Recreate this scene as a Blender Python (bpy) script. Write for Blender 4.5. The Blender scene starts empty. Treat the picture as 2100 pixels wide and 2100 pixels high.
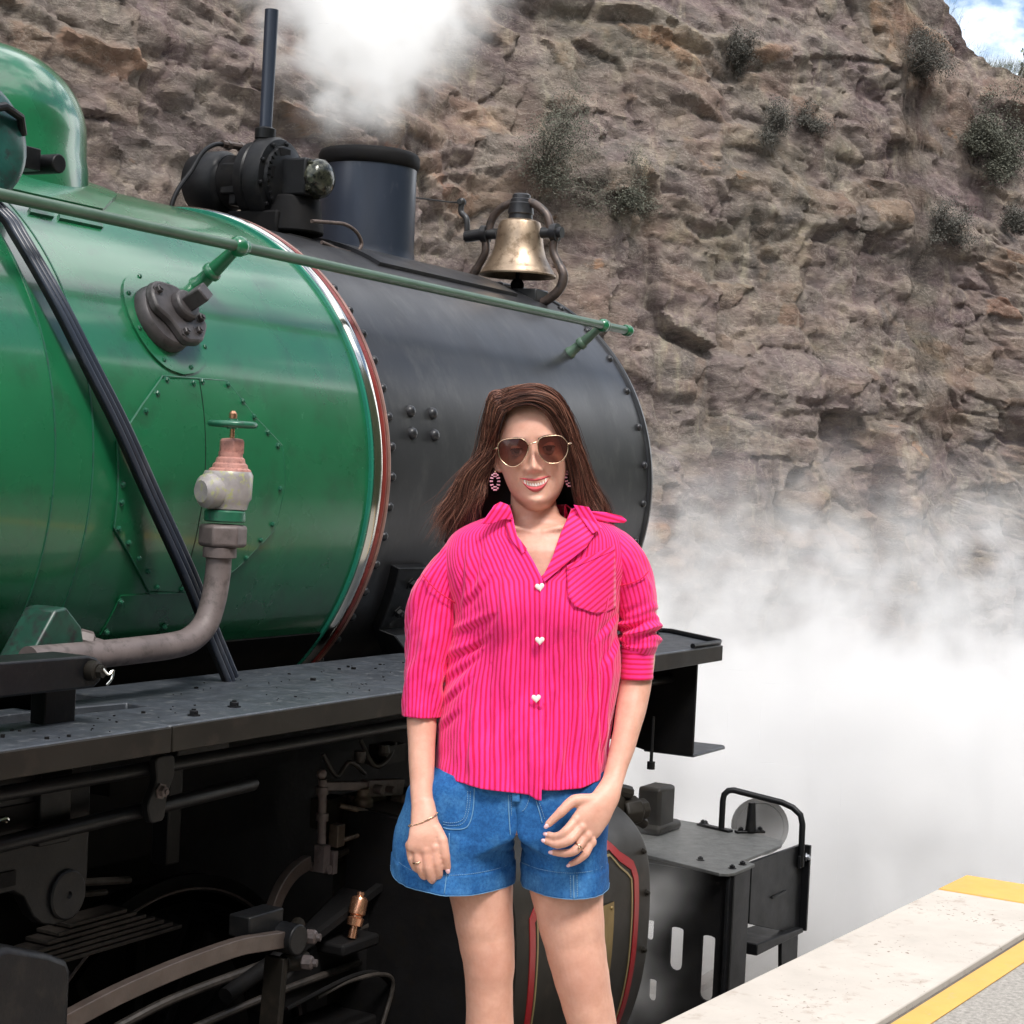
import bpy, bmesh, math, random
import numpy as np
from mathutils import Vector, Matrix, Quaternion

random.seed(7)
C = bpy.context.scene.collection
sc = bpy.context.scene
PI = math.pi
R = math.radians

# ---------------------------------------------------------------- camera
cam_d = bpy.data.cameras.new('camera')
cam = bpy.data.objects.new('camera', cam_d)
C.objects.link(cam)
cam_d.sensor_width = 36.0
cam_d.lens = 36.0 * 3801.2 / 2100.0
cam_d.clip_start = 0.05
cam_d.clip_end = 3000
yaw, pit, rol = 1.0693, -0.0193, 0.049
F = Vector((math.sin(yaw) * math.cos(pit), math.cos(yaw) * math.cos(pit), math.sin(pit)))
R0 = Vector((math.cos(yaw), -math.sin(yaw), 0))
U0 = R0.cross(F)
RT = R0 * math.cos(rol) + U0 * math.sin(rol)
UP = U0 * math.cos(rol) - R0 * math.sin(rol)
CAM = Vector((0, 0, 2.33))
M = Matrix((RT, UP, -F)).transposed().to_4x4()
M.translation = CAM
cam.matrix_world = M
sc.camera = cam

# ---------------------------------------------------------------- sky, sun, exposure
SUN_EL, SUN_AZ = R(57), R(236)      # azimuth measured from +X towards +Y
world = bpy.data.worlds.new('World')
sc.world = world
world.use_nodes = True
nt = world.node_tree
nt.nodes.clear()
wo = nt.nodes.new('ShaderNodeOutputWorld')
bg = nt.nodes.new('ShaderNodeBackground')
sky = nt.nodes.new('ShaderNodeTexSky')
sky.sky_type = 'NISHITA'
sky.sun_disc = False
sky.sun_elevation = SUN_EL
sky.sun_rotation = PI / 2 - SUN_AZ
sky.air_density = 1.0
sky.dust_density = 0.4
tcw = nt.nodes.new('ShaderNodeTexCoord')
mpw = nt.nodes.new('ShaderNodeMapping')
mpw.inputs['Scale'].default_value = (1, 1, 1.7)
mpw.inputs['Location'].default_value = (1.6, 0.9, 0.455)
nzw = nt.nodes.new('ShaderNodeTexNoise')
nzw.inputs['Scale'].default_value = 2.6
nzw.inputs['Detail'].default_value = 9
nzw.inputs['Roughness'].default_value = 0.58
crw = nt.nodes.new('ShaderNodeValToRGB')
crw.color_ramp.elements[0].position = 0.445
crw.color_ramp.elements[1].position = 0.535
mxw = nt.nodes.new('ShaderNodeMix')
mxw.data_type = 'RGBA'
nt.links.new(tcw.outputs['Generated'], mpw.inputs[0])
nt.links.new(mpw.outputs[0], nzw.inputs['Vector'])
nt.links.new(nzw.outputs['Fac'], crw.inputs[0])
nt.links.new(crw.outputs[0], mxw.inputs['Factor'])
nt.links.new(sky.outputs[0], mxw.inputs['A'])
mxw.inputs['B'].default_value = (17.0, 17.1, 17.4, 1)
nt.links.new(mxw.outputs['Result'], bg.inputs['Color'])
bg.inputs['Strength'].default_value = 0.12
nt.links.new(bg.outputs[0], wo.inputs[0])

sun_d = bpy.data.lights.new('sun', 'SUN')
sun_d.energy = 2.6
sun_d.angle = R(14)
sun_d.color = (1.0, 0.955, 0.90)
sun = bpy.data.objects.new('sun', sun_d)
C.objects.link(sun)
sd = Vector((math.cos(SUN_EL) * math.cos(SUN_AZ), math.cos(SUN_EL) * math.sin(SUN_AZ), math.sin(SUN_EL)))
sun.rotation_euler = sd.to_track_quat('Z', 'Y').to_euler()
sun.location = (0, 0, 30)

sc.view_settings.view_transform = 'Standard'
sc.view_settings.look = 'None'
sc.view_settings.gamma = 1
sc.view_settings.use_curve_mapping = False
sc.view_settings.exposure = 0.58
sc.cycles.use_denoising = True
sc.cycles.max_bounces = 8
sc.cycles.volume_bounces = 7
sc.cycles.transparent_max_bounces = 12
sc.cycles.volume_step_rate = 1.0

# ---------------------------------------------------------------- numeric noise
def _h(ix, iy, seed):
    n = (ix.astype(np.int64) * 374761393 + iy.astype(np.int64) * 668265263 + seed * 974634777) & 0xffffffff
    n = ((n ^ (n >> 13)) * 1274126177) & 0xffffffff
    n = (n ^ (n >> 16)) & 0xffffffff
    n = (n * 2246822519) & 0xffffffff
    return ((n ^ (n >> 15)) & 0xffffff) / float(0xffffff)
def vnoise(x, y, seed=0):
    x = np.asarray(x, float); y = np.asarray(y, float)
    ix = np.floor(x); iy = np.floor(y)
    fx = x - ix; fy = y - iy
    fx = fx * fx * fx * (fx * (fx * 6 - 15) + 10); fy = fy * fy * fy * (fy * (fy * 6 - 15) + 10)
    a = _h(ix, iy, seed); b = _h(ix + 1, iy, seed); c = _h(ix, iy + 1, seed); d = _h(ix + 1, iy + 1, seed)
    return (a * (1 - fx) + b * fx) * (1 - fy) + (c * (1 - fx) + d * fx) * fy
def fbm(x, y, seed=0, octs=5, g=0.5):
    s = 0; a = 1; t = 0
    for o in range(octs):
        s = s + a * vnoise(x * 2 ** o + 17.3 * o, y * 2 ** o - 9.1 * o, seed + o); t += a; a *= g
    return s / t - 0.5
def cells(x, y, seed=0):
    """nearest jittered cell: returns random a,b,c of the cell, local offset, f2-f1"""
    ix = np.floor(x); iy = np.floor(y)
    best = np.full(x.shape, 1e9); sec = np.full(x.shape, 1e9)
    bx = np.zeros(x.shape); by = np.zeros(x.shape); lx = np.zeros(x.shape); ly = np.zeros(x.shape)
    for dx in (-1, 0, 1):
        for dy in (-1, 0, 1):
            cx = ix + dx; cy = iy + dy
            px = cx + 0.12 + 0.76 * _h(cx, cy, seed); py = cy + 0.12 + 0.76 * _h(cx, cy, seed + 1)
            ox = x - px; oy = y - py
            d = np.maximum(np.abs(ox), np.abs(oy)) * 0.6 + np.sqrt(ox * ox + oy * oy) * 0.4
            m = d < best
            sec = np.where(m, best, np.minimum(sec, d))
            best = np.where(m, d, best)
            bx = np.where(m, cx, bx); by = np.where(m, cy, by)
            lx = np.where(m, ox, lx); ly = np.where(m, oy, ly)
    return _h(bx, by, seed + 2), _h(bx, by, seed + 3), _h(bx, by, seed + 4), lx, ly, sec - best

# ---------------------------------------------------------------- mesh helpers
def tag(o, label=None, cat=None, group=None, kind=None):
    if label: o['label'] = label
    if cat: o['category'] = cat
    if group: o['group'] = group
    if kind: o['kind'] = kind
    return o
def empty(name, loc=(0, 0, 0)):
    o = bpy.data.objects.new(name, None)
    o.empty_display_size = 0.1
    C.objects.link(o); o.location = loc
    return o
def link(name, me, parent=None):
    o = bpy.data.objects.new(name, me)
    C.objects.link(o)
    if parent is not None: o.parent = parent
    return o

class MB:
    """collects verts and faces for ONE mesh object"""
    def __init__(s): s.v = []; s.f = []; s.m = []; s.uv = {}
    def add(s, vs, fs, mi=0):
        b = len(s.v)
        s.v.extend([tuple(p) for p in vs]); s.f.extend([tuple(i + b for i in q) for q in fs]); s.m.extend([mi] * len(fs))
    def box(s, c, size, rot=None, mi=0):
        x, y, z = size[0] / 2, size[1] / 2, size[2] / 2
        vs = [Vector(p) for p in ((-x,-y,-z),(x,-y,-z),(x,y,-z),(-x,y,-z),(-x,-y,z),(x,-y,z),(x,y,z),(-x,y,z))]
        if rot is not None: vs = [rot @ p for p in vs]
        c = Vector(c)
        s.add([p + c for p in vs], [(0,3,2,1),(4,5,6,7),(0,1,5,4),(1,2,6,5),(2,3,7,6),(3,0,4,7)], mi)
        return s
    def box2(s, a, b, mi=0):
        return s.box([(a[i] + b[i]) / 2 for i in range(3)], [abs(b[i] - a[i]) for i in range(3)], None, mi)
    def bar(s, a, b, w, h, up=(0, 0, 1), mi=0):
        a = Vector(a); b = Vector(b); d = b - a; L = d.length; d.normalize()
        up = Vector(up); x = d; z = (up - x * up.dot(x)).normalized(); y = z.cross(x)
        return s.box((a + b) / 2, (L, w, h), Matrix((x, y, z)).transposed(), mi)
    def rings(s, rows, close=True, cap0=True, cap1=True, mi=0):
        n = len(rows[0]); b = len(s.v)
        for r in rows: s.v.extend([tuple(p) for p in r])
        for i in range(len(rows) - 1):
            for j in range(n if close else n - 1):
                k = (j + 1) % n
                s.f.append((b + i*n + j, b + i*n + k, b + (i+1)*n + k, b + (i+1)*n + j)); s.m.append(mi)
        if cap0: s.f.append(tuple(b + j for j in range(n))[::-1]); s.m.append(mi)
        if cap1: s.f.append(tuple(b + (len(rows)-1)*n + j for j in range(n))); s.m.append(mi)
        return s
    def tube(s, pts, rad, n=12, mi=0, cap=True):
        pts = [Vector(p) for p in pts]
        if not hasattr(rad, '__len__'): rad = [rad] * len(pts)
        rows = []; prev = None
        for i, p in enumerate(pts):
            t = (pts[min(i+1, len(pts)-1)] - pts[max(i-1, 0)]).normalized()
            if prev is None:
                u = t.orthogonal().normalized()
            else:
                u = (prev - t * prev.dot(t)).normalized()
            prev = u; w = t.cross(u)
            rows.append([p + (u * math.cos(2*PI*k/n) + w * math.sin(2*PI*k/n)) * rad[i] for k in range(n)])
        return s.rings(rows, True, cap, cap, mi)
    def lathe(s, prof, o=(0,0,0), ax=(0,0,1), n=24, mi=0, cap0=True, cap1=True, a0=0, a1=2*PI, ref=None):
        """prof = [(r, h)...] about ax through o"""
        o = Vector(o); ax = Vector(ax).normalized()
        u = (Vector(ref) if ref else ax.orthogonal()).normalized(); u = (u - ax * u.dot(ax)).normalized(); w = ax.cross(u)
        full = abs(a1 - a0 - 2*PI) < 1e-6
        m = n if full else n + 1
        rows = [[o + ax*h + (u*math.cos(a0+(a1-a0)*k/n) + w*math.sin(a0+(a1-a0)*k/n)) * max(r, 1e-4) for k in range(m)] for r, h in prof]
        return s.rings(rows, full, cap0 and full, cap1 and full, mi)
    def prism(s, poly, a, b, axis='y', mi=0):
        """poly in the plane normal to axis, extruded from a to b"""
        def p3(q, t):
            return {'y': (q[0], t, q[1]), 'x': (t, q[0], q[1]), 'z': (q[0], q[1], t)}[axis]
        n = len(poly)
        vs = [p3(q, a) for q in poly] + [p3(q, b) for q in poly]
        fs = [tuple(range(n)), tuple(range(2*n-1, n-1, -1))] + [(i, (i+1) % n, n + (i+1) % n, n + i)[::-1] for i in range(n)]
        s.add(vs, fs, mi)
        return s
    def sphere(s, c, r, n=16, sq=(1, 1, 1), mi=0):
        c = Vector(c); rows = []
        for i in range(1, n // 2):
            a = PI * i / (n // 2)
            rows.append([c + Vector((math.cos(2*PI*k/n)*math.sin(a)*sq[0], math.sin(2*PI*k/n)*math.sin(a)*sq[1], -math.cos(a)*sq[2])) * r for k in range(n)])
        return s.rings(rows, True, True, True, mi)
    def mesh(s, name, mats, smooth=35):
        me = bpy.data.meshes.new(name)
        me.from_pydata(s.v, [], s.f)
        if not isinstance(mats, (list, tuple)): mats = [mats]
        for m in mats: me.materials.append(m)
        if len(mats) > 1: me.polygons.foreach_set('material_index', s.m)
        bm = bmesh.new(); bm.from_mesh(me)
        bmesh.ops.recalc_face_normals(bm, faces=bm.faces)
        bm.to_mesh(me); bm.free()
        if smooth:
            me.shade_smooth()
            me.set_sharp_from_angle(angle=R(smooth))
        me.update()
        return me
    def build(s, name, mats, parent=None, smooth=35, bevel=0, kind=None, label=None):
        o = link(name, s.mesh(name, mats, smooth), parent)
        if bevel:
            b = o.modifiers.new('bevel', 'BEVEL'); b.width = bevel; b.segments = 2; b.limit_method = 'ANGLE'; b.angle_limit = R(40)
            b.harden_normals = False
        if kind: o['kind'] = kind
        if label: o['label'] = label
        return o
def bez(pts, n=8):
    """Catmull-Rom through pts"""
    pts = [Vector(p) for p in pts]; out = []
    P = [pts[0]*2 - pts[1]] + pts + [pts[-1]*2 - pts[-2]]
    for i in range(1, len(P) - 2):
        for k in range(n):
            t = k / n
            a, b, c, d = P[i-1], P[i], P[i+1], P[i+2]
            out.append(0.5 * ((2*b) + (c - a)*t + (2*a - 5*b + 4*c - d)*t*t + (3*b - a - 3*c + d)*t*t*t))
    out.append(pts[-1])
    return out
def grid_mesh(name, X, Y, Z, mats, uv=None, smooth=True, wrap=False):
    nr, nc = X.shape
    me = bpy.data.meshes.new(name)
    co = np.stack([X, Y, Z], -1).reshape(-1, 3)
    i = np.arange(nr - 1)[:, None]; j = np.arange(nc if wrap else nc - 1)[None, :]
    k = (j + 1) % nc
    q = np.stack([i*nc + j, i*nc + k, (i+1)*nc + k, (i+1)*nc + j], -1).reshape(-1, 4)
    me.vertices.add(len(co)); me.vertices.foreach_set('co', co.ravel())
    me.loops.add(q.size); me.loops.foreach_set('vertex_index', q.ravel().astype(np.int32))
    me.polygons.add(len(q)); me.polygons.foreach_set('loop_start', np.arange(0, q.size, 4, dtype=np.int32))
    me.update(calc_edges=True)
    if uv is not None:
        l = me.uv_layers.new(name='UVMap')
        u = np.stack([uv[0], uv[1]], -1).reshape(-1, 2)[q.ravel()]
        if wrap:
            u = u.reshape(-1, 4, 2)
            last = (np.broadcast_to(j, (nr-1, j.shape[1])).ravel() == nc - 1)
            u[last, 1:3, 0] += uv[2]
            u = u.reshape(-1, 2)
        l.data.foreach_set('uv', u.ravel())
    if not isinstance(mats, (list, tuple)): mats = [mats]
    for m in mats: me.materials.append(m)
    if smooth: me.shade_smooth()
    return me

# ---------------------------------------------------------------- materials
def newmat(name):
    m = bpy.data.materials.new(name); m.use_nodes = True
    return m, m.node_tree, m.node_tree.nodes['Principled BSDF']
def nd(t, typ, **kw):
    n = t.nodes.new(typ)
    for k, v in kw.items():
        if k.startswith('i_'): n.inputs[k[2:].replace('_', ' ')].default_value = v
        else: setattr(n, k, v)
    return n
def ramp(t, src, stops):
    r = t.nodes.new('ShaderNodeValToRGB'); e = r.color_ramp.elements
    while len(e) < len(stops): e.new(0.5)
    for x, (p, c) in zip(e, stops):
        x.position = p; x.color = (c[0], c[1], c[2], 1) if hasattr(c, '__len__') else (c, c, c, 1)
    t.links.new(src, r.inputs[0]); return r
def mixc(t, fac, a, b, mode='MIX'):
    m = t.nodes.new('ShaderNodeMix'); m.data_type = 'RGBA'; m.blend_type = mode
    for s, v in (('Factor', fac), ('A', a), ('B', b)):
        if hasattr(v, 'is_linked') or hasattr(v, 'links'): t.links.new(v, m.inputs[s])
        elif hasattr(v, '__len__'): m.inputs[s].default_value = (v[0], v[1], v[2], 1)
        else: m.inputs[s].default_value = v
    return m.outputs['Result']
def surf(name, col, rough=0.5, metal=0.0, var=0.15, scale=6, dirt=None, dirt_amt=0.3, bump=0.0, bscale=60, coat=0, rvar=0.12, spec=0.5, stretch=None):
    m, t, b = newmat(name)
    tc = nd(t, 'ShaderNodeTexCoord'); vec = tc.outputs['Object']
    if stretch:
        mp = nd(t, 'ShaderNodeMapping'); mp.inputs['Scale'].default_value = stretch
        t.links.new(vec, mp.inputs[0]); vec = mp.outputs[0]
    n = nd(t, 'ShaderNodeTexNoise', i_Scale=scale, i_Detail=6, i_Roughness=0.6); t.links.new(vec, n.inputs['Vector'])
    lo = [c * (1 - var) for c in col]; hi = [min(c * (1 + var), 1) for c in col]
    r = ramp(t, n.outputs['Fac'], [(0.3, lo), (0.7, hi)]); out = r.outputs[0]
    if dirt:
        n2 = nd(t, 'ShaderNodeTexNoise', i_Scale=scale*2.7, i_Detail=8, i_Roughness=0.68); t.links.new(vec, n2.inputs['Vector'])
        k = ramp(t, n2.outputs['Fac'], [(0.62 - dirt_amt*0.35, 0), (0.72 - dirt_amt*0.2, 1)])
        out = mixc(t, k.outputs[0], out, dirt)
    t.links.new(out, b.inputs['Base Color'])
    rr = nd(t, 'ShaderNodeMapRange'); rr.inputs['To Min'].default_value = max(rough - rvar, 0.03); rr.inputs['To Max'].default_value = min(rough + rvar, 1)
    n3 = nd(t, 'ShaderNodeTexNoise', i_Scale=scale*1.7, i_Detail=5); t.links.new(vec, n3.inputs['Vector'])
    t.links.new(n3.outputs['Fac'], rr.inputs['Value']); t.links.new(rr.outputs[0], b.inputs['Roughness'])
    b.inputs['Metallic'].default_value = metal
    b.inputs['Coat Weight'].default_value = coat
    b.inputs['Coat Roughness'].default_value = 0.09
    b.inputs['Specular IOR Level'].default_value = spec
    if bump:
        n4 = nd(t, 'ShaderNodeTexNoise', i_Scale=bscale, i_Detail=5, i_Roughness=0.65); t.links.new(vec, n4.inputs['Vector'])
        bp = nd(t, 'ShaderNodeBump'); bp.inputs['Strength'].default_value = 0.6; bp.inputs['Distance'].default_value = bump
        t.links.new(n4.outputs['Fac'], bp.inputs['Height']); t.links.new(bp.outputs[0], b.inputs['Normal'])
    return m
MAT = {}
MAT['green'] = surf('green_paint', (0.008, 0.112, 0.044), 0.27, 0, 0.16, 3, (0.010, 0.085, 0.036), 0.3, bump=0.0005, bscale=7, coat=0.6, rvar=0.08)
MAT['green2'] = surf('green_paint_worn', (0.015, 0.10, 0.055), 0.32, 0, 0.2, 12, (0.03, 0.06, 0.05), 0.25, bump=0.0006, bscale=120)
MAT['rail'] = surf('rail_paint', (0.055, 0.10, 0.065), 0.35, 0, 0.2, 9, None, rvar=0.08)
MAT['smokebox'] = surf('smokebox_black', (0.017, 0.017, 0.019), 0.36, 0.0, 0.3, 3, (0.034, 0.034, 0.034), 0.30, bump=0.0004, bscale=30, stretch=(1.4, .8, .8), spec=0.4)
MAT['black'] = surf('black_paint', (0.006, 0.0063, 0.0072), 0.42, 0, 0.3, 8, (0.012, 0.0115, 0.011), 0.3, bump=0.0008, bscale=90, spec=0.22)
MAT['blackdk'] = surf('soot_and_shade_black', (0.0075, 0.0072, 0.0075), 0.6, 0, 0.3, 8, (0.009, 0.008, 0.007), 0.3, bump=0.001, bscale=70, spec=0.1)  # sooty parts below the board; also the painted shade under the boiler
MAT['blue_black'] = surf('chimney_blue_black', (0.018, 0.024, 0.038), 0.36, 0.0, 0.25, 5, (0.05, 0.055, 0.07), 0.2, stretch=(1, 1, 0.35))
MAT['deck'] = surf('deck_plate', (0.04, 0.046, 0.055), 0.42, 0.1, 0.35, 12, (0.10, 0.105, 0.11), 0.22, bump=0.0012, bscale=120)
MAT['rust'] = surf('rusty_steel', (0.105, 0.075, 0.062), 0.6, 0.2, 0.3, 14, (0.05, 0.035, 0.03), 0.4, bump=0.001, bscale=90)
MAT['pipe'] = surf('weathered_pipe', (0.125, 0.10, 0.095), 0.55, 0.1, 0.22, 12, (0.07, 0.055, 0.05), 0.35, bump=0.0008, bscale=70)
MAT['pink'] = surf('faded_red_oxide', (0.40, 0.19, 0.155), 0.6, 0, 0.25, 40, (0.22, 0.10, 0.085), 0.3, bump=0.0008, bscale=200)
MAT['bronze'] = surf('bell_bronze', (0.36, 0.27, 0.19), 0.38, 0.8, 0.25, 10, (0.20, 0.14, 0.09), 0.35, bump=0.0004, bscale=60)
MAT['iron'] = surf('brown_iron', (0.085, 0.062, 0.052), 0.45, 0.4, 0.25, 14, (0.04, 0.035, 0.033), 0.35)
MAT['polished'] = surf('polished_band', (0.62, 0.60, 0.54), 0.14, 1.0, 0.05, 12, None, rvar=0.05)
MAT['redline'] = surf('dark_red_paint', (0.17, 0.025, 0.02), 0.3, 0, 0.15, 14, None)
MAT['redlt'] = surf('lining_red', (0.20, 0.006, 0.009), 0.35, 0, 0.1, 14, None)
MAT['gold'] = surf('lining_gold', (0.22, 0.165, 0.075), 0.4, 0.3, 0.1, 14, None)
MAT['pinkedge'] = surf('copper_edge', (0.30, 0.16, 0.13), 0.35, 0.4, 0.2, 20, None)
MAT['teal'] = surf('teal_edge', (0.015, 0.16, 0.105), 0.25, 0, 0.1, 14, None)
MAT['steel'] = surf('bright_steel', (0.42, 0.43, 0.45), 0.3, 0.9, 0.2, 30, None)
MAT['brass'] = surf('plate_brass', (0.24, 0.17, 0.07), 0.5, 0.7, 0.2, 14, None)
MAT['copper'] = surf('copper_cup', (0.60, 0.30, 0.18), 0.25, 0.9, 0.1, 20, None)
MAT['casing'] = surf('cylinder_casing', (0.014, 0.012, 0.0095), 0.48, 0, 0.3, 5, (0.024, 0.019, 0.015), 0.25, spec=0.14)
MAT['grease'] = surf('greasy_iron', (0.06, 0.062, 0.045), 0.16, 0.5, 0.5, 20, (0.012, 0.013, 0.012), 0.5, bump=0.0015, bscale=60)

# ================================================================ THE SETTING
# cliff: line of the cutting wall behind the track
def rock_material(name, dark=1.0):
    m, t, b = newmat(name)
    tc = nd(t, 'ShaderNodeTexCoord')
    mp = nd(t, 'ShaderNodeMapping'); mp.inputs['Scale'].default_value = (1, 1, 2.0); mp.inputs['Rotation'].default_value = (0, R(7), 0)
    t.links.new(tc.outputs['Object'], mp.inputs[0])
    v = mp.outputs[0]
    big = nd(t, 'ShaderNodeTexNoise', i_Scale=0.45, i_Detail=4, i_Roughness=0.55); t.links.new(v, big.inputs['Vector'])
    mid = nd(t, 'ShaderNodeTexNoise', i_Scale=2.2, i_Detail=9, i_Roughness=0.65, i_Distortion=0.6); t.links.new(v, mid.inputs['Vector'])
    fine = nd(t, 'ShaderNodeTexNoise', i_Scale=14, i_Detail=8, i_Roughness=0.72, i_Distortion=0.4); t.links.new(v, fine.inputs['Vector'])
    ch = nd(t, 'ShaderNodeAttribute'); ch.attribute_name = 'tone'
    c1 = ramp(t, mid.outputs['Fac'], [(0.28, (0.150, 0.126, 0.122)), (0.42, (0.225, 0.187, 0.176)), (0.55, (0.285, 0.235, 0.214)), (0.68, (0.37, 0.31, 0.262)), (0.85, (0.50, 0.44, 0.37))])
    c2 = ramp(t, fine.outputs['Fac'], [(0.25, (0.45, 0.44, 0.45)), (0.5, (0.86, 0.86, 0.86)), (0.75, (1.0, 1.0, 1.0))])
    x = mixc(t, 0.75, c1.outputs[0], c2.outputs[0], 'MULTIPLY')
    # tone of each block: mauve, ochre, grey
    c3 = ramp(t, ch.outputs['Fac'], [(0.0, (0.80, 0.74, 0.80)), (0.35, (0.92, 0.90, 0.90)), (0.6, (1.0, 0.98, 0.92)), (0.86, (1.05, 0.93, 0.80)), (0.93, (1.2, 0.92, 0.72)), (1.0, (1.25, 0.85, 0.65))])
    x = mixc(t, 1.0, x, c3.outputs[0], 'MULTIPLY')
    gm = ramp(t, big.outputs['Fac'], [(0.45, 0), (0.62, 1)])
    x = mixc(t, gm.outputs[0], x, mixc(t, 0.85, x, (0.83, 0.86, 0.82), 'MULTIPLY'))
    # pale mineral streaks running down the face
    mp2 = nd(t, 'ShaderNodeMapping'); mp2.inputs['Scale'].default_value = (3.0, 3.0, 0.42); t.links.new(tc.outputs['Object'], mp2.inputs[0])
    st = nd(t, 'ShaderNodeTexNoise', i_Scale=1.5, i_Detail=7, i_Roughness=0.7); t.links.new(mp2.outputs[0], st.inputs['Vector'])
    sm = ramp(t, st.outputs['Fac'], [(0.56, 0), (0.68, 0.7)])
    x = mixc(t, sm.outputs[0], x, (0.40, 0.345, 0.27))
    # thin dark cracks
    vo = nd(t, 'ShaderNodeTexVoronoi', feature='DISTANCE_TO_EDGE', i_Scale=2.4)
    dn = nd(t, 'ShaderNodeVectorMath', operation='MULTIPLY_ADD'); dn.inputs[1].default_value = (0.5, 0.5, 0.5)
    t.links.new(mid.outputs['Color'], dn.inputs[0]); t.links.new(v, dn.inputs[2]); t.links.new(dn.outputs[0], vo.inputs['Vector'])
    cr = ramp(t, vo.outputs['Distance'], [(0.0, 0.42), (0.035, 1.0)])
    x = mixc(t, 0.35, x, cr.outputs[0], 'MULTIPLY')
    # broad stains: mauve, tan and grey-green, and pale hairline veins
    bn = nd(t, 'ShaderNodeTexNoise', i_Scale=1.1, i_Detail=6, i_Roughness=0.6, i_Distortion=1.2); t.links.new(tc.outputs['Object'], bn.inputs['Vector'])
    bs = ramp(t, bn.outputs['Fac'], [(0.32, (0.74, 0.66, 0.69)), (0.43, (0.88, 0.84, 0.85)), (0.52, (0.96, 0.96, 0.94)), (0.60, (0.80, 0.84, 0.81)), (0.70, (1.08, 1.0, 0.88))])
    x = mixc(t, 1.0, x, bs.outputs[0], 'MULTIPLY')
    os_ = nd(t, 'ShaderNodeTexNoise', i_Scale=0.9, i_Detail=7, i_Roughness=0.62); t.links.new(mp.outputs[0], os_.inputs['Vector'])
    ok_ = ramp(t, os_.outputs['Fac'], [(0.675, 0), (0.72, 0.7)])
    x = mixc(t, ok_.outputs[0], x, (0.42, 0.235, 0.135))
    vn = nd(t, 'ShaderNodeTexNoise', i_Scale=3.4, i_Detail=9, i_Roughness=0.7, i_Distortion=0.9); t.links.new(v, vn.inputs['Vector'])
    vk = ramp(t, vn.outputs['Fac'], [(0.488, 0), (0.50, 0.5), (0.512, 0)])
    x = mixc(t, vk.outputs[0], x, (0.50, 0.43, 0.36))
    t.links.new(x, b.inputs['Base Color'])
    b.inputs['Roughness'].default_value = 0.92
    b.inputs['Specular IOR Level'].default_value = 0.25
    bp = nd(t, 'ShaderNodeBump'); bp.inputs['Strength'].default_value = 0.9; bp.inputs['Distance'].default_value = 0.045
    hh = nd(t, 'ShaderNodeMath', operation='ADD'); t.links.new(fine.outputs['Fac'], hh.inputs[0])
    h2 = nd(t, 'ShaderNodeMath', operation='MULTIPLY'); h2.inputs[1].default_value = 0.15; t.links.new(cr.outputs[0], h2.inputs[0]); t.links.new(h2.outputs[0], hh.inputs[1])
    t.links.new(hh.outputs[0], bp.inputs['Height']); t.links.new(bp.outputs[0], b.inputs['Normal'])
    return m

def cliff_y(x): return 8.5 - 0.17 * (x - 4.5) - 0.23 * np.clip(x - 13, 0, 7) + np.clip(x - 20, 0, 40) * 0.45
def cliff_disp(x, z):
    wx = x + 0.55 * fbm(x * 0.9, z * 0.9, 11, 4); wz = z + 0.35 * fbm(x * 0.7 + 9, z * 1.1, 12, 4)
    wz = wz + 0.10 * np.minimum(x, 12)                      # strata dip a little to the right
    d = 0.9 * fbm(x * 0.22, z * 0.25, 3, 3)
    low = 1 / (1 + np.exp((z - 4.2 - 0.6 * np.sin(x)) * 1.6)) * 1 / (1 + np.exp(-(x - 10.5) * 1.2))   # fluted zone low on the right
    a, b_, c, lx, ly, e = cells(wx / 1.2, wz / 0.60, 21)
    d1 = (a - 0.5) * 0.42 + (b_ - 0.5) * lx * 0.4 + (c - 0.35) * ly * 0.35
    tone = a
    a, b2, c2, lx, ly, e2 = cells(wx / 0.46 + 3, wz / 0.20, 31)
    d2 = (a - 0.5) * 0.20 + (b2 - 0.5) * lx * 0.30 + (c2 - 0.3) * ly * 0.26
    tone2 = a
    a, b3, c3, lx, ly, e3 = cells(wx / 0.19, wz / 0.085 + 7, 41)
    d3 = (a - 0.5) * 0.055 + (b3 - 0.5) * lx * 0.08 + (c3 - 0.3) * ly * 0.07
    # flutes
    a, bf, cf, lx, ly, ef = cells((x + 0.3 * fbm(x, z * 0.5, 51, 3)) / 0.62, (z + x * 0.05) / 1.9, 61)
    fl = (a - 0.5) * 0.55 - lx * lx * 0.5 + (bf - 0.5) * lx * 0.3
    d = d + (0.42 - 0.18 * np.clip((x - 12) / 4, 0, 1)) * d1 * (1 - 0.45 * low) + 0.29 * d2 + 0.55 * d3 + 0.75 * fl * low
    d = d + 0.10 * np.abs(fbm(wx * 1.3, wz * 2.6, 71, 5)) * 2 + 0.03 * fbm(wx * 7, wz * 11, 81, 4)
    # recessed joints between the blocks
    d = d - 0.022 * np.clip(1 - e / 0.05, 0, 1) - 0.018 * np.clip(1 - e2 / 0.07, 0, 1)
    # smooth upper band where thick beds stand proud of thin shaly ones
    s = (wz * 0.62) % 1.0
    d = d + 0.09 * np.clip((s - 0.62) * 7, 0, 1) * np.clip((0.98 - s) * 12, 0, 1) * (0.4 + vnoise(x * 0.5, z * 0.3, 91))
    return d, 0.5 * tone + 0.5 * tone2
def cliff_top(x):
    return np.where(x < 18.0, 12.5, 12.5 - 5.5 * (1 - np.exp(-(x - 18.0) * 3.0))) + 0.9 * fbm(x * 0.9, x * 0 + 3.3, 5, 4)
xs = np.concatenate([np.linspace(-9, 6.5, 110)[:-1], np.linspace(6.5, 20.5, 860), np.linspace(20.5, 60, 150)[1:]])
zt = np.concatenate([np.linspace(0, 0.74, 430)[:-1], np.linspace(0.74, 1.0, 60)])
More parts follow.
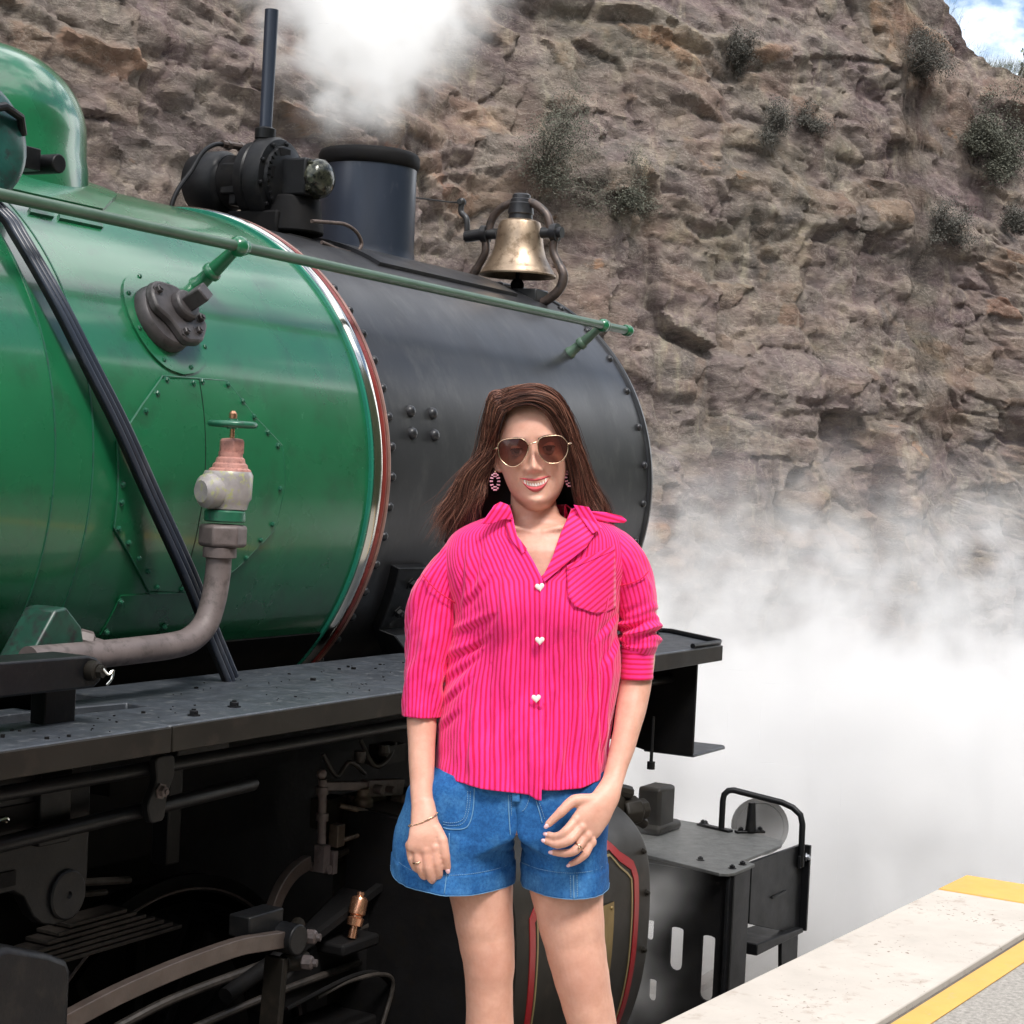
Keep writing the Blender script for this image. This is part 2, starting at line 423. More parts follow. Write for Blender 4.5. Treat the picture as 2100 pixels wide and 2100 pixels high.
Xg, Tg = np.meshgrid(xs, zt)
top = cliff_top(xs)[None, :]
Zg = -0.4 + Tg * (top + 0.4)
D_, tone = cliff_disp(Xg, Zg)
back = 0.10 * Zg + 0.5 * np.clip(Zg - 9.5, 0, 9)
for _ in range(1):
    D_[1:-1, :] = (D_[:-2, :] + 4 * D_[1:-1, :] + D_[2:, :]) / 6
    D_[:, 1:-1] = (D_[:, :-2] + 4 * D_[:, 1:-1] + D_[:, 2:]) / 6
sl = np.clip((Xg - 12) / 2, 0, 1); sl = 0.17 + 0.23 * sl; nx_ = sl / np.sqrt(1 + sl * sl); ny_ = 1 / np.sqrt(1 + sl * sl)
Yb = cliff_y(Xg) + back
Xc = Xg - D_ * nx_; Yc = Yb - D_ * ny_
# sag overhanging beds so ledges shade what is below
Zc = Zg - 0.12 * np.clip(D_, 0, 1)
rock = rock_material('rock')
cl = grid_mesh('rock_cliff', Xc, Yc, Zc, rock, smooth=False)
at = cl.attributes.new('tone', 'FLOAT', 'POINT'); at.data.foreach_set('value', np.clip(tone * 0.999, 0, 1).ravel().astype(np.float32))
cl.shade_smooth(); cl.set_sharp_from_angle(angle=R(38))
tag(link('rock_cliff', cl), 'high brown sandstone cutting wall behind the locomotive', None, None, 'structure')
# plateau behind the cliff edge, joining its top row
px_ = np.linspace(-9, 60, 140); rr_ = np.linspace(0, 1, 14)
PX, PR = np.meshgrid(px_, rr_)
PY = cliff_y(PX) + 0.10 * cliff_top(PX) + 1.4 + PR * 40; PZ = cliff_top(PX) - 0.1 + 3.5 * PR * (1 - 0.3 * PR) + 0.5 * fbm(PX * 0.5, PY * 0.5, 8, 3)
soil = surf('dry_soil', (0.16, 0.13, 0.09), 0.95, 0, 0.3, 1.5, (0.07, 0.075, 0.04), 0.4, bump=0.02, bscale=8)
tag(link('hilltop', grid_mesh('hilltop', PX, PY, PZ, soil)), 'scrubby ground above the cliff', None, None, 'structure')

# ground: one sheet to the horizon, ballast by the track
gm_ = surf('ballast_ground', (0.20, 0.18, 0.165), 0.95, 0, 0.4, 9, (0.10, 0.085, 0.075), 0.4, bump=0.03, bscale=22)
g = MB(); n_ = 40
for i in range(n_):
    for j in range(n_):
        x0 = -400 + 800 * i / n_; y0 = -400 + 800 * j / n_; w = 800 / n_
        g.add([(x0, y0, 0), (x0 + w, y0, 0), (x0 + w, y0 + w, 0), (x0, y0 + w, 0)], [(0, 1, 2, 3)])
g.build('ground', gm_, smooth=0, kind='structure')

# opposite bank, wooded, behind the photographer (seen mirrored in the boiler)
bx_ = np.linspace(-60, 80, 160); bt_ = np.linspace(0, 1, 60)
BX, BT = np.meshgrid(bx_, bt_)
BY = -8.5 - BT * 6.5; BZ = -0.2 + 18.0 * BT ** 0.85 + 1.2 * fbm(BX * 0.3, BT * 6, 15, 4) * (BT > 0.02)
bank = surf('wooded_bank', (0.045, 0.06, 0.028), 0.95, 0, 0.6, 1.2, (0.11, 0.09, 0.055), 0.2, bump=0.1, bscale=4)
tag(link('opposite_bank', grid_mesh('opposite_bank', BX, BY, BZ, bank)), 'wooded bank across the line', None, None, 'structure')

# platform: edge runs a little aslant of the track
PA = Vector((3.003, 2.052, 0.89)); PB = Vector((6.742, 1.835, 0.89))
pd = (PB - PA).normalized(); pn = Vector((pd.y, -pd.x, 0))      # pn points away from the track
def plat(s, o, z=0.89): 
    p = PA + pd * s + pn * o
    return (p.x, p.y, z)
conc = surf('coping_concrete', (0.47, 0.425, 0.375), 0.85, 0, 0.10, 4, (0.37, 0.31, 0.26), 0.14, bump=0.0015, bscale=60)
def speckle(m, col, scale, lo, hi):
    t = m.node_tree; b = t.nodes['Principled BSDF']; src = b.inputs['Base Color'].links[0].from_socket
    tc = nd(t, 'ShaderNodeTexCoord'); n = nd(t, 'ShaderNodeTexNoise', i_Scale=scale, i_Detail=3, i_Roughness=0.6); t.links.new(tc.outputs['Object'], n.inputs['Vector'])
    n2 = nd(t, 'ShaderNodeTexNoise', i_Scale=2.2, i_Detail=2); t.links.new(tc.outputs['Object'], n2.inputs['Vector'])
    ad = nd(t, 'ShaderNodeMath', operation='MULTIPLY_ADD'); ad.inputs[1].default_value = 0.55; t.links.new(n2.outputs['Fac'], ad.inputs[0]); t.links.new(n.outputs['Fac'], ad.inputs[2])
    k = ramp(t, ad.outputs[0], [(lo, 0), (hi, 1)])
    t.links.new(mixc(t, k.outputs[0], src, col), b.inputs['Base Color'])
speckle(conc, (0.22, 0.175, 0.14), 45, 0.955, 1.03)
aggr = surf('aggregate_concrete', (0.30, 0.28, 0.25), 0.9, 0, 0.35, 60, (0.20, 0.18, 0.16), 0.28, bump=0.003, bscale=160)
yel = surf('yellow_line_paint', (0.62, 0.35, 0.075), 0.6, 0, 0.06, 8, (0.45, 0.34, 0.16), 0.12, bump=0.0008, bscale=120)
dark = surf('joint_grime', (0.10, 0.085, 0.07), 0.95, 0, 0.3, 30)
S0, SE = -14.0, 4.05
# the end of the coping slab where the yellow cross strip begins, found in the photograph at s = 3.85
plt = empty('station_platform', plat(3.7, 0, 0))
tag(plt, 'cream concrete station platform with yellow painted lines beside the engine', 'platform')
W1 = 0.455
def slab(name, s0, s1, o0, o1, z0, z1, mat, bev=0.006):
    m = MB()
    q = [plat(s0, o0), plat(s1, o0), plat(s1, o1), plat(s0, o1)]
    m.prism([(p[0] - plt.location.x, p[1] - plt.location.y) for p in q], z0, z1, 'z')
    o = m.build(name, mat, plt, bevel=bev)
    return o
joints = [-14, -11, -8, -5, -2.2, 3.745]
for a, b2_ in zip(joints[:-1], joints[1:]):
    slab('coping_slab', a + 0.003, b2_ - 0.003, 0.0, W1 - 0.004, 0.74, 0.89, conc)
slab('platform_wall', S0, SE, 0.05, 0.30, -0.05, 0.735, conc, 0)
slab('yellow_end_strip', 3.748, 4.07, 0.0, 6.0, 0.70, 0.892, yel)
slab('joint_strip', S0, 3.745, W1, W1 + 0.022, 0.70, 0.872, dark, 0)
slab('paving', S0, 3.745, W1 + 0.026, 6.0, 0.70, 0.884, aggr)
slab('yellow_line', S0, 3.74, W1 + 0.03, W1 + 0.115, 0.886, 0.8885, yel, 0)

# ---------------------------------------------------------------- plants on the cliff
def leafmat(name, c):
    m, t, b = newmat(name)
    g_ = nd(t, 'ShaderNodeNewGeometry'); r = ramp(t, g_.outputs['Random Per Island'], [(0, [q * .55 for q in c]), (.6, c), (1, [min(1, q * 1.7) for q in c])])
    t.links.new(r.outputs[0], b.inputs['Base Color']); b.inputs['Roughness'].default_value = .75; b.inputs['Specular IOR Level'].default_value = .25
    return m
LM = {'grey': leafmat('grey_green_leaves', (.090, .092, .070)), 'dark': leafmat('dark_leaves', (.085, .082, .070)), 'olive': leafmat('olive_leaves', (.125, .135, .07)), 'gum': leafmat('gum_leaves', (.16, .19, .13))}
twm = surf('twig_bark', (.13, .11, .09), .9, 0, .3, 20); whm = surf('white_bark', (.55, .52, .46), .8, 0, .15, 10)
flat = (Xc.ravel(), Yc.ravel(), Zc.ravel(), Xg.ravel(), Zg.ravel())
def cliff_pt(x, z):
    k = int(np.argmin((flat[3] - x) ** 2 + (flat[4] - z) ** 2)); return Vector((flat[0][k], flat[1][k], flat[2][k]))
rs = random.Random(11)
def shrub(x, z, wid, hgt, n, kind, label, droop=0.2, leaf=.03, tree=False):
    p = cliff_pt(x, z); e = empty('shrub' if not tree else 'gum_tree', p)
    tag(e, label, 'shrub' if not tree else 'tree', 'shrubs growing on the cliff' if not tree else None)
    tw = MB(); lf = MB(); nb = 16 if not tree else 9
    tips = []
    for k in range(nb):
        a = rs.uniform(-1, 1) * rs.uniform(.6, 1.25); b_ = rs.uniform(.05, 1.15)
        end = Vector((a * wid * .5, -rs.uniform(.05, .45) * wid, b_ * hgt * (1 - .5 * abs(a)) - droop * hgt * abs(a)))
        mid_ = end * .5 + Vector((rs.uniform(-.1, .1) * wid, 0, rs.uniform(0, .15) * hgt))
        q = bez([(0, .05, 0), mid_, end], 5); r0 = (.008 if not tree else .035)
        tw.tube(q, [r0 * (1 - .75 * i / (len(q) - 1)) for i in range(len(q))], 5); tips += q[4:]
    if not tree: n = int(n * 2.6); leaf *= .62
    for k in range(n):
        c = rs.choice(tips); s_ = wid * .075
        c = c + Vector((rs.gauss(0, s_), rs.gauss(0, s_), rs.gauss(0, s_ * .8)))
        d = Vector((rs.gauss(0, 1), rs.gauss(0, 1), rs.gauss(.2, 1))).normalized(); w = d.orthogonal().normalized() * leaf * .28; L_ = leaf * rs.uniform(.6, 1.4)
        lf.add([c, c + d * L_ * .5 + w, c + d * L_, c + d * L_ * .5 - w], [(0, 1, 2, 3)])
    tw.build('trunk' if tree else 'branches', whm if tree else twm, e, smooth=180)
    lf.build('crown' if tree else 'foliage', LM[kind], e, smooth=0)
shrub(13.55, 4.75, 1.25, .75, 5200, 'grey', 'wide grey-green shrub on the ledge above the bell', .3)
shrub(14.35, 4.72, .55, .45, 1700, 'grey', 'small grey-green shrub right of the wide ledge shrub', .5)
shrub(15.8, 6.05, .50, .70, 2000, 'dark', 'charcoal-dark bush, tallest of the three high on the cliff', .1)
shrub(16.15, 5.60, .55, .45, 1700, 'dark', 'charcoal-dark bush below the tallest high bush', .4)
shrub(16.65, 5.75, .42, .40, 1300, 'dark', 'small dark bush right of the two charcoal-dark bushes', .3)
shrub(18.1, 6.55, .80, .45, 2300, 'dark', 'dark spreading bush below the cliff top near the sky', .3, .035)
shrub(19.3, 5.95, .75, .75, 3000, 'grey', 'tall grey-green bush on the slope below the gum tree', .3, .04)
shrub(19.45, 5.75, .85, .95, 3200, 'grey', 'hanging grey-green bush at the right edge of the cliff', .5, .04)
shrub(18.4, 4.95, .70, .40, 1600, 'dark', 'low dark bush standing alone halfway up the right cliff', .4, .035)
shrub(19.6, 5.25, .60, .30, 1200, 'dark', 'dark fringe of plants along the right-hand ledge', .5, .035)
shrub(20.3, 6.9, .95, 1.1, 900, 'gum', 'small gum tree with white limbs at the cliff top', .0, .06, True)
# grass along the lip of the cliff
m = MB()
for k in range(1500):
    x = rs.uniform(18.75, 21.5); t_x = float(cliff_top(np.array([x]))[0]); p = cliff_pt(x, t_x); p = p + Vector((rs.gauss(0, .05), rs.uniform(-.1, .4), 0)); h = rs.uniform(.06, .20); d = Vector((rs.gauss(0, .05), rs.gauss(0, .05), h))
    m.add([p, p + Vector((.008, 0, 0)), p + d], [(0, 1, 2)])
m.build('dry_grass', LM['olive'], None, smooth=0, kind='stuff', label='dry grass along the lip of the cliff')

# ================================================================ STEAM (real volumes, grids filled from noise)
sm_m = bpy.data.materials.new('steam'); sm_m.use_nodes = True
t_ = sm_m.node_tree; t_.nodes.clear()
o_ = t_.nodes.new('ShaderNodeOutputMaterial'); pv = t_.nodes.new('ShaderNodeVolumePrincipled')
pv.inputs['Color'].default_value = (0.885, 0.88, 0.875, 1); pv.inputs['Anisotropy'].default_value = -0.35
pv.inputs['Density'].default_value = 1.0
t_.links.new(pv.outputs[0], o_.inputs['Volume'])
sm_w = sm_m.copy(); sm_w.name = 'thin_steam'; sm_w.node_tree.nodes['Principled Volume'].inputs['Color'].default_value = (1.0, 0.998, 0.99, 1)
class GN:
    """tiny expression builder over geometry-node fields"""
    def __init__(s, name):
        s.g = bpy.data.node_groups.new(name, 'GeometryNodeTree')
        s.g.interface.new_socket('Geometry', in_out='OUTPUT', socket_type='NodeSocketGeometry')
        s.out = s.g.nodes.new('NodeGroupOutput')
        pos = s.g.nodes.new('GeometryNodeInputPosition'); sp = s.g.nodes.new('ShaderNodeSeparateXYZ')
        s.g.links.new(pos.outputs[0], sp.inputs[0]); s.pos = pos.outputs[0]
        s.x, s.y, s.z = sp.outputs
    def op(s, o, *a, clamp=False):
        n = s.g.nodes.new('ShaderNodeMath'); n.operation = o; n.use_clamp = clamp
        for i, v in enumerate(a):
            if isinstance(v, (int, float)): n.inputs[i].default_value = v
            else: s.g.links.new(v, n.inputs[i])
        return n.outputs[0]
    def noise(s, scale, det, rough=0.6, off=(0, 0, 0), sc_=(1, 1, 1)):
        m = s.g.nodes.new('ShaderNodeVectorMath'); m.operation = 'MULTIPLY_ADD'; m.inputs[1].default_value = sc_; m.inputs[2].default_value = off
        s.g.links.new(s.pos, m.inputs[0])
        n = s.g.nodes.new('ShaderNodeTexNoise'); n.inputs['Scale'].default_value = scale; n.inputs['Detail'].default_value = det; n.inputs['Roughness'].default_value = rough
        n.inputs['Distortion'].default_value = 0.3
        s.g.links.new(m.outputs[0], n.inputs['Vector']); return n.outputs[0]
    def lin(s, v, a, b):      # 0 at a, 1 at b, clamped
        n = s.g.nodes.new('ShaderNodeMapRange'); n.inputs[1].default_value = a; n.inputs[2].default_value = b
        n.interpolation_type = 'SMOOTHSTEP'
        s.g.links.new(v, n.inputs[0]); return n.outputs[0]
    def finish(s, dens, lo, hi, vox, name, label, mat=None):
        vc = s.g.nodes.new('GeometryNodeVolumeCube'); s.g.links.new(dens, vc.inputs['Density'])
        vc.inputs['Min'].default_value = lo; vc.inputs['Max'].default_value = hi
        for i, k in enumerate(('Resolution X', 'Resolution Y', 'Resolution Z')): vc.inputs[k].default_value = max(4, int((hi[i] - lo[i]) / vox))
        st = s.g.nodes.new('GeometryNodeSetMaterial'); st.inputs['Material'].default_value = mat or sm_m
        s.g.links.new(vc.outputs[0], st.inputs[0]); s.g.links.new(st.outputs[0], s.out.inputs[0])
        me = bpy.data.meshes.new(name); me.from_pydata([lo, hi], [], []); me.materials.append(mat or sm_m)
        o = link(name, me); md = o.modifiers.new('grid', 'NODES'); md.node_group = s.g
        tag(o, label, None, None, 'stuff')
        return o
# low bank of steam ahead of the engine
G = GN('steam_bank_grid')
n1 = G.noise(0.85, 8, 0.62, (3.1, 0, 1.7), (1, 1, 1.0)); n2 = G.noise(3.2, 6, 0.66, (0, 5, 0))
ht = G.op('ADD', G.op('MULTIPLY', G.op('SUBTRACT', n1, 0.5), 3.6), 1.25)
ht = G.op('ADD', ht, G.op('MULTIPLY', G.op('SUBTRACT', n2, 0.5), 1.9))
core = G.op('SUBTRACT', ht, G.z)                                   # metres below the ragged top
dens = G.op('MULTIPLY', G.lin(core, -0.05, 0.9), 2.6)
wis = G.op('MULTIPLY', G.lin(G.op('SUBTRACT', G.op('ADD', ht, 1.2), G.z), 0.0, 1.2), G.lin(n2, 0.50, 0.64)); dens = G.op('ADD', dens, G.op('MULTIPLY', wis, 0.8))
for f in (G.lin(G.x, 7.15, 7.9), G.lin(G.op('ADD', G.x, G.y), 9.3, 10.2), G.lin(G.y, 7.6, 6.4), G.lin(G.z, 3.05, 2.5)): dens = G.op('MULTIPLY', dens, f)
G.finish(dens, (7.1, -1.5, -0.1), (16, 7.6, 3.1), 0.06, 'steam_cloud', 'dense white steam billowing low in front of the engine')

# plume rising from the chimney
G = GN('chimney_steam_grid')
nb = G.noise(2.0, 7, 0.62, (0, 0, -1.4), (1, 1, .8)); nc_ = G.noise(6.5, 5, 0.65, (4, 1, 0))
hz = G.op('SUBTRACT', G.z, 3.42)
wx_ = G.op('ADD', G.op('SUBTRACT', G.op('SUBTRACT', G.x, 5.50), G.op('MULTIPLY', hz, 0.85)), G.op('MULTIPLY', G.op('SUBTRACT', nb, 0.5), 0.9))
wy_ = G.op('SUBTRACT', G.op('SUBTRACT', G.op('SUBTRACT', G.y, 3.72), G.op('MULTIPLY', hz, 0.48)), G.op('MULTIPLY', G.op('SUBTRACT', nc_, 0.5), 0.35))
rr = G.op('SQRT', G.op('ADD', G.op('MULTIPLY', wx_, wx_), G.op('MULTIPLY', wy_, wy_)))
wid = G.op('ADD', G.op('MULTIPLY', hz, 0.52), 0.14)
dens = G.op('MULTIPLY', G.lin(G.op('DIVIDE', rr, wid), 1.15, 0.35), G.lin(G.op('ADD', G.op('MULTIPLY', nb, .6), G.op('MULTIPLY', nc_, .5)), 0.52, 0.60))
dens = G.op('MULTIPLY', G.op('MULTIPLY', dens, G.op('ADD', G.op('MULTIPLY', G.lin(hz, 0.02, 0.50), 9.5), 0.8)), G.lin(G.z, 4.65, 4.15))
G.finish(dens, (4.4, 2.7, 3.40), (7.6, 5.4, 4.7), 0.03, 'steam_plume', 'thin white steam plume rising from the chimney', sm_w)
# thin leak of steam about the front step and cylinder
G = GN('leak_steam_grid')
nb = G.noise(3.2, 6, 0.6, (1, 2, 0)); nc_ = G.noise(9, 4, 0.6)
dens = G.lin(G.op('ADD', G.op('MULTIPLY', nb, .7), G.op('MULTIPLY', nc_, .3)), 0.46, 0.66)
for f in (G.lin(G.x, 5.35, 5.8), G.lin(G.x, 6.35, 5.95), G.lin(G.y, 2.46, 2.64), G.lin(G.y, 3.6, 3.2), G.lin(G.z, 0.35, 0.6), G.lin(G.z, 1.35, 1.0)): dens = G.op('MULTIPLY', dens, f)
G.finish(G.op('MULTIPLY', dens, 2.2), (5.3, 2.2, 0.3), (6.8, 3.6, 1.4), 0.04, 'steam_wisp', 'wisps of leaking steam about the cylinder and front step')

# ================================================================ THE LOCOMOTIVE
YA, ZA, RB = 3.65, 2.303, 0.777          # boiler axis and radius; the track runs along X
loco = empty('steam_locomotive', (3.78, 3.65, 0))
tag(loco, 'green and black steam locomotive with brass bell standing beside the platform', 'locomotive')
LX = Vector((3.78, 3.65, 0))
def P(mb, name, mat, parent=None, **k):
    """part of the engine: geometry is given in world metres"""
    mb.v = [(x - LX.x, y - LX.y, z) for x, y, z in mb.v]
    return mb.build(name, mat, parent if parent is not None else loco, **k)
def cyl(x, th, r=RB):
    a = R(th); return Vector((x, YA - r * math.cos(a), ZA + r * math.sin(a)))
def rad(th): a = R(th); return Vector((0, -math.cos(a), math.sin(a)))
AX = (1, 0, 0)
def lx(prof): return [(r, x) for x, r in prof]
O = (0, YA, ZA)

jk = MB().lathe([(RB + .010, -4.0), (RB + .010, 3.0), (RB + .010, 3.10), (RB + .010, 3.107), (RB + .004, 3.111), (RB + .004, 3.118), (RB + .004, 3.23), (RB + .004, 3.237), (RB, 3.241), (RB, 3.248), (RB, 4.38), (RB, 4.392)], O, AX, 160)
jacket = P(jk, 'boiler_jacket', MAT['green'], smooth=30)
for x, r_ in ((3.109, RB + .011), (3.240, RB + .0045)):
    P(MB().lathe([(r_ - .004, x - .003), (r_ + .0012, x - .002), (r_ + .0012, x + .002), (r_ - .004, x + .003)], O, AX, 160, cap0=False, cap1=False), 'jacket_seam', MAT['green2'])
# end band: teal edge, polished strip, dark red strip, copper-coloured lip
def ringpart(name, prof, mat, par=None):
    return P(MB().lathe(lx(prof), O, AX, 160, cap0=False, cap1=False), name, mat, par)
band = ringpart('boiler_band', [(4.388, RB - .01), (4.390, RB + .009), (4.396, RB + .011), (4.402, RB + .009), (4.404, RB)], MAT['teal'])
ringpart('polished_strip', [(4.403, RB), (4.405, RB + .009), (4.416, RB + .0165), (4.434, RB + .0165), (4.446, RB + .010), (4.448, RB)], MAT['polished'], band)
ringpart('red_strip', [(4.447, RB), (4.449, RB + .011), (4.459, RB + .014), (4.471, RB + .010), (4.472, RB)], MAT['redline'], band)
ringpart('lip', [(4.471, RB), (4.472, RB + .012), (4.479, RB + .014), (4.486, RB + .012), (4.487, RB - .01)], MAT['pinkedge'], band)
sm = P(MB().lathe([(RB - .03, 4.47), (RB - .003, 4.475), (RB - .003, 6.285), (RB + .004, 6.287), (RB + .008, 6.296), (RB + .006, 6.31), (RB - .02, 6.318), (.62, 6.318), (.6, 6.34), (.4, 6.40), (.05, 6.43), (0.0, 6.43)], O, AX, 160), 'smokebox', MAT['smokebox'], smooth=30)
for th in (20, -20):
    P(MB().bar((6.37, 3.05, ZA + th / 60), (6.37, 4.2, ZA + th / 60), .02, .05), 'door_hinge', MAT['black'], sm, bevel=.004)
def rivet_mesh(r, mat, hx=False):
    m = MB()
    if hx:
        m.lathe([(r * 1.5, 0), (r * 1.5, r * .25), (r, r * .3), (r, r * 1.05), (r * .8, r * 1.2)], n=6)
        m.lathe([(r * .5, r * 1.15), (r * .5, r * 1.5)], n=8)
    else:
        m.lathe([(r, 0), (r * .96, r * .35), (r * .75, r * .68), (r * .4, r * .86), (0.001, r * .92)], n=10)
    return m.mesh('rivet', mat, 50 if not hx else 25)
def put(me, name, loc, nrm, parent, spin=0.0):
    o = link(name, me, parent)
    q = Vector(nrm).to_track_quat('Z', 'Y') @ Quaternion((0, 0, 1), spin)
    o.rotation_mode = 'QUATERNION'; o.rotation_quaternion = q; o.location = Vector(loc) - LX
    return o
rv = rivet_mesh(.0145, MAT['smokebox'])
for k in range(56):
    th = -86 + k * 6.43 + 3
    if th > 100: break
    put(rv, 'rivet', cyl(4.515, th, RB - .004), rad(th), sm)
for k in range(18):
    th = -78 + k * 10.6
    if th > 105: break
    put(rv, 'rivet', cyl(6.252, th, RB - .004), rad(th), sm)
rv2 = rivet_mesh(.0195, MAT['smokebox'])
for x, th in ((4.639, 15.2), (4.764, 15.2), (4.632, 10.3), (4.757, 10.3)):
    put(rv2, 'bolt', cyl(x, th, RB - .004), rad(th), sm, x * 9)

# ------------------------------------------------ plates lying on the jacket
def patch(poly, r0, r1, name, mat, parent, nth=28, r_in=None):
    """raised plate: convex-ish polygon of (x, theta) laid on the barrel"""
    ths = [p[1] for p in poly]; t0, t1 = min(ths), max(ths); m = MB(); rows = []
    n = len(poly)
    for i in range(nth + 1):
        th = t0 + (t1 - t0) * min(max(i / nth, 1e-4), 1 - 1e-4); c = []
        for a in range(n):
            (xa, ta), (xb, tb) = poly[a], poly[(a + 1) % n]
            if (ta - th) * (tb - th) <= 0 and ta != tb: c.append(xa + (xb - xa) * (th - ta) / (tb - ta))
        rows.append((th, min(c), max(c)))
    top = [[cyl(a + (b - a) * k / 6, th, r1) for k in range(7)] for th, a, b in rows]
    m.rings(top, False, False, False)
    rim = [cyl(a, th, r1) for th, a, b in rows] + [cyl(b, th, r1) for th, a, b in rows[::-1]]
    rim0 = [cyl(a, th, r0) for th, a, b in rows] + [cyl(b, th, r0) for th, a, b in rows[::-1]]
    m.rings([rim, rim0], True, False, False)
    return P(m, name, mat, parent, smooth=25)
octo = [(3.51, 16.9), (3.761, 17.3), (3.853, 11.0), (3.968, 5.7), (3.983, -1.3), (3.964, -10.7), (3.84, -18.4), (3.734, -23.0), (3.53, -22.6), (3.335, -10.2), (3.322, 4.6), (3.418, 11.3)]
pan = patch(octo, RB - .002, RB + .0065, 'inspection_panel', MAT['green'], jacket, 40)
ed = MB()
for (xa, ta), (xb, tb) in zip(octo, octo[1:] + octo[:1]): ed.tube([cyl(xa + (xb - xa) * k / 6, ta + (tb - ta) * k / 6, RB + .005) for k in range(7)], .0022, 6)
P(ed, 'panel_edge', MAT['green2'], jacket)
patch([(2.2, -35), (4.388, -35), (4.388, -90), (2.2, -90)], RB - .002, RB + .006, 'lower_shade_patch', MAT['blackdk'], jacket, 20)  # near-black patch painting the shade on the underside of the green jacket
low = patch([(3.43, -22.9), (3.66, -22.9), (3.66, -31), (3.42, -31)], RB - .002, RB + .003, 'inspection_panel', MAT['green'], jacket, 10)
def strip(x0, t0, x1, t1, w, r, name, mat, parent, n=20):
    m = MB(); rows = []
    for i in range(n + 1):
        t = i / n; th = t0 + (t1 - t0) * t; x = x0 + (x1 - x0) * t
        rows.append([cyl(x - w/2, th, RB), cyl(x - w/2, th, r), cyl(x + w/2, th, r), cyl(x + w/2, th, RB)])
    m.rings(rows, False, False, False)
    return P(m, name, mat, parent, smooth=20)
strip(3.648, 17.0, 3.640, -22.6, .0022, RB + .0072, 'panel_joint', MAT['blackdk'], jacket)
strip(3.600, 20.0, 3.606, 17.2, .003, RB + .0012, 'jacket_seam', MAT['green2'], jacket, 6)
scr = rivet_mesh(.0065, MAT['green2'], True)
for x, th in [(3.52,16.2),(3.62,16.1),(3.657,16.6),(3.76,16.5),(3.811,13.6),(3.851,10.8),(3.904,8.0),(3.946,5.6),(3.96,-2.6),(3.948,-9.5),(3.911,-12.6),(3.867,-16.1),(3.476,13.5),(3.426,10.2),(3.345,4.5),(3.342,-2.7),(3.344,-5.7),(3.348,-10.3),(3.394,-12.8),(3.444,-15.7),(3.493,-18.2),(3.547,-21.4),(3.644,-22.0),(3.432,-24.0),(3.432,-30.2),(3.644,-30.0)]:
    put(scr, 'screw', cyl(x, th, RB + .005), rad(th), pan, x * 7)
def radial(x, th, r=RB):
    return cyl(x, th, r), rad(th)
def disc(x, th, prof, n, name, mat, parent, ref=None, **k):
    o, a = radial(x, th)
    return P(MB().lathe(prof, o, a, n, ref=ref), name, mat, parent, **k)
# round cover plate: laid on the barrel as a patch
circ = [(3.592 + .147 * math.cos(2*PI*k/28), 28.2 + 10.6 * math.sin(2*PI*k/28)) for k in range(28)]
cov = patch(circ, RB - .002, RB + .006, 'cover_plate', MAT['green'], jacket, 40)
for k in range(8):
    a = 2*PI*(k + .35) / 8
    put(scr, 'screw', cyl(3.592 + .130 * math.cos(a), 28.2 + 9.4 * math.sin(a), RB + .002), rad(28.2 + 9.4 * math.sin(a)), cov, k)
# black flanged mud plug on the cover
o_, a_ = radial(3.575, 28.0); xu = Vector((1, 0, 0)); zu = a_.cross(xu)
if zu.z < 0: zu = -zu
def fl(pts, h0, h1, m):
    """outline in flange coordinates (x along the barrel, y up it)"""
    lo = [o_ + xu*p[0] + zu*p[1] + a_*h0 for p in pts]; hi = [o_ + xu*p[0]*.95 + zu*p[1]*.95 + a_*h1 for p in pts]
    m.rings([lo, hi], True, True, True)
def rnd(pts, n=4): 
    out = []
    for i in range(len(pts)):
        a, b, c = pts[i-1], pts[i], pts[(i+1) % len(pts)]
        for k in range(n + 1):
            t = k / n
            p = [(1-t)**2 * (a[j]*.3 + b[j]*.7) + 2*t*(1-t)*b[j] + t*t * (c[j]*.3 + b[j]*.7) for j in (0, 1)]
            out.append(tuple(p))
    return out
m = MB(); m.lathe([(.088, 0), (.090, .008), (.086, .03), (.08, .036)], o_ - xu*.012, a_, 28); mudm = surf('mudhole_iron', (0.050, 0.044, 0.045), .5, 0.1, .3, 14, (.025, .022, .022), .35, bump=.001, bscale=80); mud = P(m, 'mudhole_flange', mudm)
m = MB(); fl(rnd([(-.085,.045),(-.05,.085),(.04,.075),(.095,.0),(.10,-.035),(.055,-.085),(-.015,-.09),(-.045,-.03),(-.085,.0)]), .034, .058, m)
P(m, 'clamp_plate', mudm, mud, bevel=.006)
m = MB(); m.lathe([(.040, .055), (.042, .062), (.038, .078), (.03, .08)], o_ + xu*.02 + zu*.012, a_, 16); m.box(o_ + xu*.022 + zu*.014 + a_*.105, (.040, .040, .06), Matrix((xu, zu, a_)).transposed() @ Matrix.Rotation(.6, 3, 'Z'))
P(m, 'square_nut', mudm, mud, bevel=.004)
for p in ((-.055, .050), (.045, -.052), (-.008, -.060), (.072, -.015)):
    put(rivet_mesh(.011, mudm, True), 'bolt', o_ + xu*p[0] + zu*p[1] + a_*.056, a_, mud, p[0] * 40)

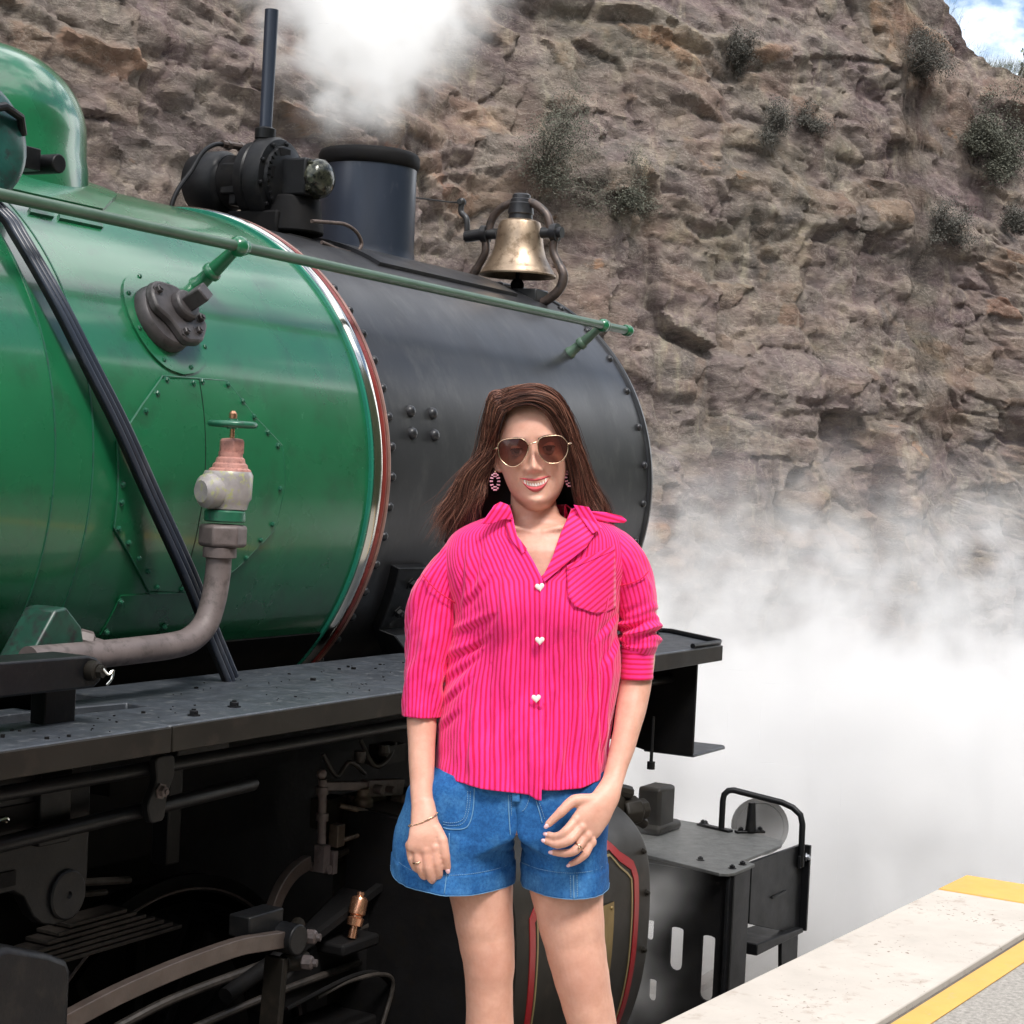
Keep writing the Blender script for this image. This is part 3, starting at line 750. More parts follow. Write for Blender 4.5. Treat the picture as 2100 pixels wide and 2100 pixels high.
# ------------------------------------------------ handrail
HY, HZ = 2.912, 2.880
hr = P(MB().tube([(-4, HY, HZ), (6.10, HY, HZ)], .0145, 18), 'handrail', MAT['rail'])
P(MB().sphere((6.125, HY, HZ), .021, 18), 'end_knob', MAT['green'], hr)
P(MB().lathe([(.018, 0), (.021, .006), (.018, .012)], (6.095, HY, HZ), AX, 16), 'collar', MAT['green'], hr)
for x, lo_ in ((-2.1, 0), (.8, 0), (3.797, 0), (5.915, 1)):
    a = Vector((x, HY, HZ)); b = cyl(x, 38, RB - .002); d = (b - a).normalized()
    mt = MAT['green'] if not lo_ else MAT['rail']
    m = MB()
    L_ = (b - a).length
    k = 1.0 if not lo_ else 0.88
    m.lathe([(.026*k, L_ + .004), (.026*k, L_ - .006), (.021*k, L_ - .014), (.019*k, L_ - .045), (.0255*k, L_ - .05), (.0265*k, L_ - .058), (.0245*k, L_ - .066), (.0205*k, L_ - .07), (.0175*k, .05), (.0155*k, .02)], a, d, 20)
    st = P(m, 'handrail_pillar', mt)
    P(MB().sphere(a, .0275*k, 20), 'ball', MAT['green'], st)
    P(MB().lathe([(.0185, -.024), (.0215, -.022), (.0215, -.015), (.0205, -.012)], a + Vector((.024+.015, 0, 0)), AX, 16), 'collar', mt, st)

# ------------------------------------------------ steam dome
DX = 3.530
prof = [(.352, -.10), (.348, -0.01), (.342, .02), (.340, .075)] + [(.340 - .255*(1-math.cos(a)), .075 + .225*math.sin(a)) for a in [PI/2*i/12 for i in range(1, 13)]] + [(.04, .304), (0.001, .305)]
dome = P(MB().lathe(prof, (DX, YA, 3.085), (0, 0, 1), 96), 'steam_dome', MAT['green'], smooth=40)
patch([(3.05, 112), (3.84, 112), (3.84, 68), (3.62, 56), (3.05, 56)], RB - .002, RB + .012, 'dome_saddle', MAT['green'], dome, 30)
for x0, x1 in ((3.31, 3.37), (3.41, 3.545)):
    patch([(x0, 51.4), (x1 + .02, 51.4), (x1, 49.4), (x0 - .02, 49.4)], RB, RB + .008, 'jacket_clip', MAT['green2'], jacket, 4)
# clack valve fitting beside the dome, mostly outside the frame
cv = P(MB().lathe([(.145, -.05), (.15, 0), (.145, .03), (.125, .045), (.05, .05)], (3.03, 3.10, 3.02), (-.2, -1, .15), 40), 'clack_valve', surf('dark_green_casting', (0.012, 0.06, 0.05), .25, 0, .3, 14, (.02, .03, .03), .35))
m = MB(); m.tube([(3.0, 3.14, 3.02), (3.27, 3.12, 3.013)], .021, 12); m.box((3.235, 3.12, 3.015), (.07, .05, .052)); m.tube([(3.295, 3.06, 3.01), (3.295, 3.17, 3.01)], .023, 14)
P(m, 'clevis', MAT['black'], cv, bevel=.003)
m = MB(); m.tube([(3.02, 3.03, 3.08), (3.08, 3.03, 3.10), (3.13, 3.03, 3.085), (3.15, 3.04, 3.05)], .010, 10)
P(m, 'drain_pipe', MAT['black'], cv)

# ------------------------------------------------ chimney
CX = 5.485
prof = [(.25, -.12), (.20, -.02), (.178, .03), (.172, .07), (.1695, .32), (.170, .36)]
ch = P(MB().lathe(prof, (CX, YA, 2.985 + .05), (0, 0, 1), 64, cap1=False), 'chimney', MAT['blue_black'], smooth=50)
ct = 2.985 + .05 + .352
P(MB().lathe([(.168, 0), (.175, .006), (.179, .02), (.179, .042), (.172, .056), (.162, .060), (.15, .05), (.148, -.2), (.02, -.2)], (CX, YA, ct - .002), (0, 0, 1), 64, cap0=False), 'chimney_cap', MAT['blackdk'], ch, smooth=50)
patch([(5.02, 125), (5.95, 125), (5.95, 62), (5.02, 62)], RB - .004, RB + .010, 'saddle_plate', MAT['smokebox'], sm, 20)
# ------------------------------------------------ turbo generator, axis across the engine
dyn = empty('turbo_generator'); dyn.parent = loco
gx, gz, gy = 4.873, 3.245, 3.93
DA = Vector((0.02, -1, 0.0)).normalized()
def gl(prof, name, mat, o=(gx, gy, gz), n=48, **k):
    return P(MB().lathe(prof, o, DA, n), name, mat, dyn, **k)
gl([(.03, -.01), (.075, 0), (.096, .018), (.104, .05), (.104, .13), (.098, .14), (.090, .15)], 'generator_end', MAT['black'])
gl([(.088, .148), (.088, .235), (.10, .245)], 'generator_body', MAT['blackdk'])
gl([(.10, .238), (.128, .246), (.130, .275), (.124, .282)], 'neck_flange', MAT['black'])
gl([(.122, .28), (.138, .292), (.140, .335), (.132, .350), (.11, .356)], 'turbine_casing', MAT['black'])
gl([(.112, .35), (.108, .368), (.072, .384), (.05, .386)], 'casing_face', MAT['black'])
# bearing box with oily cover
m = MB(); m.box((gx + .012, gy - .425, gz + .005), (.105, .10, .12)); P(m, 'bearing_box', MAT['black'], dyn, bevel=.008)
gl([(.062, .468), (.064, .48), (.060, .50), (.045, .517), (.02, .525), (.001, .526)], 'bearing_cover', MAT['grease'], (gx + .012, gy, gz + .005), 40)
for a in (40, 130, 220, 310):
    put(rivet_mesh(.0085, MAT['grease'], True), 'bolt', Vector((gx + .012 + .056*math.cos(R(a)), gy - .477, gz + .005 + .056*math.sin(R(a)))), DA, dyn)
bl = rivet_mesh(.0075, MAT['black'], True)
for k in range(10):
    a = 2*PI*k/10 + .2
    put(bl, 'bolt', Vector((gx + .118*math.cos(a), gy - .352, gz + .118*math.sin(a))), DA, dyn)
# raised maker's figures round the casing rim, read only as small ticks
m = MB()
for k in range(9):
    a = PI * (.72 + k * .065); c = Vector((gx + .098*math.cos(a), gy - .372, gz + .098*math.sin(a)))
    m.box(c, (.014, .006, .006), Matrix.Rotation(-a, 3, 'Y'))
P(m, 'raised_figures', MAT['black'], dyn)
m = MB(); m.box((gx - .075, gy - .37, gz + .015), (.028, .02, .035)); m.box((gx - .02, gy - .37, gz + .085), (.05, .02, .025))
P(m, 'casing_slot', MAT['blackdk'], dyn)
m = MB(); m.box((gx - .055, gy - .195, gz + .0), (.05, .06, .10)); m.box((gx - .04, gy - .21, gz - .06), (.06, .03, .05))
P(m, 'terminal_cover', MAT['black'], dyn, bevel=.006)
# foot and bracket
m = MB(); m.box((gx + .02, gy - .30, gz - .15), (.20, .20, .09)); m.box((gx + .08, gy - .34, gz - .215), (.36, .26, .06)); m.lathe([(.085, 0), (.095, -.05), (.105, -.12)], (gx + .03, gy - .38, gz - .05), (0, 0, 1), 24)
P(m, 'mounting_bracket', MAT['blackdk'], dyn, bevel=.008)
sp = [(gx - .015, gy - .29, gz + .10), (gx - .015, gy - .29, gz + .155)]
m = MB(); m.lathe([(.046, .08), (.040, .12), (.030, .132), (.034, .134), (.034, .165), (.027, .17)], (gx - .014, gy - .29, gz), (0, 0, 1), 24); P(m, 'pipe_socket', MAT['black'], dyn)
P(MB().tube([(gx - .014, gy - .29, gz + .16), (gx - .010, gy - .29, gz + .550)], [.0205, .0225], 24), 'exhaust_pipe', MAT['blue_black'], dyn)
P(MB().tube(bez([(4.53,3.75,3.06),(4.545,3.75,3.128), (4.575,3.75,3.181), (4.631,3.75,3.243), (4.682,3.75,3.309), (4.743,3.75,3.345), (4.80,3.75,3.354)]), .0075, 10), 'cable', MAT['black'], dyn)
m = MB(); m.tube([(4.78,3.75,3.354), (4.90,3.74,3.362)], .012, 10); m.lathe([(.016, 0), (.016, .02)], (4.80, 3.75, 3.355), AX, 6); m.lathe([(.016, 0), (.016, .02)], (4.86, 3.745, 3.359), AX, 6)
P(m, 'cable_gland', MAT['iron'], dyn)
P(MB().tube(bez([(4.80,3.40,3.10), (4.92,3.40,3.112), (4.989,3.40,3.116), (5.055,3.4,3.100), (5.087,3.4,3.066), (5.053,3.4,3.035), (4.97,3.4,3.03), (4.86,3.4,3.042)]), .0062, 10), 'conduit', MAT['rust'], dyn)

# ------------------------------------------------ bell
bell = empty('bell_assembly'); bell.parent = loco
bx, by = 6.15, 3.397
m = MB(); m.lathe([(.145, 0), (.146, .006), (.138, .014), (.134, .024), (.130, .028), (.120, .045), (.104, .075), (.094, .11), (.088, .15), (.083, .185), (.076, .204), (.055, .213), (.03, .216)], (bx, by, 3.086), (0, 0, 1), 64, cap0=False)
m.lathe([(.03, .20), (.07, .18), (.08, .14), (.09, .1), (.12, .03), (.143, .001)], (bx, by, 3.086), (0, 0, 1), 64, cap0=False, cap1=False)
P(m, 'bell', MAT['bronze'], bell, smooth=40)
m = MB(); m.tube([(bx, by, 3.22), (bx, by, 3.06)], .008, 8); m.sphere((bx, by, 3.052), .027, 14, (1, 1, .95)); P(m, 'clapper', MAT['blackdk'], bell)
m = MB(); m.lathe([(.047, 0), (.045, .02), (.05, .024), (.046, .05), (.046, .062), (.042, .066), (.041, .078), (.036, .082), (.034, .095), (.028, .1)], (bx, by, 3.297), (0, 0, 1), 24); P(m, 'bell_crown', MAT['smokebox'], bell)
arch = bez([(bx, by + .135, 3.245), (bx, by + .125, 3.30), (bx, by + .085, 3.345), (bx, by + .02, 3.365), (bx, by - .05, 3.36), (bx, by - .11, 3.315), (bx, by - .135, 3.245)], 6)
P(MB().tube(arch, .0165, 14), 'yoke', MAT['iron'], bell)
for s in (1, -1):
    yy = by + s * .15
    m = MB(); m.tube([(bx, yy - s*.055, 3.248), (bx, yy + s*.03, 3.248)], .021, 16); m.tube([(bx, yy - .012, 3.248), (bx, yy + .012, 3.248)], .034, 20)
    P(m, 'trunnion', MAT['smokebox'], bell)
    leg = bez([(bx, yy, 3.235), (bx, yy - s*.004, 3.18), (bx, yy + s*.022, 3.13), (bx, yy + s*.045, 3.085), (bx, yy + s*.03, 3.035), (bx, yy - s*.02, 2.995), (bx, yy - s*.05, 2.985)], 6)
    P(MB().tube(leg, [.0155] * 14 + [.018] * (len(leg) - 14), 14), 'support_arm', MAT['iron'], bell)
m = MB(); m.box((bx, by, 3.01), (.10, .22, .05)); m.lathe([(.09, -.1), (.06, .02)], (bx, by, 3.0), (0, 0, 1), 20); P(m, 'pedestal', MAT['smokebox'], bell, bevel=.006)
m = MB(); m.tube([(bx, by + .16, 3.248), (bx, by + .235, 3.240)], .023, 14)
m.tube(bez([(bx, by + .235, 3.225), (bx, by + .232, 3.27), (bx, by + .238, 3.31), (bx, by + .262, 3.335), (bx, by + .262, 3.372)], 5), .0115, 12); m.sphere((bx, by + .262, 3.375), .0165, 10); m.tube([(bx-.02, by + .262, 3.372), (bx + .02, by + .262, 3.375)], .0105, 10)
P(m, 'crank_arm', MAT['smokebox'], bell)
P(MB().tube([(bx, by + .262, 3.372), (bx - .05, by + .285, 3.366), (5.62, 3.68, 3.325)], [.0035, .0028, .0028], 6), 'pull_cord', MAT['black'], bell)

# ------------------------------------------------ diagonal conduits strapped across the barrel
path = [(2.99, 60), (3.05, 52), (3.119, 43.5), (3.127, 38.2), (3.157, 27.0), (3.21, 16.8), (3.293, 7.1)]
pts = [cyl(x, th, RB + .045) for x, th in path] + [Vector((3.405, 2.822, 2.24)), Vector((3.54, 2.81, 2.048)), Vector((3.634, 2.805, 1.903)), Vector((3.709, 2.80, 1.79))]
mid = bez(pts, 8)
def side(pts, off, out):
    r = []
    for i, p in enumerate(pts):
        t = (pts[min(i+1, len(pts)-1)] - pts[max(i-1, 0)]).normalized()
        q = Vector((0, p.y - YA, p.z - ZA)).normalized()
        if p.z < ZA: q = Vector((0, -1, 0))
        s_ = t.cross(q).normalized()
        r.append(p + s_ * off + q * out)
    return r
cn = empty('conduit_run'); cn.parent = loco
for off in (-.0150, 0.0, .0150):
    P(MB().tube(side(mid, off, 0), .0074, 12), 'conduit', MAT['blue_black'], cn)
m = MB(); A_ = side(mid, -.025, -.012); B_ = side(mid, .025, -.012); A2 = side(mid, -.025, -.002); B2 = side(mid, .025, -.002)
m.rings([[a, b, c, d] for a, b, c, d in zip(A_, A2, B2, B_)], True, True, True); P(m, 'backing_strap', MAT['black'], cn)

# ------------------------------------------------ steam valve and its pipe
vy = 2.72
val = empty('steam_valve'); val.parent = loco
worn = surf('worn_valve_paint', (0.30, 0.275, 0.27), 0.35, 0.1, 0.25, 22, (0.36, 0.37, 0.14), 0.26, bump=.001, bscale=120)
wheel = MB()
for k in range(40):
    pass
ringpts = [(3.555 + .052*math.cos(2*PI*k/40), vy + .052*math.sin(2*PI*k/40), 2.421) for k in range(41)]
wheel.tube(ringpts, .0078, 12, cap=False)
for k in range(5):
    a = 2*PI*k/5 + .3
    wheel.tube([(3.555 + .008*math.cos(a), vy + .008*math.sin(a), 2.423), (3.555 + .05*math.cos(a), vy + .05*math.sin(a), 2.421)], .006, 8)
wheel.lathe([(.013, -.012), (.014, 0), (.012, .012)], (3.555, vy, 2.422), (0, 0, 1), 14)
P(wheel, 'handwheel', MAT['green2'], val)
P(MB().lathe([(.006, 0), (.006, .05), (.010, .05), (.010, .062), (.005, .068)], (3.555, vy, 2.385), (0, 0, 1), 10), 'spindle', MAT['copper'], val)
P(MB().lathe([(.030, 0), (.0315, .004), (.0315, .03), (.028, .036), (.012, .038)], (3.556, vy, 2.350), (0, 0, 1), 6), 'gland_nut', MAT['pink'], val, smooth=25, bevel=.002)
P(MB().lathe([(.052, 0), (.050, .008), (.043, .012), (.041, .020), (.036, .024), (.034, .034), (.029, .038), (.029, .05)], (3.553, vy, 2.305), (0, 0, 1), 28), 'bonnet', MAT['pink'], val)
P(MB().lathe([(.040, 0), (.048, .004), (.052, .02), (.058, .03), (.0595, .085), (.055, .094)], (3.547, vy, 2.215), (0, 0, 1), 32), 'valve_body', worn, val)
P(MB().lathe([(.036, 0), (.040, .02), (.043, .035), (.040, .05), (.026, .062)], (3.525, vy, 2.262), (-1, .25, -.05), 20), 'side_port', worn, val)
P(MB().lathe([(.045, 0), (.049, .003), (.049, .024), (.045, .028)], (3.541, vy, 2.188), (0, 0, 1), 32), 'green_collar', MAT['green2'], val)
P(MB().lathe([(.050, 0), (.058, .006), (.058, .048), (.050, .054)], (3.537, vy, 2.128), (0, 0, 1), 6, ref=(.3, 1, 0)), 'union_nut', MAT['pipe'], val, smooth=25, bevel=.004)
P(MB().lathe([(.036, 0), (.040, .002), (.040, .024), (.034, .028)], (3.528, vy, 2.102), (0, 0, 1), 28), 'pipe_collar', MAT['pipe'], val)
pp = bez([(3.527, vy, 2.12), (3.524, vy, 2.06), (3.512, vy, 2.0), (3.485, vy, 1.945), (3.43, vy, 1.912), (3.36, vy, 1.902), (3.25, vy, 1.899), (3.12, vy, 1.897), (2.9, vy, 1.897)], 6)
P(MB().tube(pp, .0305, 24), 'steam_pipe', MAT['pipe'], val)

# ------------------------------------------------ running board
def deckplate(name, poly):
    return P(MB().prism(poly, 1.738, 1.787, 'z'), name, MAT['deck'], bevel=.004)
P(MB().box2((-4, 2.400, 1.733), (2.982, 2.409, 1.785)), 'edge_angle', MAT['casing'], bevel=.002); P(MB().box2((2.988, 2.400, 1.733), (5.93, 2.409, 1.785)), 'edge_angle', MAT['casing'], bevel=.002)
deckplate('running_board', [(-4, 2.41), (2.982, 2.41), (2.982, 2.645), (-4, 2.645)])
deckplate('running_board', [(2.988, 2.41), (5.93, 2.41), (5.96, 2.42), (5.985, 2.45), (6.21, 2.72), (6.215, 2.75), (6.05, 2.93), (4.6, 2.93), (3.82, 2.93), (3.24, 2.93), (3.24, 2.80), (3.0, 2.80), (3.0, 2.73), (3.20, 2.705), (3.19, 2.628), (2.988, 2.645)])
P(MB().prism([(-4, 2.74), (2.95, 2.74), (2.95, 2.80), (-4, 2.80)], 1.74, 1.786, 'z'), 'deck_angle', MAT['deck'], bevel=.003)
lip = MB()
lp = [(5.70, 2.415, 1.795), (5.93, 2.415, 1.795), (5.965, 2.428, 1.795), (5.99, 2.46, 1.795), (6.205, 2.715, 1.795), (6.205, 2.755, 1.795), (6.05, 2.925, 1.795), (5.2, 2.925, 1.795)]
lip.tube(lp, .009, 8); P(lip, 'edge_bead', MAT['black'])
nut = rivet_mesh(.012, MAT['steel'], True); nut2 = rivet_mesh(.010, MAT['black'], True)
for x, y in ((5.63, 2.62), (5.80, 2.60), (5.72, 2.74), (5.92, 2.70), (5.55, 2.80), (5.85, 2.82), (6.08, 2.72), (3.14, 2.47), (3.32, 2.50)):
    put(nut2, 'bolt', (x, y, 1.787), (0, 0, 1), loco, x * 13)
# bits of coal and dust on the deck
rng = random.Random(3); m = MB()
for k in range(150):
    x = 2.4 + rng.random() ** 1.3 * 3.0; y = 2.43 + rng.random() * .4
    if x < 3.25 and y > 2.6: continue
    s_ = .002 + .006 * rng.random() ** 3
    m.box((x, y, 1.787 + s_ * .4), (s_ * (1 + rng.random()), s_, s_ * .8), Matrix.Rotation(rng.random() * 6, 3, 'Z'))
P(m, 'coal_crumbs', MAT['blackdk'], kind='stuff', smooth=0)
# bracket under the front end of the board
m = MB(); m.prism([(2.455, 1.735), (3.1, 1.735), (3.1, 1.45), (2.75, 1.43), (2.62, 1.405), (2.455, 1.41)], 5.838, 5.852, 'x'); fb = P(m, 'end_bracket', MAT['blackdk'], bevel=.002)
m = MB(); m.prism([(5.845, 2.452), (6.12, 2.45), (6.15, 2.47), (6.14, 2.60), (5.845, 2.64)], 1.402, 1.412, 'z'); P(m, 'foot_plate', MAT['deck'], fb, bevel=.002)
m = MB(); m.prism([(5.20, 1.735), (5.80, 1.735), (5.80, 1.68), (5.62, 1.60), (5.45, 1.50), (5.2, 1.46)], 2.95, 2.97, 'y')
m.tube(bez([(5.15, 2.7, 1.60), (5.4, 2.66, 1.66), (5.66, 2.62, 1.685), (5.70, 2.62, 1.64), (5.55, 2.64, 1.60), (5.52, 2.66, 1.55), (5.25, 2.7, 1.46)], 6), .022, 12)
m.box((5.58, 2.6, 1.53), (.05, .05, .12), Matrix.Rotation(.4, 3, 'Y')); m.tube([(5.60, 2.5, 1.56), (5.60, 2.5, 1.40)], .006, 8); m.tube([(5.60, 2.5, 1.41), (5.60, 2.5, 1.385)], .014, 8)
P(m, 'gusset', MAT['black'], fb)
# smokebox stay with two bolts
m = MB(); rows = []
for th in (-18.8, -22, -26, -30, -34): rows.append([cyl(4.60 + (th + 18.8) * -.0035, th, RB - .02), cyl(4.60 + (th + 18.8) * -.0035, th, RB + .028), cyl(4.78 + (th + 18.8) * -.004, th, RB + .028), cyl(4.78 + (th + 18.8) * -.004, th, RB - .02)])
rows.append([Vector((4.66, 3.0, 1.84)), Vector((4.66, 2.93, 1.84)), Vector((4.90, 2.93, 1.84)), Vector((4.90, 3.0, 1.84))])
rows.append([Vector((4.70, 3.0, 1.78)), Vector((4.70, 2.90, 1.78)), Vector((4.98, 2.90, 1.78)), Vector((4.98, 3.0, 1.78))])
m.rings(rows, True, True, True); st_ = P(m, 'smokebox_stay', MAT['black'], bevel=.003)
for x, th in ((4.70, -22.5), (4.70, -29.5)): put(rivet_mesh(.015, MAT['black'], True), 'bolt', cyl(x, th, RB + .027), rad(th), st_)

# ------------------------------------------------ green bracket, lever bar and its bolt at the left edge
m = MB(); m.rings([[(3.02, 2.92, 2.02), (3.055, 2.92, 2.02), (3.09, 2.72, 1.86), (3.0, 2.72, 1.86)], [(3.02, 2.84, 2.02), (3.055, 2.84, 2.02), (3.15, 2.64, 1.87), (2.95, 2.64, 1.87)]], True, True, True)
gbm = surf('grimy_green', (0.012, 0.05, 0.034), .4, 0, .3, 14, (.018, .02, .02), .45)
gb = P(MB().prism([(2.93, 1.87), (3.02, 1.995), (3.055, 2.0), (3.105, 1.955), (3.12, 1.90), (3.10, 1.86)], 2.76, 2.85, 'y'), 'green_bracket', gbm, bevel=.006)
m = MB(); m.lathe([(.022, 0), (.026, .01), (.026, .035), (.02, .04)], (3.118, 2.79, 1.925), (.75, -.6, -.25), 8); m.tube([(3.12, 2.79, 1.925), (3.175, 2.75, 1.905)], .016, 12); P(m, 'bracket_bolt', MAT['pipe'], gb)
m = MB(); m.prism([(2.0, 1.862), (2.88, 1.862), (2.90, 1.875), (2.902, 1.905), (2.885, 1.922), (2.86, 1.928), (2.0, 1.935)], 2.52, 2.62, 'y'); lv = P(m, 'spring_beam', MAT['black'], bevel=.005)
m = MB(); m.lathe([(.019, 0), (.021, .004), (.021, .02), (.016, .024)], (2.862, 2.522, 1.898), (.15, -1, 0), 12); m.lathe([(.013, .022), (.013, .035)], (2.862, 2.522, 1.898), (.15, -1, 0), 8); P(m, 'beam_bolt', MAT['casing'], lv)
P(MB().tube(bez([(2.868, 2.49, 1.904), (2.874, 2.48, 1.893), (2.884, 2.478, 1.900), (2.882, 2.478, 1.884), (2.87, 2.48, 1.872)], 5), .0028, 8), 'split_pin', MAT['polished'], lv)
m = MB(); m.box((2.85, 2.60, 1.70), (.09, .04, .32)); P(m, 'beam_post', MAT['black'], lv, bevel=.003)
m = MB(); m.box((3.13, 2.86, 1.86), (.075, .03, .13)); P(m, 'stay_plate', MAT['blackdk'], lv, bevel=.003)
# big hanger plate below the board with its boss
hp = [(2.0, 1.73), (2.972, 1.73), (2.976, 1.46), (2.972, 1.42), (2.955, 1.385), (2.92, 1.368), (2.88, 1.366), (2.845, 1.376), (2.82, 1.395), (2.79, 1.44), (2.76, 1.457), (2.0, 1.462)]
m = MB(); m.prism(hp, 2.60, 2.63, 'y'); hg = P(m, 'frame_plate', MAT['black'], bevel=.003)
P(MB().lathe([(.052, 0), (.052, .006), (.048, .009), (.008, .009), (.006, .004), (.001, .004)], (2.913, 2.60, 1.424), (0, -1, 0), 40), 'boss', MAT['black'], hg)
m = MB(); m.box((2.70, 2.597, 1.606), (.23, .004, .048)); m.box((2.66, 2.597, 1.485), (.20, .004, .03)); P(m, 'plate_opening', MAT['blackdk'], hg)
P(MB().tube(bez([(2.60, 2.575, 1.612), (2.65, 2.57, 1.611), (2.69, 2.57, 1.616), (2.705, 2.572, 1.610)], 5), [.006] * 15 + [.003], 10), 'bright_pin', MAT['polished'], hg)
# reach rods under the board
P(MB().tube([(0, 2.55, 1.676), (6.0, 2.55, 1.664)], .0155, 16), 'reach_rod', MAT['black'])
P(MB().tube([(0, 2.55, 1.545), (2.664, 2.55, 1.572), (3.47, 2.55, 1.591), (3.482, 2.55, 1.591)], [.0165, .0165, .0165, .010], 16), 'reach_rod', MAT['black'])
m = MB(); m.prism(rnd([(3.075, 1.70), (3.14, 1.70), (3.142, 1.655), (3.12, 1.615), (3.115, 1.56), (3.07, 1.558), (3.055, 1.60), (3.085, 1.65)]), 2.515, 2.535, 'y'); hb = P(m, 'rod_hanger', MAT['black'], bevel=.003)
put(rivet_mesh(.012, MAT['pipe'], True), 'bolt', (3.098, 2.515, 1.625), (0, -1, 0), hb)

# ------------------------------------------------ frame, wheels and motion
m = MB(); m.box2((-4, 3.19, .45), (6.6, 3.22, 1.62)); m.box2((-4, 2.95, 1.55), (6.0, 3.2, 1.70)); m.box2((-4, 3.22, .5), (6.6, 4.08, .9)); m.box2((-4, 4.08, .45), (6.6, 4.11, 1.62)); m.box2((3.5, 3.0, 1.5), (6.3, 4.3, 1.66))
P(m, 'main_frame', MAT['blackdk'])
m = MB(); m.box2((-4, 3.1, 1.30), (4.35, 4.2, 1.56)); P(m, 'ashpan', MAT['blackdk'])
def wheel_(xc, side_):
    yb = YA - side_ * .52; s_ = -side_
    m = MB(); m.lathe([(.60, .12), (.645, .125), (.645, .10), (.61, .095), (.605, -.01), (.575, -.012), (.572, .12)], (xc, yb, .61), (0, s_, 0), 96, cap0=False, cap1=False)
    w_ = P(m, 'driving_wheel', MAT['black'])
    P(MB().lathe([(.606, -.016), (.611, -.014), (.611, -.008), (.606, -.008)], (xc, yb + s_ * .139, .61), (0, s_, 0), 96, cap0=False, cap1=False), 'tyre_edge', MAT['pipe'], w_)
    m = MB(); m.lathe([(.574, .0), (.575, .03), (.53, .035), (.528, 0)], (xc, yb, .61), (0, s_, 0), 96, cap0=False, cap1=False)
    P(m, 'rim', MAT['blackdk'], w_)
    m = MB(); m.lathe([(.12, -.03), (.12, .06), (.09, .07), (.02, .07)], (xc, yb, .61), (0, s_, 0), 24); P(m, 'hub', MAT['blackdk'], w_)
    for k in range(12):
        a = 2*PI*k/12
        m = MB(); m.bar((xc + .09*math.cos(a), yb, .61 + .09*math.sin(a)), (xc + .54*math.cos(a), yb, .61 + .54*math.sin(a)), .03, .045, (0, 1, 0)); P(m, 'spoke', MAT['blackdk'], w_, bevel=.006)
    m = MB(); m.lathe([(.56, -.015), (.56, .035)], (xc, yb, .61), (0, s_, 0), 20, a0=.4, a1=1.7, cap0=False); P(m, 'balance_weight', MAT['blackdk'], w_)
for xc in (.98, 2.38, 3.78): wheel_(xc, 1); wheel_(xc, -1)
rodm = surf('oily_brown_rod', (0.075, 0.058, 0.05), 0.42, 0.35, 0.25, 16, (0.07, 0.05, 0.042), 0.35, bump=.0008, bscale=80)
m = MB(); rp = bez([(2.1, 2.45, 1.115), (2.746, 2.45, 1.222), (3.02, 2.45, 1.253), (3.28, 2.45, 1.262), (3.40, 2.45, 1.253), (3.47, 2.45, 1.246)], 6)
m.rings([[p + Vector((0, -.012, -.019)), p + Vector((0, -.012, .019)), p + Vector((0, .012, .019)), p + Vector((0, .012, -.019))] for p in rp], True, True, True)
rr = P(m, 'radius_rod', rodm, bevel=.002)
m = MB(); m.tube([(3.50, 2.42, 1.243), (3.50, 2.52, 1.243)], .036, 20); m.box((3.44, 2.50, 1.285), (.13, .06, .05)); P(m, 'rod_end', MAT['black'], rr, bevel=.004)
for p in ((3.555, 2.44, 1.238), (3.53, 2.43, 1.185)):
    m = MB(); m.lathe([(.014, 0), (.017, .003), (.017, .022), (.013, .026), (.009, .027), (.009, .036), (.001, .037)], p, (.35, -1, 0), 8); P(m, 'castle_nut', MAT['pipe'], rr, smooth=25)
m = MB(); m.tube([(3.50, 2.46, 1.185), (3.56, 2.44, 1.182)], .022, 14); m.tube([(3.54, 2.47, 1.225), (3.68, 2.55, 1.225)], .018, 12); m.bar((3.485, 2.47, 1.20), (3.45, 2.47, .72), .02, .055, (0, 1, 0)); P(m, 'combination_lever', MAT['casing'], rr, bevel=.003)
# expansion link curve
lk = bez([(3.845, 2.75, 1.165), (3.862, 2.75, 1.215), (3.895, 2.75, 1.255), (3.94, 2.75, 1.282), (4.0, 2.75, 1.297)], 6); m = MB(); rows = []
for i, p in enumerate(lk):
    t = (lk[min(i+1, len(lk)-1)] - lk[max(i-1, 0)]).normalized(); n_ = Vector((t.z, 0, -t.x)) * .018
    rows.append([p - n_ + Vector((0, -.012, 0)), p + n_ + Vector((0, -.012, 0)), p + n_ + Vector((0, .012, 0)), p - n_ + Vector((0, .012, 0))])
m.rings(rows, True, True, True); lnk = P(m, 'curved_link', rodm, bevel=.002)
m = MB(); m.tube([(4.035, 2.74, 1.51), (4.045, 2.74, 1.34)], .0115, 12); m.lathe([(.017, 0), (.017, .02)], (4.042, 2.74, 1.40), (0, 0, 1), 12); m.lathe([(.016, 0), (.016, .02)], (4.036, 2.74, 1.47), (0, 0, 1), 12); m.sphere((4.03, 2.74, 1.525), .014, 10); m.box((4.05, 2.74, 1.30), (.03, .03, .07)); m.box((4.085, 2.73, 1.285), (.02, .02, .06)); m.tube([(4.06, 2.72, 1.27), (4.06, 2.78, 1.27)], .012, 10)
P(m, 'lifting_link', MAT['pipe'], lnk)
m = MB(); m.bar((4.04, 2.74, 1.492), (4.24, 2.74, 1.468), .02, .022); m.box((4.33, 2.74, 1.452), (.18, .03, .045), Matrix.Rotation(.1, 3, 'Y')); m.tube([(4.27, 2.70, 1.457), (4.27, 2.78, 1.457)], .013, 10); m.tube([(4.33, 2.70, 1.45), (4.33, 2.78, 1.45)], .009, 10)
P(m, 'lubricator_arm', MAT['pipe'], lnk, bevel=.002)
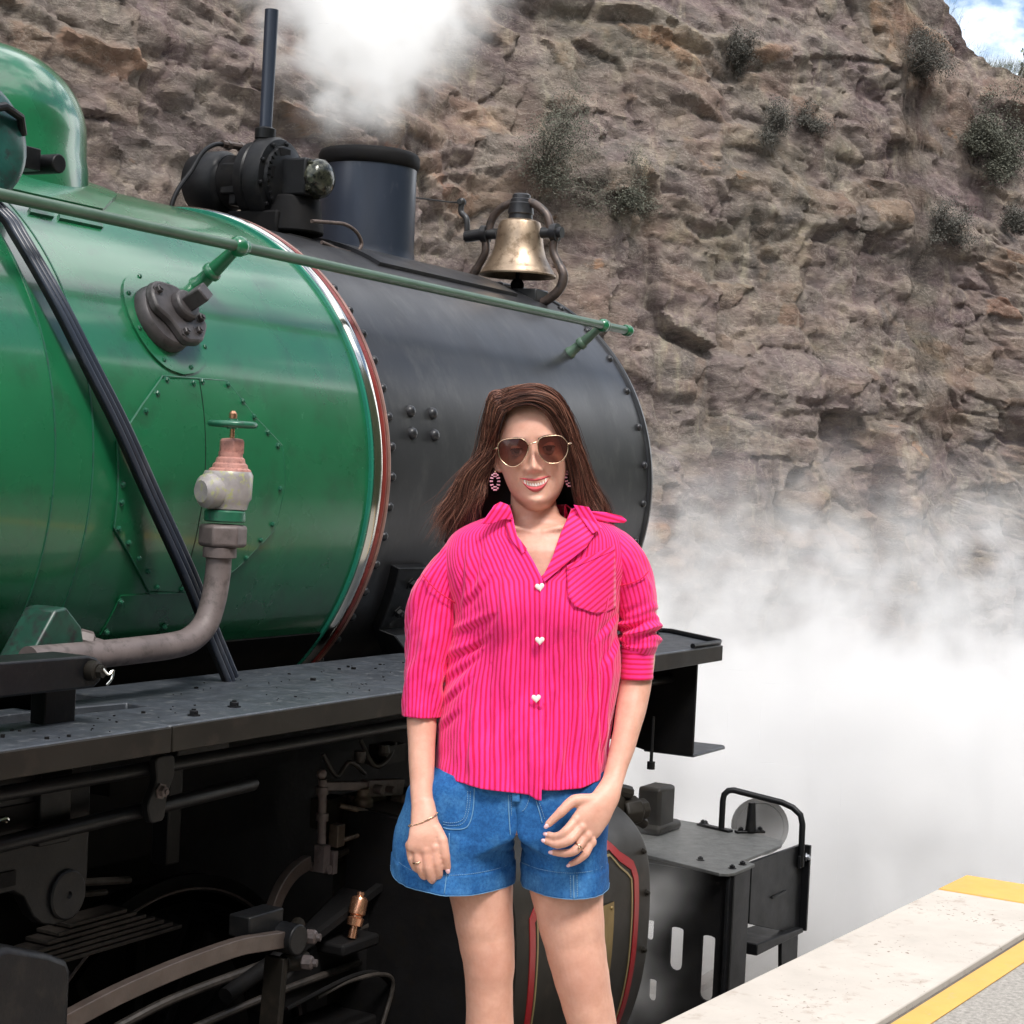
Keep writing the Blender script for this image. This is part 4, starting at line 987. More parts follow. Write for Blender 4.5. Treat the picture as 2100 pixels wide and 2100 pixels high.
m = MB(); m.box((4.16, 2.80, 1.40), (.10, .05, .08)); m.tube([(4.1, 2.78, 1.345), (4.22, 2.78, 1.358), (4.40, 2.77, 1.40), (4.47, 2.77, 1.43)], .013, 10); m.lathe([(.03, 0), (.034, .01), (.034, .04), (.026, .05), (.014, .07)], (4.18, 2.79, 1.24+.03), (0, 0, 1), 14)
m.tube([(4.11, 2.74, 1.295), (4.25, 2.74, 1.31), (4.5, 2.74, 1.325)], .010, 10); m.lathe([(.022, 0), (.025, .02), (.015, .03)], (4.25, 2.76, 1.345), (0, 0, 1), 10); m.box((4.44, 2.80, 1.53), (.10, .06, .05)); m.tube([(4.3, 2.8, 1.53), (4.4, 2.8, 1.5), (4.48, 2.8, 1.52)], .012, 8); m.lathe([(.02, 0), (.026, .03), (.012, .05)], (4.40, 2.76, 1.40), (0, 0, 1), 12)
P(m, 'valve_gear_pieces', MAT['casing'], lnk)
m = MB(); ca = Vector((.30, 0, 1)).normalized(); cb = (4.005, 2.60, 1.150); m.lathe([(.011, -.03), (.011, 0), (.020, .002), (.022, .02), (.017, .024), (.017, .028), (.022, .032), (.022, .068), (.019, .074), (.010, .078), (.010, .088)], cb, ca, 20); P(m, 'oil_cup', MAT['copper'])
# crosshead, slide bars
m = MB(); m.prism([(3.75, 1.03), (4.15, 1.20), (4.62, 1.27), (4.62, 1.15), (4.36, 1.12), (4.34, .98), (4.0, .98), (3.75, .96)], 2.66, 2.75, 'y'); m.box2((3.6, 2.62, .80), (4.5, 2.78, .88)); m.box2((3.93, 2.58, 1.085), (4.10, 2.68, 1.118)); sb_ = P(m, 'slide_bar', MAT['blackdk'], bevel=.008)
m = MB(); m.bar((3.80, 2.63, 1.125), (4.30, 2.63, 1.255), .02, .018); m.tube([(3.55, 2.66, 1.06), (3.9, 2.66, 1.14)], .02, 12); m.tube(bez([(3.72, 2.6, 1.0), (3.98, 2.58, 1.03), (4.12, 2.58, 1.0), (4.2, 2.58, .9), (4.2, 2.58, .7)], 6), .006, 8); P(m, 'drain_gear', MAT['blackdk'], sb_)
m = MB(); m.box2((3.5, 2.55, .55), (4.35, 2.72, .80)); m.box2((1.0, 2.60, .57), (3.9, 2.64, .67)); P(m, 'connecting_rod', MAT['black'], sb_, bevel=.012)
m = MB(); m.prism([(2.0, 1.39), (2.52, 1.43), (2.63, 1.395), (2.68, 1.372), (2.692, 1.35), (2.69, .9), (2.0, .9)], 2.38, 2.50, 'y'); P(m, 'spring_hanger', MAT['black'], bevel=.012)

# ------------------------------------------------ cylinder casing with red and gold lining
cp = [(2.8, 1.42), (2.52, 1.405), (2.38, 1.375), (2.29, 1.315), (2.245, 1.24), (2.228, 1.14), (2.225, 1.02), (2.232, .90), (2.255, .78), (2.30, .67), (2.38, .58), (2.5, .52), (2.8, .5)]
def casing_y(z):
    for (ya, za), (yb, zb) in zip(cp[:-1], cp[1:]):
        if zb <= z <= za: return ya + (yb - ya) * (z - za) / (zb - za)
    return 2.3
m = MB(); q = bez([(0, y, z) for y, z in cp], 5)
def shell(x, s_): return [Vector((x, 2.75 + (p.y - 2.75) * s_, .98 + (p.z - .98) * s_)) for p in q]
m.rings([shell(4.19, .93), shell(4.20, 1.0), shell(5.02, 1.0), shell(5.045, .985), shell(5.06, .93), shell(5.10, .90), shell(5.105, .70)], True, True, True)
cs = P(m, 'cylinder_casing', MAT['casing'], smooth=40)
P(MB().prism([(p.y if p.y < 2.74 else 2.74, p.z) for p in shell(0, .995)], 4.165, 4.186, 'x'), 'back_cover', MAT['blackdk'], cs)
def yz(z):
    b_ = 9e9; y = 2.3
    for a, c in zip(q[:-1], q[1:]):
        if min(a.z, c.z) <= z <= max(a.z, c.z) and a.z != c.z:
            yy = a.y + (c.y - a.y) * (z - a.z) / (c.z - a.z)
            if yy < b_: b_ = yy; y = yy
    return y
def lining(name, pts, w, mat, off):
    """painted line raised by its own thickness, following the casing"""
    dn = []
    for (xa, za), (xb, zb) in zip(pts[:-1], pts[1:]):
        n_ = max(2, int(math.hypot(xb - xa, zb - za) / .02))
        dn += [(xa + (xb - xa) * k / n_, za + (zb - za) * k / n_) for k in range(n_)]
    dn.append(pts[-1]); rows = []
    for i, (x, z) in enumerate(dn):
        a = dn[max(i - 1, 0)]; b = dn[min(i + 1, len(dn) - 1)]; l = math.hypot(b[0] - a[0], b[1] - a[1]) or 1
        nx, nz = (b[1] - a[1]) / l * w / 2, -(b[0] - a[0]) / l * w / 2
        p0 = (x - nx, z - nz); p1 = (x + nx, z + nz)
        rows.append([Vector((p0[0], yz(p0[1]) + .004, p0[1])), Vector((p0[0], yz(p0[1]) - off, p0[1])), Vector((p1[0], yz(p1[1]) - off, p1[1])), Vector((p1[0], yz(p1[1]) + .004, p1[1]))])
    m = MB(); m.rings(rows, False, False, False); return P(m, name, mat, cs, smooth=40)
rd = [(4.40, 1.245), (4.47, 1.285), (4.80, 1.290), (4.845, 1.250), (4.912, 1.215), (4.930, 1.175), (4.928, .70), (4.86, .62), (4.36, .62), (4.29, .70), (4.285, 1.17), (4.345, 1.215), (4.40, 1.245)]
lining('red_lining', rd, .030, MAT['redlt'], .0025)
gd = [(4.44, 1.232), (4.49, 1.258), (4.79, 1.262), (4.83, 1.225), (4.875, 1.198), (4.900, 1.178), (4.900, .72), (4.85, .65), (4.37, .65), (4.315, .71), (4.315, 1.165), (4.37, 1.20), (4.44, 1.232)]
lining('gold_lining', gd, .0065, MAT['gold'], .002)
m = MB(); rows = [[Vector((x, yz(z) + o, z)) for x, o in ((4.50, .002), (4.50, -.004), (4.77 + (z - .95) * .02, -.004), (4.77 + (z - .95) * .02, .002))] for z in np.linspace(.93, 1.135, 8)]
m.rings(rows, False, False, False); P(m, 'maker_plate', MAT['brass'], cs, smooth=40)
scw = rivet_mesh(.006, MAT['brass'], False)
put(scw, 'screw', (4.755, yz(1.12) - .004, 1.12), (0, -1, 0), cs)
for z in (1.24, 1.12, .95): put(rivet_mesh(.008, MAT['casing'], True), 'bolt', (5.0, yz(z), z), (0, -1, 0), cs)
# relief valve and pipes on top of the front end
m = MB(); m.lathe([(.055, 0), (.065, .03), (.065, .07), (.045, .09)], (5.04, 2.50, 1.31), (.5, -.2, .85), 20); m.tube([(4.85, 2.45, 1.42), (5.02, 2.44, 1.375), (5.10, 2.42, 1.33)], .035, 14)
m.lathe([(.040, 0), (.046, .01), (.046, .06), (.034, .07), (.034, .095), (.024, .10)], (5.16, 2.40, 1.315), (.85, -.45, .05), 8); m.tube([(5.12, 2.40, 1.39), (5.18, 2.38, 1.375)], .022, 10); m.tube([(5.20, 2.38, 1.30), (5.26, 2.36, 1.27)], .017, 10); m.box((5.12, 2.42, 1.345), (.09, .08, .06), Matrix.Rotation(.5, 3, 'Y'))
P(m, 'relief_valve', MAT['casing'], bevel=.003)

# ------------------------------------------------ front step over the buffer beam
fs = empty('front_step'); fs.parent = loco
chk = surf('checker_plate', (0.10, 0.102, 0.098), 0.5, 0.3, 0.3, 20, (0.10, 0.10, 0.095), 0.3, bump=.004, bscale=55)
m = MB(); m.prism([(6.150, 2.46), (6.165, 2.43), (6.20, 2.418), (6.39, 2.418), (6.43, 2.478), (6.80, 2.468), (6.90, 2.50), (6.98, 2.72), (7.05, 3.35), (6.45, 3.35)], .943, .955, 'z'); P(m, 'step_plate', chk, fs, bevel=.002)
for x, y in ((6.255, 2.452), (6.344, 2.448), (7.0, 2.87), (6.31, 2.60)): put(nut2, 'bolt', (x, y, .955), (0, 0, 1), fs, x)
# slotted end plate: faces along the track
def bridge(outer, holes, a, b, axis, name, mat, par, **k):
    bm = bmesh.new()
    def p3(q, t): return {'y': (q[0], t, q[1]), 'x': (t, q[0], q[1]), 'z': (q[0], q[1], t)}[axis]
    ed = []
    for lp_ in [outer] + holes:
        vs = [bm.verts.new(p3(p, a)) for p in lp_]; ed += [bm.edges.new((vs[i], vs[(i + 1) % len(vs)])) for i in range(len(vs))]
    r_ = bmesh.ops.triangle_fill(bm, use_beauty=True, use_dissolve=False, edges=ed)
    fc = [f for f in bm.faces]
    ex = bmesh.ops.extrude_face_region(bm, geom=fc)
    d = Vector(p3((0, 0), b - a)) if axis != 'y' else Vector((0, b - a, 0))
    bmesh.ops.translate(bm, vec=d, verts=[v for v in ex['geom'] if isinstance(v, bmesh.types.BMVert)])
    bm.verts.index_update()
    m = MB(); m.add([v.co for v in bm.verts], [[v.index for v in f.verts] for f in bm.faces]); bm.free()
    return P(m, name, mat, par, **k)
def slot(y0, y1, z0, z1, n=6):
    r_ = (y1 - y0) / 2; c = (y0 + y1) / 2
    return [(c + r_*math.cos(PI + PI*k/n), z0 + r_ + r_*math.sin(PI + PI*k/n)) for k in range(n + 1)] + [(c + r_*math.cos(PI*k/n), z1 - r_*.35 + r_*.35*math.sin(PI*k/n)) for k in range(n + 1)]
bridge([(2.42, .94), (3.30, .94), (3.30, .30), (2.42, .30)], [slot(2.480, 2.530, .478, .715), slot(2.604, 2.654, .566, .725), slot(2.722, 2.752, .66, .745), slot(2.70, 2.73, .44, .52)], 6.195, 6.207, 'x', 'slotted_plate', MAT['blackdk'], fs, smooth=0)
m = MB(); m.box2((6.18, 2.43, .30), (6.385, 2.445, .938)); m.box2((6.37, 2.445, .3), (6.385, 2.52, .938)); P(m, 'corner_post', MAT['black'], fs, bevel=.003)
m = MB(); m.prism([(6.50, .936), (7.072, .920), (7.066, .575), (7.02, .57), (6.80, .625), (6.50, .705)], 2.470, 2.484, 'y'); m.box2((7.055, 2.44, .575), (7.072, 2.470, .918)); m.box2((6.72, 2.462, .76), (6.87, 2.470, .768)); P(m, 'side_plate', MAT['black'], fs, bevel=.002)
m = MB(); m.prism([(6.52, .63), (7.02, .595), (7.03, .575), (6.52, .585)], 2.44, 2.60, 'y'); P(m, 'lower_tread', MAT['black'], fs, bevel=.004)
m = MB(); m.prism([(6.84, .59), (7.03, .58), (7.045, .30), (6.88, .30)], 2.462, 2.478, 'y'); P(m, 'step_leg', MAT['black'], fs, bevel=.003)
# loop handrail
lh = bez([(6.905, 2.765, .957), (6.905, 2.765, 1.06), (6.915, 2.755, 1.108), (6.94, 2.73, 1.12), (6.99, 2.59, 1.095)], 6)
lh = [(6.913, 2.765, .957), (6.913, 2.765, 1.075), (6.917, 2.762, 1.10), (6.925, 2.748, 1.116), (6.935, 2.730, 1.119), (6.995, 2.545, 1.085), (6.998, 2.50, 1.070), (7.0, 2.468, 1.045), (7.0, 2.458, 1.01), (7.0, 2.456, .84)]
P(MB().tube(lh, .0125, 14), 'grab_rail', MAT['black'], fs)
m = MB(); m.bar((6.955, 2.88, .960), (6.90, 2.72, .960), .03, .01); put(nut2, 'bolt', (6.96, 2.865, .964), (0, 0, 1), fs); m.box((7.005, 2.458, .86), (.05, .012, .05)); P(m, 'rail_foot', MAT['black'], fs, bevel=.002)
put(nut, 'bolt', (7.045, 2.452, .872), (.2, -1, 0), fs)
m = MB(); m.bar((6.905, 2.70, .960), (6.995, 2.615, .960), .028, .010); P(m, 'stub_foot', MAT['black'], fs, bevel=.002)
m = MB(); m.lathe([(.024, 0), (.020, .05), (.015, .115)], (6.95, 2.655, .962), (0, 0, 1), 12); P(m, 'coupling_stub', MAT['black'], fs)
for p in ((6.922, 2.685), (6.982, 2.628)): put(nut2, 'bolt', (p[0], p[1], .965), (0, 0, 1), fs)
# buffer beam, coupler head and lamp iron beyond
m = MB(); m.box2((6.9, 2.75, .55), (7.0, 4.55, .94)); P(m, 'buffer_beam', MAT['blackdk'], fs, bevel=.004)
m = MB(); m.box((6.70, 2.96, 1.045), (.15, .10, .19)); m.box((6.72, 2.97, .975), (.22, .14, .04)); P(m, 'lamp_bracket', MAT['casing'], fs, bevel=.015)
m = MB(); m.lathe([(.12, -.05), (.125, 0), (.105, .008), (.10, .0), (.07, .012), (.001, .012)], (7.60, 2.86, .86), (-.85, -.5, .1), 32); m.tube([(7.60, 2.86, .86), (7.7, 3.0, .7)], .06, 12); P(m, 'buffer', MAT['casing'], fs)
P(MB().lathe([(.2, 0), (.2, .3)], (6.4, 3.65, 2.9), (0,0,1), 8), 'headlamp_base', MAT['black']) if False else None

# rails and sleepers under the engine
trk = empty('railway_track', (3, 3.65, 0)); tag(trk, kind='structure')
m = MB()
for s in (-1, 1):
    yc = s * .533
    m.prism([(yc - .06, .0), (yc + .06, .0), (yc + .06, .012), (yc + .009, .03), (yc + .009, .09), (yc + .033, .10), (yc + .033, .13), (yc - .033, .13), (yc - .033, .10), (yc - .009, .09), (yc - .009, .03), (yc - .06, .012)], -30, 11.5, 'x')
m.build('rail', MAT['rust'], trk)
slp = MB().box((0, 0, -.01), (.22, 1.9, .10)).mesh('sleeper', surf('sleeper_timber', (.12, .09, .065), .9, 0, .3, 12), 0)
for k in range(42):
    o = link('sleeper', slp, trk); o.location = (-14 + k * .65, 0, 0)

# further pieces of the motion and brake gear seen dimly below the running board
dim = surf('dim_oily_steel', (0.045, 0.038, 0.033), 0.5, 0.3, 0.35, 14, (0.02, 0.017, 0.015), 0.4)
brn = surf('brown_oiled_casting', (0.10, 0.075, 0.055), 0.5, 0.3, 0.35, 18, (0.04, 0.03, 0.024), 0.4)
gear = empty('brake_gear'); gear.parent = loco
m = MB(); m.tube([(3.02, 2.80, 1.395), (3.42, 2.86, 1.33)], .009, 10); m.tube([(3.02, 2.80, 1.365), (3.34, 2.86, 1.315)], .007, 10); P(m, 'pull_rod', dim, gear)
m = MB(); m.tube(bez([(3.30, 2.78, 1.02), (3.45, 2.74, 1.06), (3.72, 2.70, 1.085), (4.0, 2.68, 1.10), (4.3, 2.66, 1.12)], 6), .012, 10); m.tube(bez([(2.9, 2.7, .93), (3.3, 2.68, .99), (3.7, 2.66, 1.02), (4.1, 2.64, 1.03)], 6), .010, 10); P(m, 'sander_pipe', dim, gear)
m = MB(); m.tube(bez([(4.13, 2.58, .86), (4.16, 2.57, .97), (4.10, 2.57, 1.01), (3.96, 2.58, 1.02), (3.85, 2.6, 1.0)], 6), .006, 8); P(m, 'oil_pipe', dim, gear)
m = MB(); m.box((3.55, 2.86, 1.52), (.05, .05, .34)); m.box((3.62, 2.84, 1.64), (.20, .06, .05)); P(m, 'frame_bracket', MAT['black'], gear, bevel=.004)
m = MB()
for k in range(7): m.box((3.35 + 0 * k, 2.92, 1.17 + k * .013), (.62 - k * .07, .07, .010))
P(m, 'leaf_spring', dim, gear, bevel=.002)
m = MB(); m.box((4.29, 2.77, 1.405), (.13, .06, .07)); m.box((4.42, 2.76, 1.375), (.10, .05, .05)); m.lathe([(.022, 0), (.028, .01), (.028, .05), (.018, .06), (.018, .08)], (4.22, 2.73, 1.385), (0, 0, 1), 14); m.lathe([(.02, 0), (.02, .04), (.012, .05)], (4.36, 2.72, 1.41), (0, -1, .2), 12); m.lathe([(.024, 0), (.024, .03), (.014, .04)], (4.47, 2.74, 1.40), (0, -1, .1), 12)
m.tube(bez([(4.12, 2.74, 1.43), (4.2, 2.70, 1.405), (4.3, 2.70, 1.36), (4.45, 2.70, 1.345)], 6), .008, 8); m.tube(bez([(4.10, 2.73, 1.335), (4.2, 2.70, 1.35), (4.34, 2.70, 1.335), (4.5, 2.71, 1.36)], 6), .007, 8); m.box((4.10, 2.73, 1.355), (.035, .03, .06))
P(m, 'lubricator', brn, gear, bevel=.003)
m = MB(); m.tube(bez([(4.12, 2.8, 1.56), (4.16, 2.78, 1.50), (4.22, 2.78, 1.53), (4.3, 2.78, 1.49)], 6), .006, 8); m.tube(bez([(4.30, 2.8, 1.58), (4.33, 2.77, 1.51), (4.40, 2.77, 1.52), (4.45, 2.78, 1.56)], 6), .006, 8); m.lathe([(.012, 0), (.016, .01), (.016, .03)], (4.24, 2.76, 1.53), (0, 0, 1), 10); m.lathe([(.012, 0), (.018, .01), (.014, .03)], (4.36, 2.76, 1.535), (0, 0, 1), 10)
P(m, 'oil_pipes', dim, gear)

# ================================================================ THE WOMAN
K = 1.0 / 1027.0                      # one chart unit of the figure, in metres
def B(u, v, y=0.0):
    """figure chart: u to her left (our right), v downwards, y away from the viewer -> metres in her own frame"""
    return Vector(((u - 1090) * K, y, (2458 - v) * K))
person = empty('person')
Mw = Matrix((RT, F, UP)).transposed().to_4x4()
Mw.translation = CAM + F * 3.7 + RT * (40 / 3801.2 * 3.7) - UP * (1408 / 3801.2 * 3.7)
person.matrix_world = Mw
tag(person, 'long-haired woman in striped pink shirt, denim shorts and sunglasses standing on the platform', 'person')

skin, t, b = newmat('skin')
tc = nd(t, 'ShaderNodeTexCoord')
n1 = nd(t, 'ShaderNodeTexNoise', i_Scale=22, i_Detail=8, i_Roughness=0.7); t.links.new(tc.outputs['Object'], n1.inputs['Vector'])
c_ = ramp(t, n1.outputs['Fac'], [(0.3, (0.55, 0.275, 0.195)), (0.7, (0.69, 0.392, 0.295))])
cur = c_.outputs[0]
# darker, redder pigment over knees and knuckles
for (u_, v_, y_, rad_k, amt) in ((1003, 1975, -.045, .062, .30), (1188, 1992, -.062, .064, .30), (874, 1722, -.12, .038, .22), (1192, 1680, -.15, .038, .22), (1150, 1708, -.16, .045, .16)):
    vm = nd(t, 'ShaderNodeVectorMath', operation='DISTANCE'); vm.inputs[1].default_value = ((u_ - 1090) / 1027, y_, (2458 - v_) / 1027)
    t.links.new(tc.outputs['Object'], vm.inputs[0]); kr = ramp(t, vm.outputs['Value'], [(rad_k * .3, amt), (rad_k, 0)])
    cur = mixc(t, kr.outputs[0], cur, (0.36, 0.145, 0.10))
t.links.new(cur, b.inputs['Base Color'])
b.inputs['Roughness'].default_value = 0.48
b.inputs['Subsurface Weight'].default_value = 0.25
b.inputs['Subsurface Radius'].default_value = (0.010, 0.004, 0.002)
b.inputs['Subsurface Scale'].default_value = 0.6
b.inputs['Specular IOR Level'].default_value = 0.4
n2 = nd(t, 'ShaderNodeTexNoise', i_Scale=220, i_Detail=3); t.links.new(tc.outputs['Object'], n2.inputs['Vector'])
bp = nd(t, 'ShaderNodeBump'); bp.inputs['Strength'].default_value = 0.25; bp.inputs['Distance'].default_value = 0.0006
t.links.new(n2.outputs['Fac'], bp.inputs['Height']); t.links.new(bp.outputs[0], b.inputs['Normal'])

# ---- head: stacked sections with a sculpted front
HC = B(1095, 930, 0.0)                # between the ears
def prof(z, pts):
    zs = [p[0] for p in pts]; vs = [p[1] for p in pts]
    return np.interp(z, zs, vs)
def sm_interp(z, pts):
    zs = np.array([p[0] for p in pts]); vs = np.array([p[1] for p in pts])
    d = np.gradient(vs, zs); z = np.clip(z, zs[0], zs[-1])
    i = np.clip(np.searchsorted(zs, z) - 1, 0, len(zs) - 2); h = zs[i+1] - zs[i]; s_ = (z - zs[i]) / h
    return (2*s_**3 - 3*s_**2 + 1)*vs[i] + (s_**3 - 2*s_**2 + s_)*h*d[i] + (-2*s_**3 + 3*s_**2)*vs[i+1] + (s_**3 - s_**2)*h*d[i+1]
# z relative to eye level, metres
WID = [(-.118, .006), (-.112, .022), (-.104, .0315), (-.094, .0410), (-.080, .0500), (-.060, .0580), (-.035, .0650), (-.010, .0695), (.015, .0690), (.040, .0675), (.065, .0630), (.090, .0510), (.108, .0340), (.120, .010)]
FRO = [(-.118, .050), (-.112, .068), (-.104, .0785), (-.094, .0815), (-.080, .0790), (-.060, .0800), (-.035, .0790), (-.010, .0780), (.015, .0835), (.040, .0850), (.065, .0770), (.090, .0570), (.108, .0340), (.120, .008)]
BAK = [(-.118, .010), (-.112, .015), (-.104, .022), (-.094, .030), (-.080, .045), (-.060, .065), (-.035, .083), (-.010, .093), (.015, .098), (.040, .097), (.065, .087), (.090, .066), (.108, .042), (.120, .010)]
def gs(x, z, x0, z0, sx, sz): return np.exp(-((x - x0) / sx) ** 2 - ((z - z0) / sz) ** 2)
def face_disp(x, z):
    ax = np.abs(x); d = 0 * x
    d -= 0.0085 * gs(ax, z, .031, .001, .016, .011)                        # eye sockets
    d += 0.0035 * gs(ax, z, .030, .024, .020, .007)                        # brow
    rz = np.clip((.012 - z) / .050, 0, 1)                                   # nose ridge
    amp = .004 + .0195 * rz ** 1.35
    w_ = .0062 + .0035 * rz
    fade = 1 / (1 + np.exp(-(z + .0455) / .0022)) * 1 / (1 + np.exp((z - .014) / .006))
    d += amp * np.exp(-(x / w_) ** 2) * fade
    d += 0.0065 * gs(x, z, 0, -.036, .0100, .0085)                         # tip
    d += 0.0100 * gs(ax, z, .0142, -.0405, .0058, .0062)                    # wings
    d -= 0.004 * gs(ax, z, .0065, -.0470, .0032, .0022)                    # nostrils
    d += 0.0065 * gs(ax, z, .040, -.030, .018, .015)                       # raised cheeks
    # fold from the wing of the nose to the corner of the mouth
    t_ = np.clip((-.040 - z) / .026, 0, 1); fx = .0185 + .0165 * t_
    d -= 0.0036 * np.exp(-((ax - fx) / .0042) ** 2) * ((z < -.034) & (z > -.074)) * np.sin(PI * np.clip((-.034 - z) / .040, 0, 1))
    d += 0.0060 * gs(x, z, 0, -.067, .030, .013)                           # muzzle
    d -= 0.0045 * gs(x, z, 0, -.0705, .022, .0050)                         # mouth opening
    d -= 0.0035 * gs(x, z, 0, -.0905, .017, .0045)                          # under the lip
    d += 0.0050 * gs(x, z, 0, -.1000, .016, .0110)                         # chin
    return d
def face_y(x, z):
    """front of the face (distance forward of the ear axis)"""
    w = sm_interp(z, WID); f = sm_interp(z, FRO)
    s_ = np.clip(1 - (np.abs(x) / w) ** 2.25, 0, 1) ** (1 / 2.1)
    return f * s_ + face_disp(x, z)
Rh_ = Matrix.Rotation(R(4.5), 3, 'Z') @ Matrix.Rotation(R(-4.2), 3, 'Y')
Rh_ = Matrix.Rotation(R(-4.6), 3, 'Y') @ Matrix.Rotation(R(-1.5), 3, 'Z') @ Matrix.Rotation(R(-2), 3, 'X')
HO = B(1094, 928, -0.004)
def H(x, f, z):
    """head frame -> her frame; f forward"""
    return HO + Rh_ @ Vector((x, -f, z))
body = MB()
zz = np.concatenate([np.linspace(-.1179, .1199, 150)]); ph = np.linspace(0, 2*PI, 161)[:-1]
rows = []
for z in zz:
    w = float(sm_interp(z, WID)); f = float(sm_interp(z, FRO)); bk = float(sm_interp(z, BAK)); r_ = []
    for p in ph:
        cx = math.cos(p); sy = math.sin(p)
        if sy >= 0:
            x = w * (abs(cx) ** .92) * (1 if cx > 0 else -1)
            fy = float(f) * max(0, 1 - (abs(x) / w) ** 2.25) ** (1 / 2.1)
            fy += float(face_disp(np.array(x), np.array(z))) * min(1, sy * 2.2)
        else:
            x = w * (abs(cx) ** .92) * (1 if cx > 0 else -1); fy = -bk * max(0, 1 - (abs(x) / w) ** 2.1) ** (1 / 2.1)
        r_.append(H(x, fy, z))
    rows.append(r_)
body.rings(rows)
def eloft(m, rs, n=24, mi=0):
    """sections: (centre, side vector, half side, half thickness)"""
    rows = []
    for i, (c, s_, a, b2) in enumerate(rs):
        c = Vector(c); d = (Vector(rs[min(i+1, len(rs)-1)][0]) - Vector(rs[max(i-1, 0)][0])).normalized()
        s_ = Vector(s_); s_ = (s_ - d * s_.dot(d)).normalized(); q = d.cross(s_)
        rows.append([c + s_ * a * math.cos(2*PI*k/n) + q * b2 * math.sin(2*PI*k/n) for k in range(n)])
    m.rings(rows, True, True, True)
def dense(rs, k=5):
    """smooth interpolation of sections"""
    cs = bez([r_[0] for r_ in rs], k); out = []
    for i, c in enumerate(cs):
        j = min(i // k, len(rs) - 2); t = (i - j * k) / k; t2 = t * t * (3 - 2 * t)
        A_, B_ = rs[j], rs[j+1]
        out.append((c, Vector(A_[1]).lerp(Vector(B_[1]), t), A_[2] + (B_[2] - A_[2]) * t2, A_[3] + (B_[3] - A_[3]) * t2))
    return out
X_ = (1, 0, 0)
# ears
for s in (-1, 1):
    body.tube([H(s*.0655, .004, .014), H(s*.0760, .0, .022), H(s*.0845, -.006, .013), H(s*.0825, -.006, -.008), H(s*.0745, .0, -.028), H(s*.068, .004, -.034)], [.005, .006, .006, .0055, .006, .004], 10)
    body.sphere(H(s*.072, -.004, -.004), .012, 10, (.75, .8, 1.7))
# neck and shoulders, chest
eloft(body, dense([(B(1094, 985, .018), X_, .044, .048), (B(1094, 1030, .020), X_, .0455, .048), (B(1096, 1058, .020), X_, .051, .050), (B(1098, 1082, .018), X_, .078, .056), (B(1098, 1110, .012), X_, .135, .070), (B(1098, 1150, .006), X_, .165, .085), (B(1098, 1230, .0), X_, .15, .095), (B(1090, 1330, .0), X_, .135, .09), (B(1080, 1430, .0), X_, .125, .085), (B(1065, 1540, .0), X_, .140, .085), (B(1055, 1620, .0), X_, .155, .085), (B(1050, 1680, .0), X_, .14, .07), (B(1050, 1705, .0), X_, .08, .05)]), 40)
# sterno tendons and collar bones
for s in (-1, 1):
    0 and body.tube([B(1096 + s*38, 1010, -.008), B(1098 + s*24, 1050, -.030), B(1100 + s*9, 1086, -.047)], [.006, .006, .004], 10)
    body.tube([B(1100 + s*10, 1092, -.050), B(1099 + s*45, 1084, -.046), B(1098 + s*95, 1080, -.025)], [.006, .0075, .008], 10)
# legs
FW = Vector((0, -1, 0))
eloft(body, dense([(B(975, 1670, .0), X_, .060, .070), (B(980, 1730, .0), X_, .064, .074), (B(984, 1800, .0), X_, .0665, .076), (B(992, 1880, -.002), X_, .0590, .068), (B(998, 1930, -.004), X_, .0555, .061), (B(1003, 1975, -.006), X_, .0515, .057), (B(1003, 2020, -.002), X_, .0475, .053), (B(1004, 2070, .006), X_, .047, .054), (B(1004, 2150, .016), X_, .0500, .057), (B(1003, 2240, .012), X_, .042, .047), (B(1001, 2340, .005), X_, .029, .033), (B(1000, 2400, .003), X_, .025, .031), (B(1000, 2440, .002), X_, .027, .034), (B(1000, 2452, .0), X_, .022, .03)]), 36)
eloft(body, dense([(B(1150, 1670, .0), X_, .064, .075), (B(1157, 1730, .0), X_, .071, .078), (B(1160, 1800, -.008), X_, .0755, .080), (B(1170, 1880, -.014), X_, .0665, .072), (B(1180, 1940, -.018), X_, .0600, .064), (B(1190, 1990, -.022), X_, .0560, .060), (B(1202, 2045, -.018), X_, .0515, .056), (B(1213, 2095, -.010), X_, .0490, .055), (B(1222, 2170, .0), X_, .0500, .057), (B(1230, 2260, .0), X_, .042, .047), (B(1236, 2350, -.005), X_, .029, .033), (B(1240, 2405, -.006), X_, .025, .031), (B(1240, 2440, -.006), X_, .027, .034), (B(1240, 2452, -.008), X_, .022, .03)]), 36)
for c in (B(1004, 1972, -.044), B(1186, 1985, -.062)):
    body.sphere(c + Vector((0, .002, 0)), .027, 14, (1, .72, 1.15)); body.sphere(c + Vector((0, .012, -.052)), .017, 12, (1, .7, 1.2))
for u, y0 in ((1000, 0), (1240, -.01)):
    eloft(body, [(B(u, 2425, y0 + .03), X_, .026, .028), (B(u, 2430, y0 - .04), X_, .031, .026), (B(u - 2, 2440, y0 - .10), X_, .036, .016), (B(u - 3, 2445, y0 - .15), X_, .034, .010), (B(u - 3, 2447, y0 - .175), X_, .022, .006)], 20)
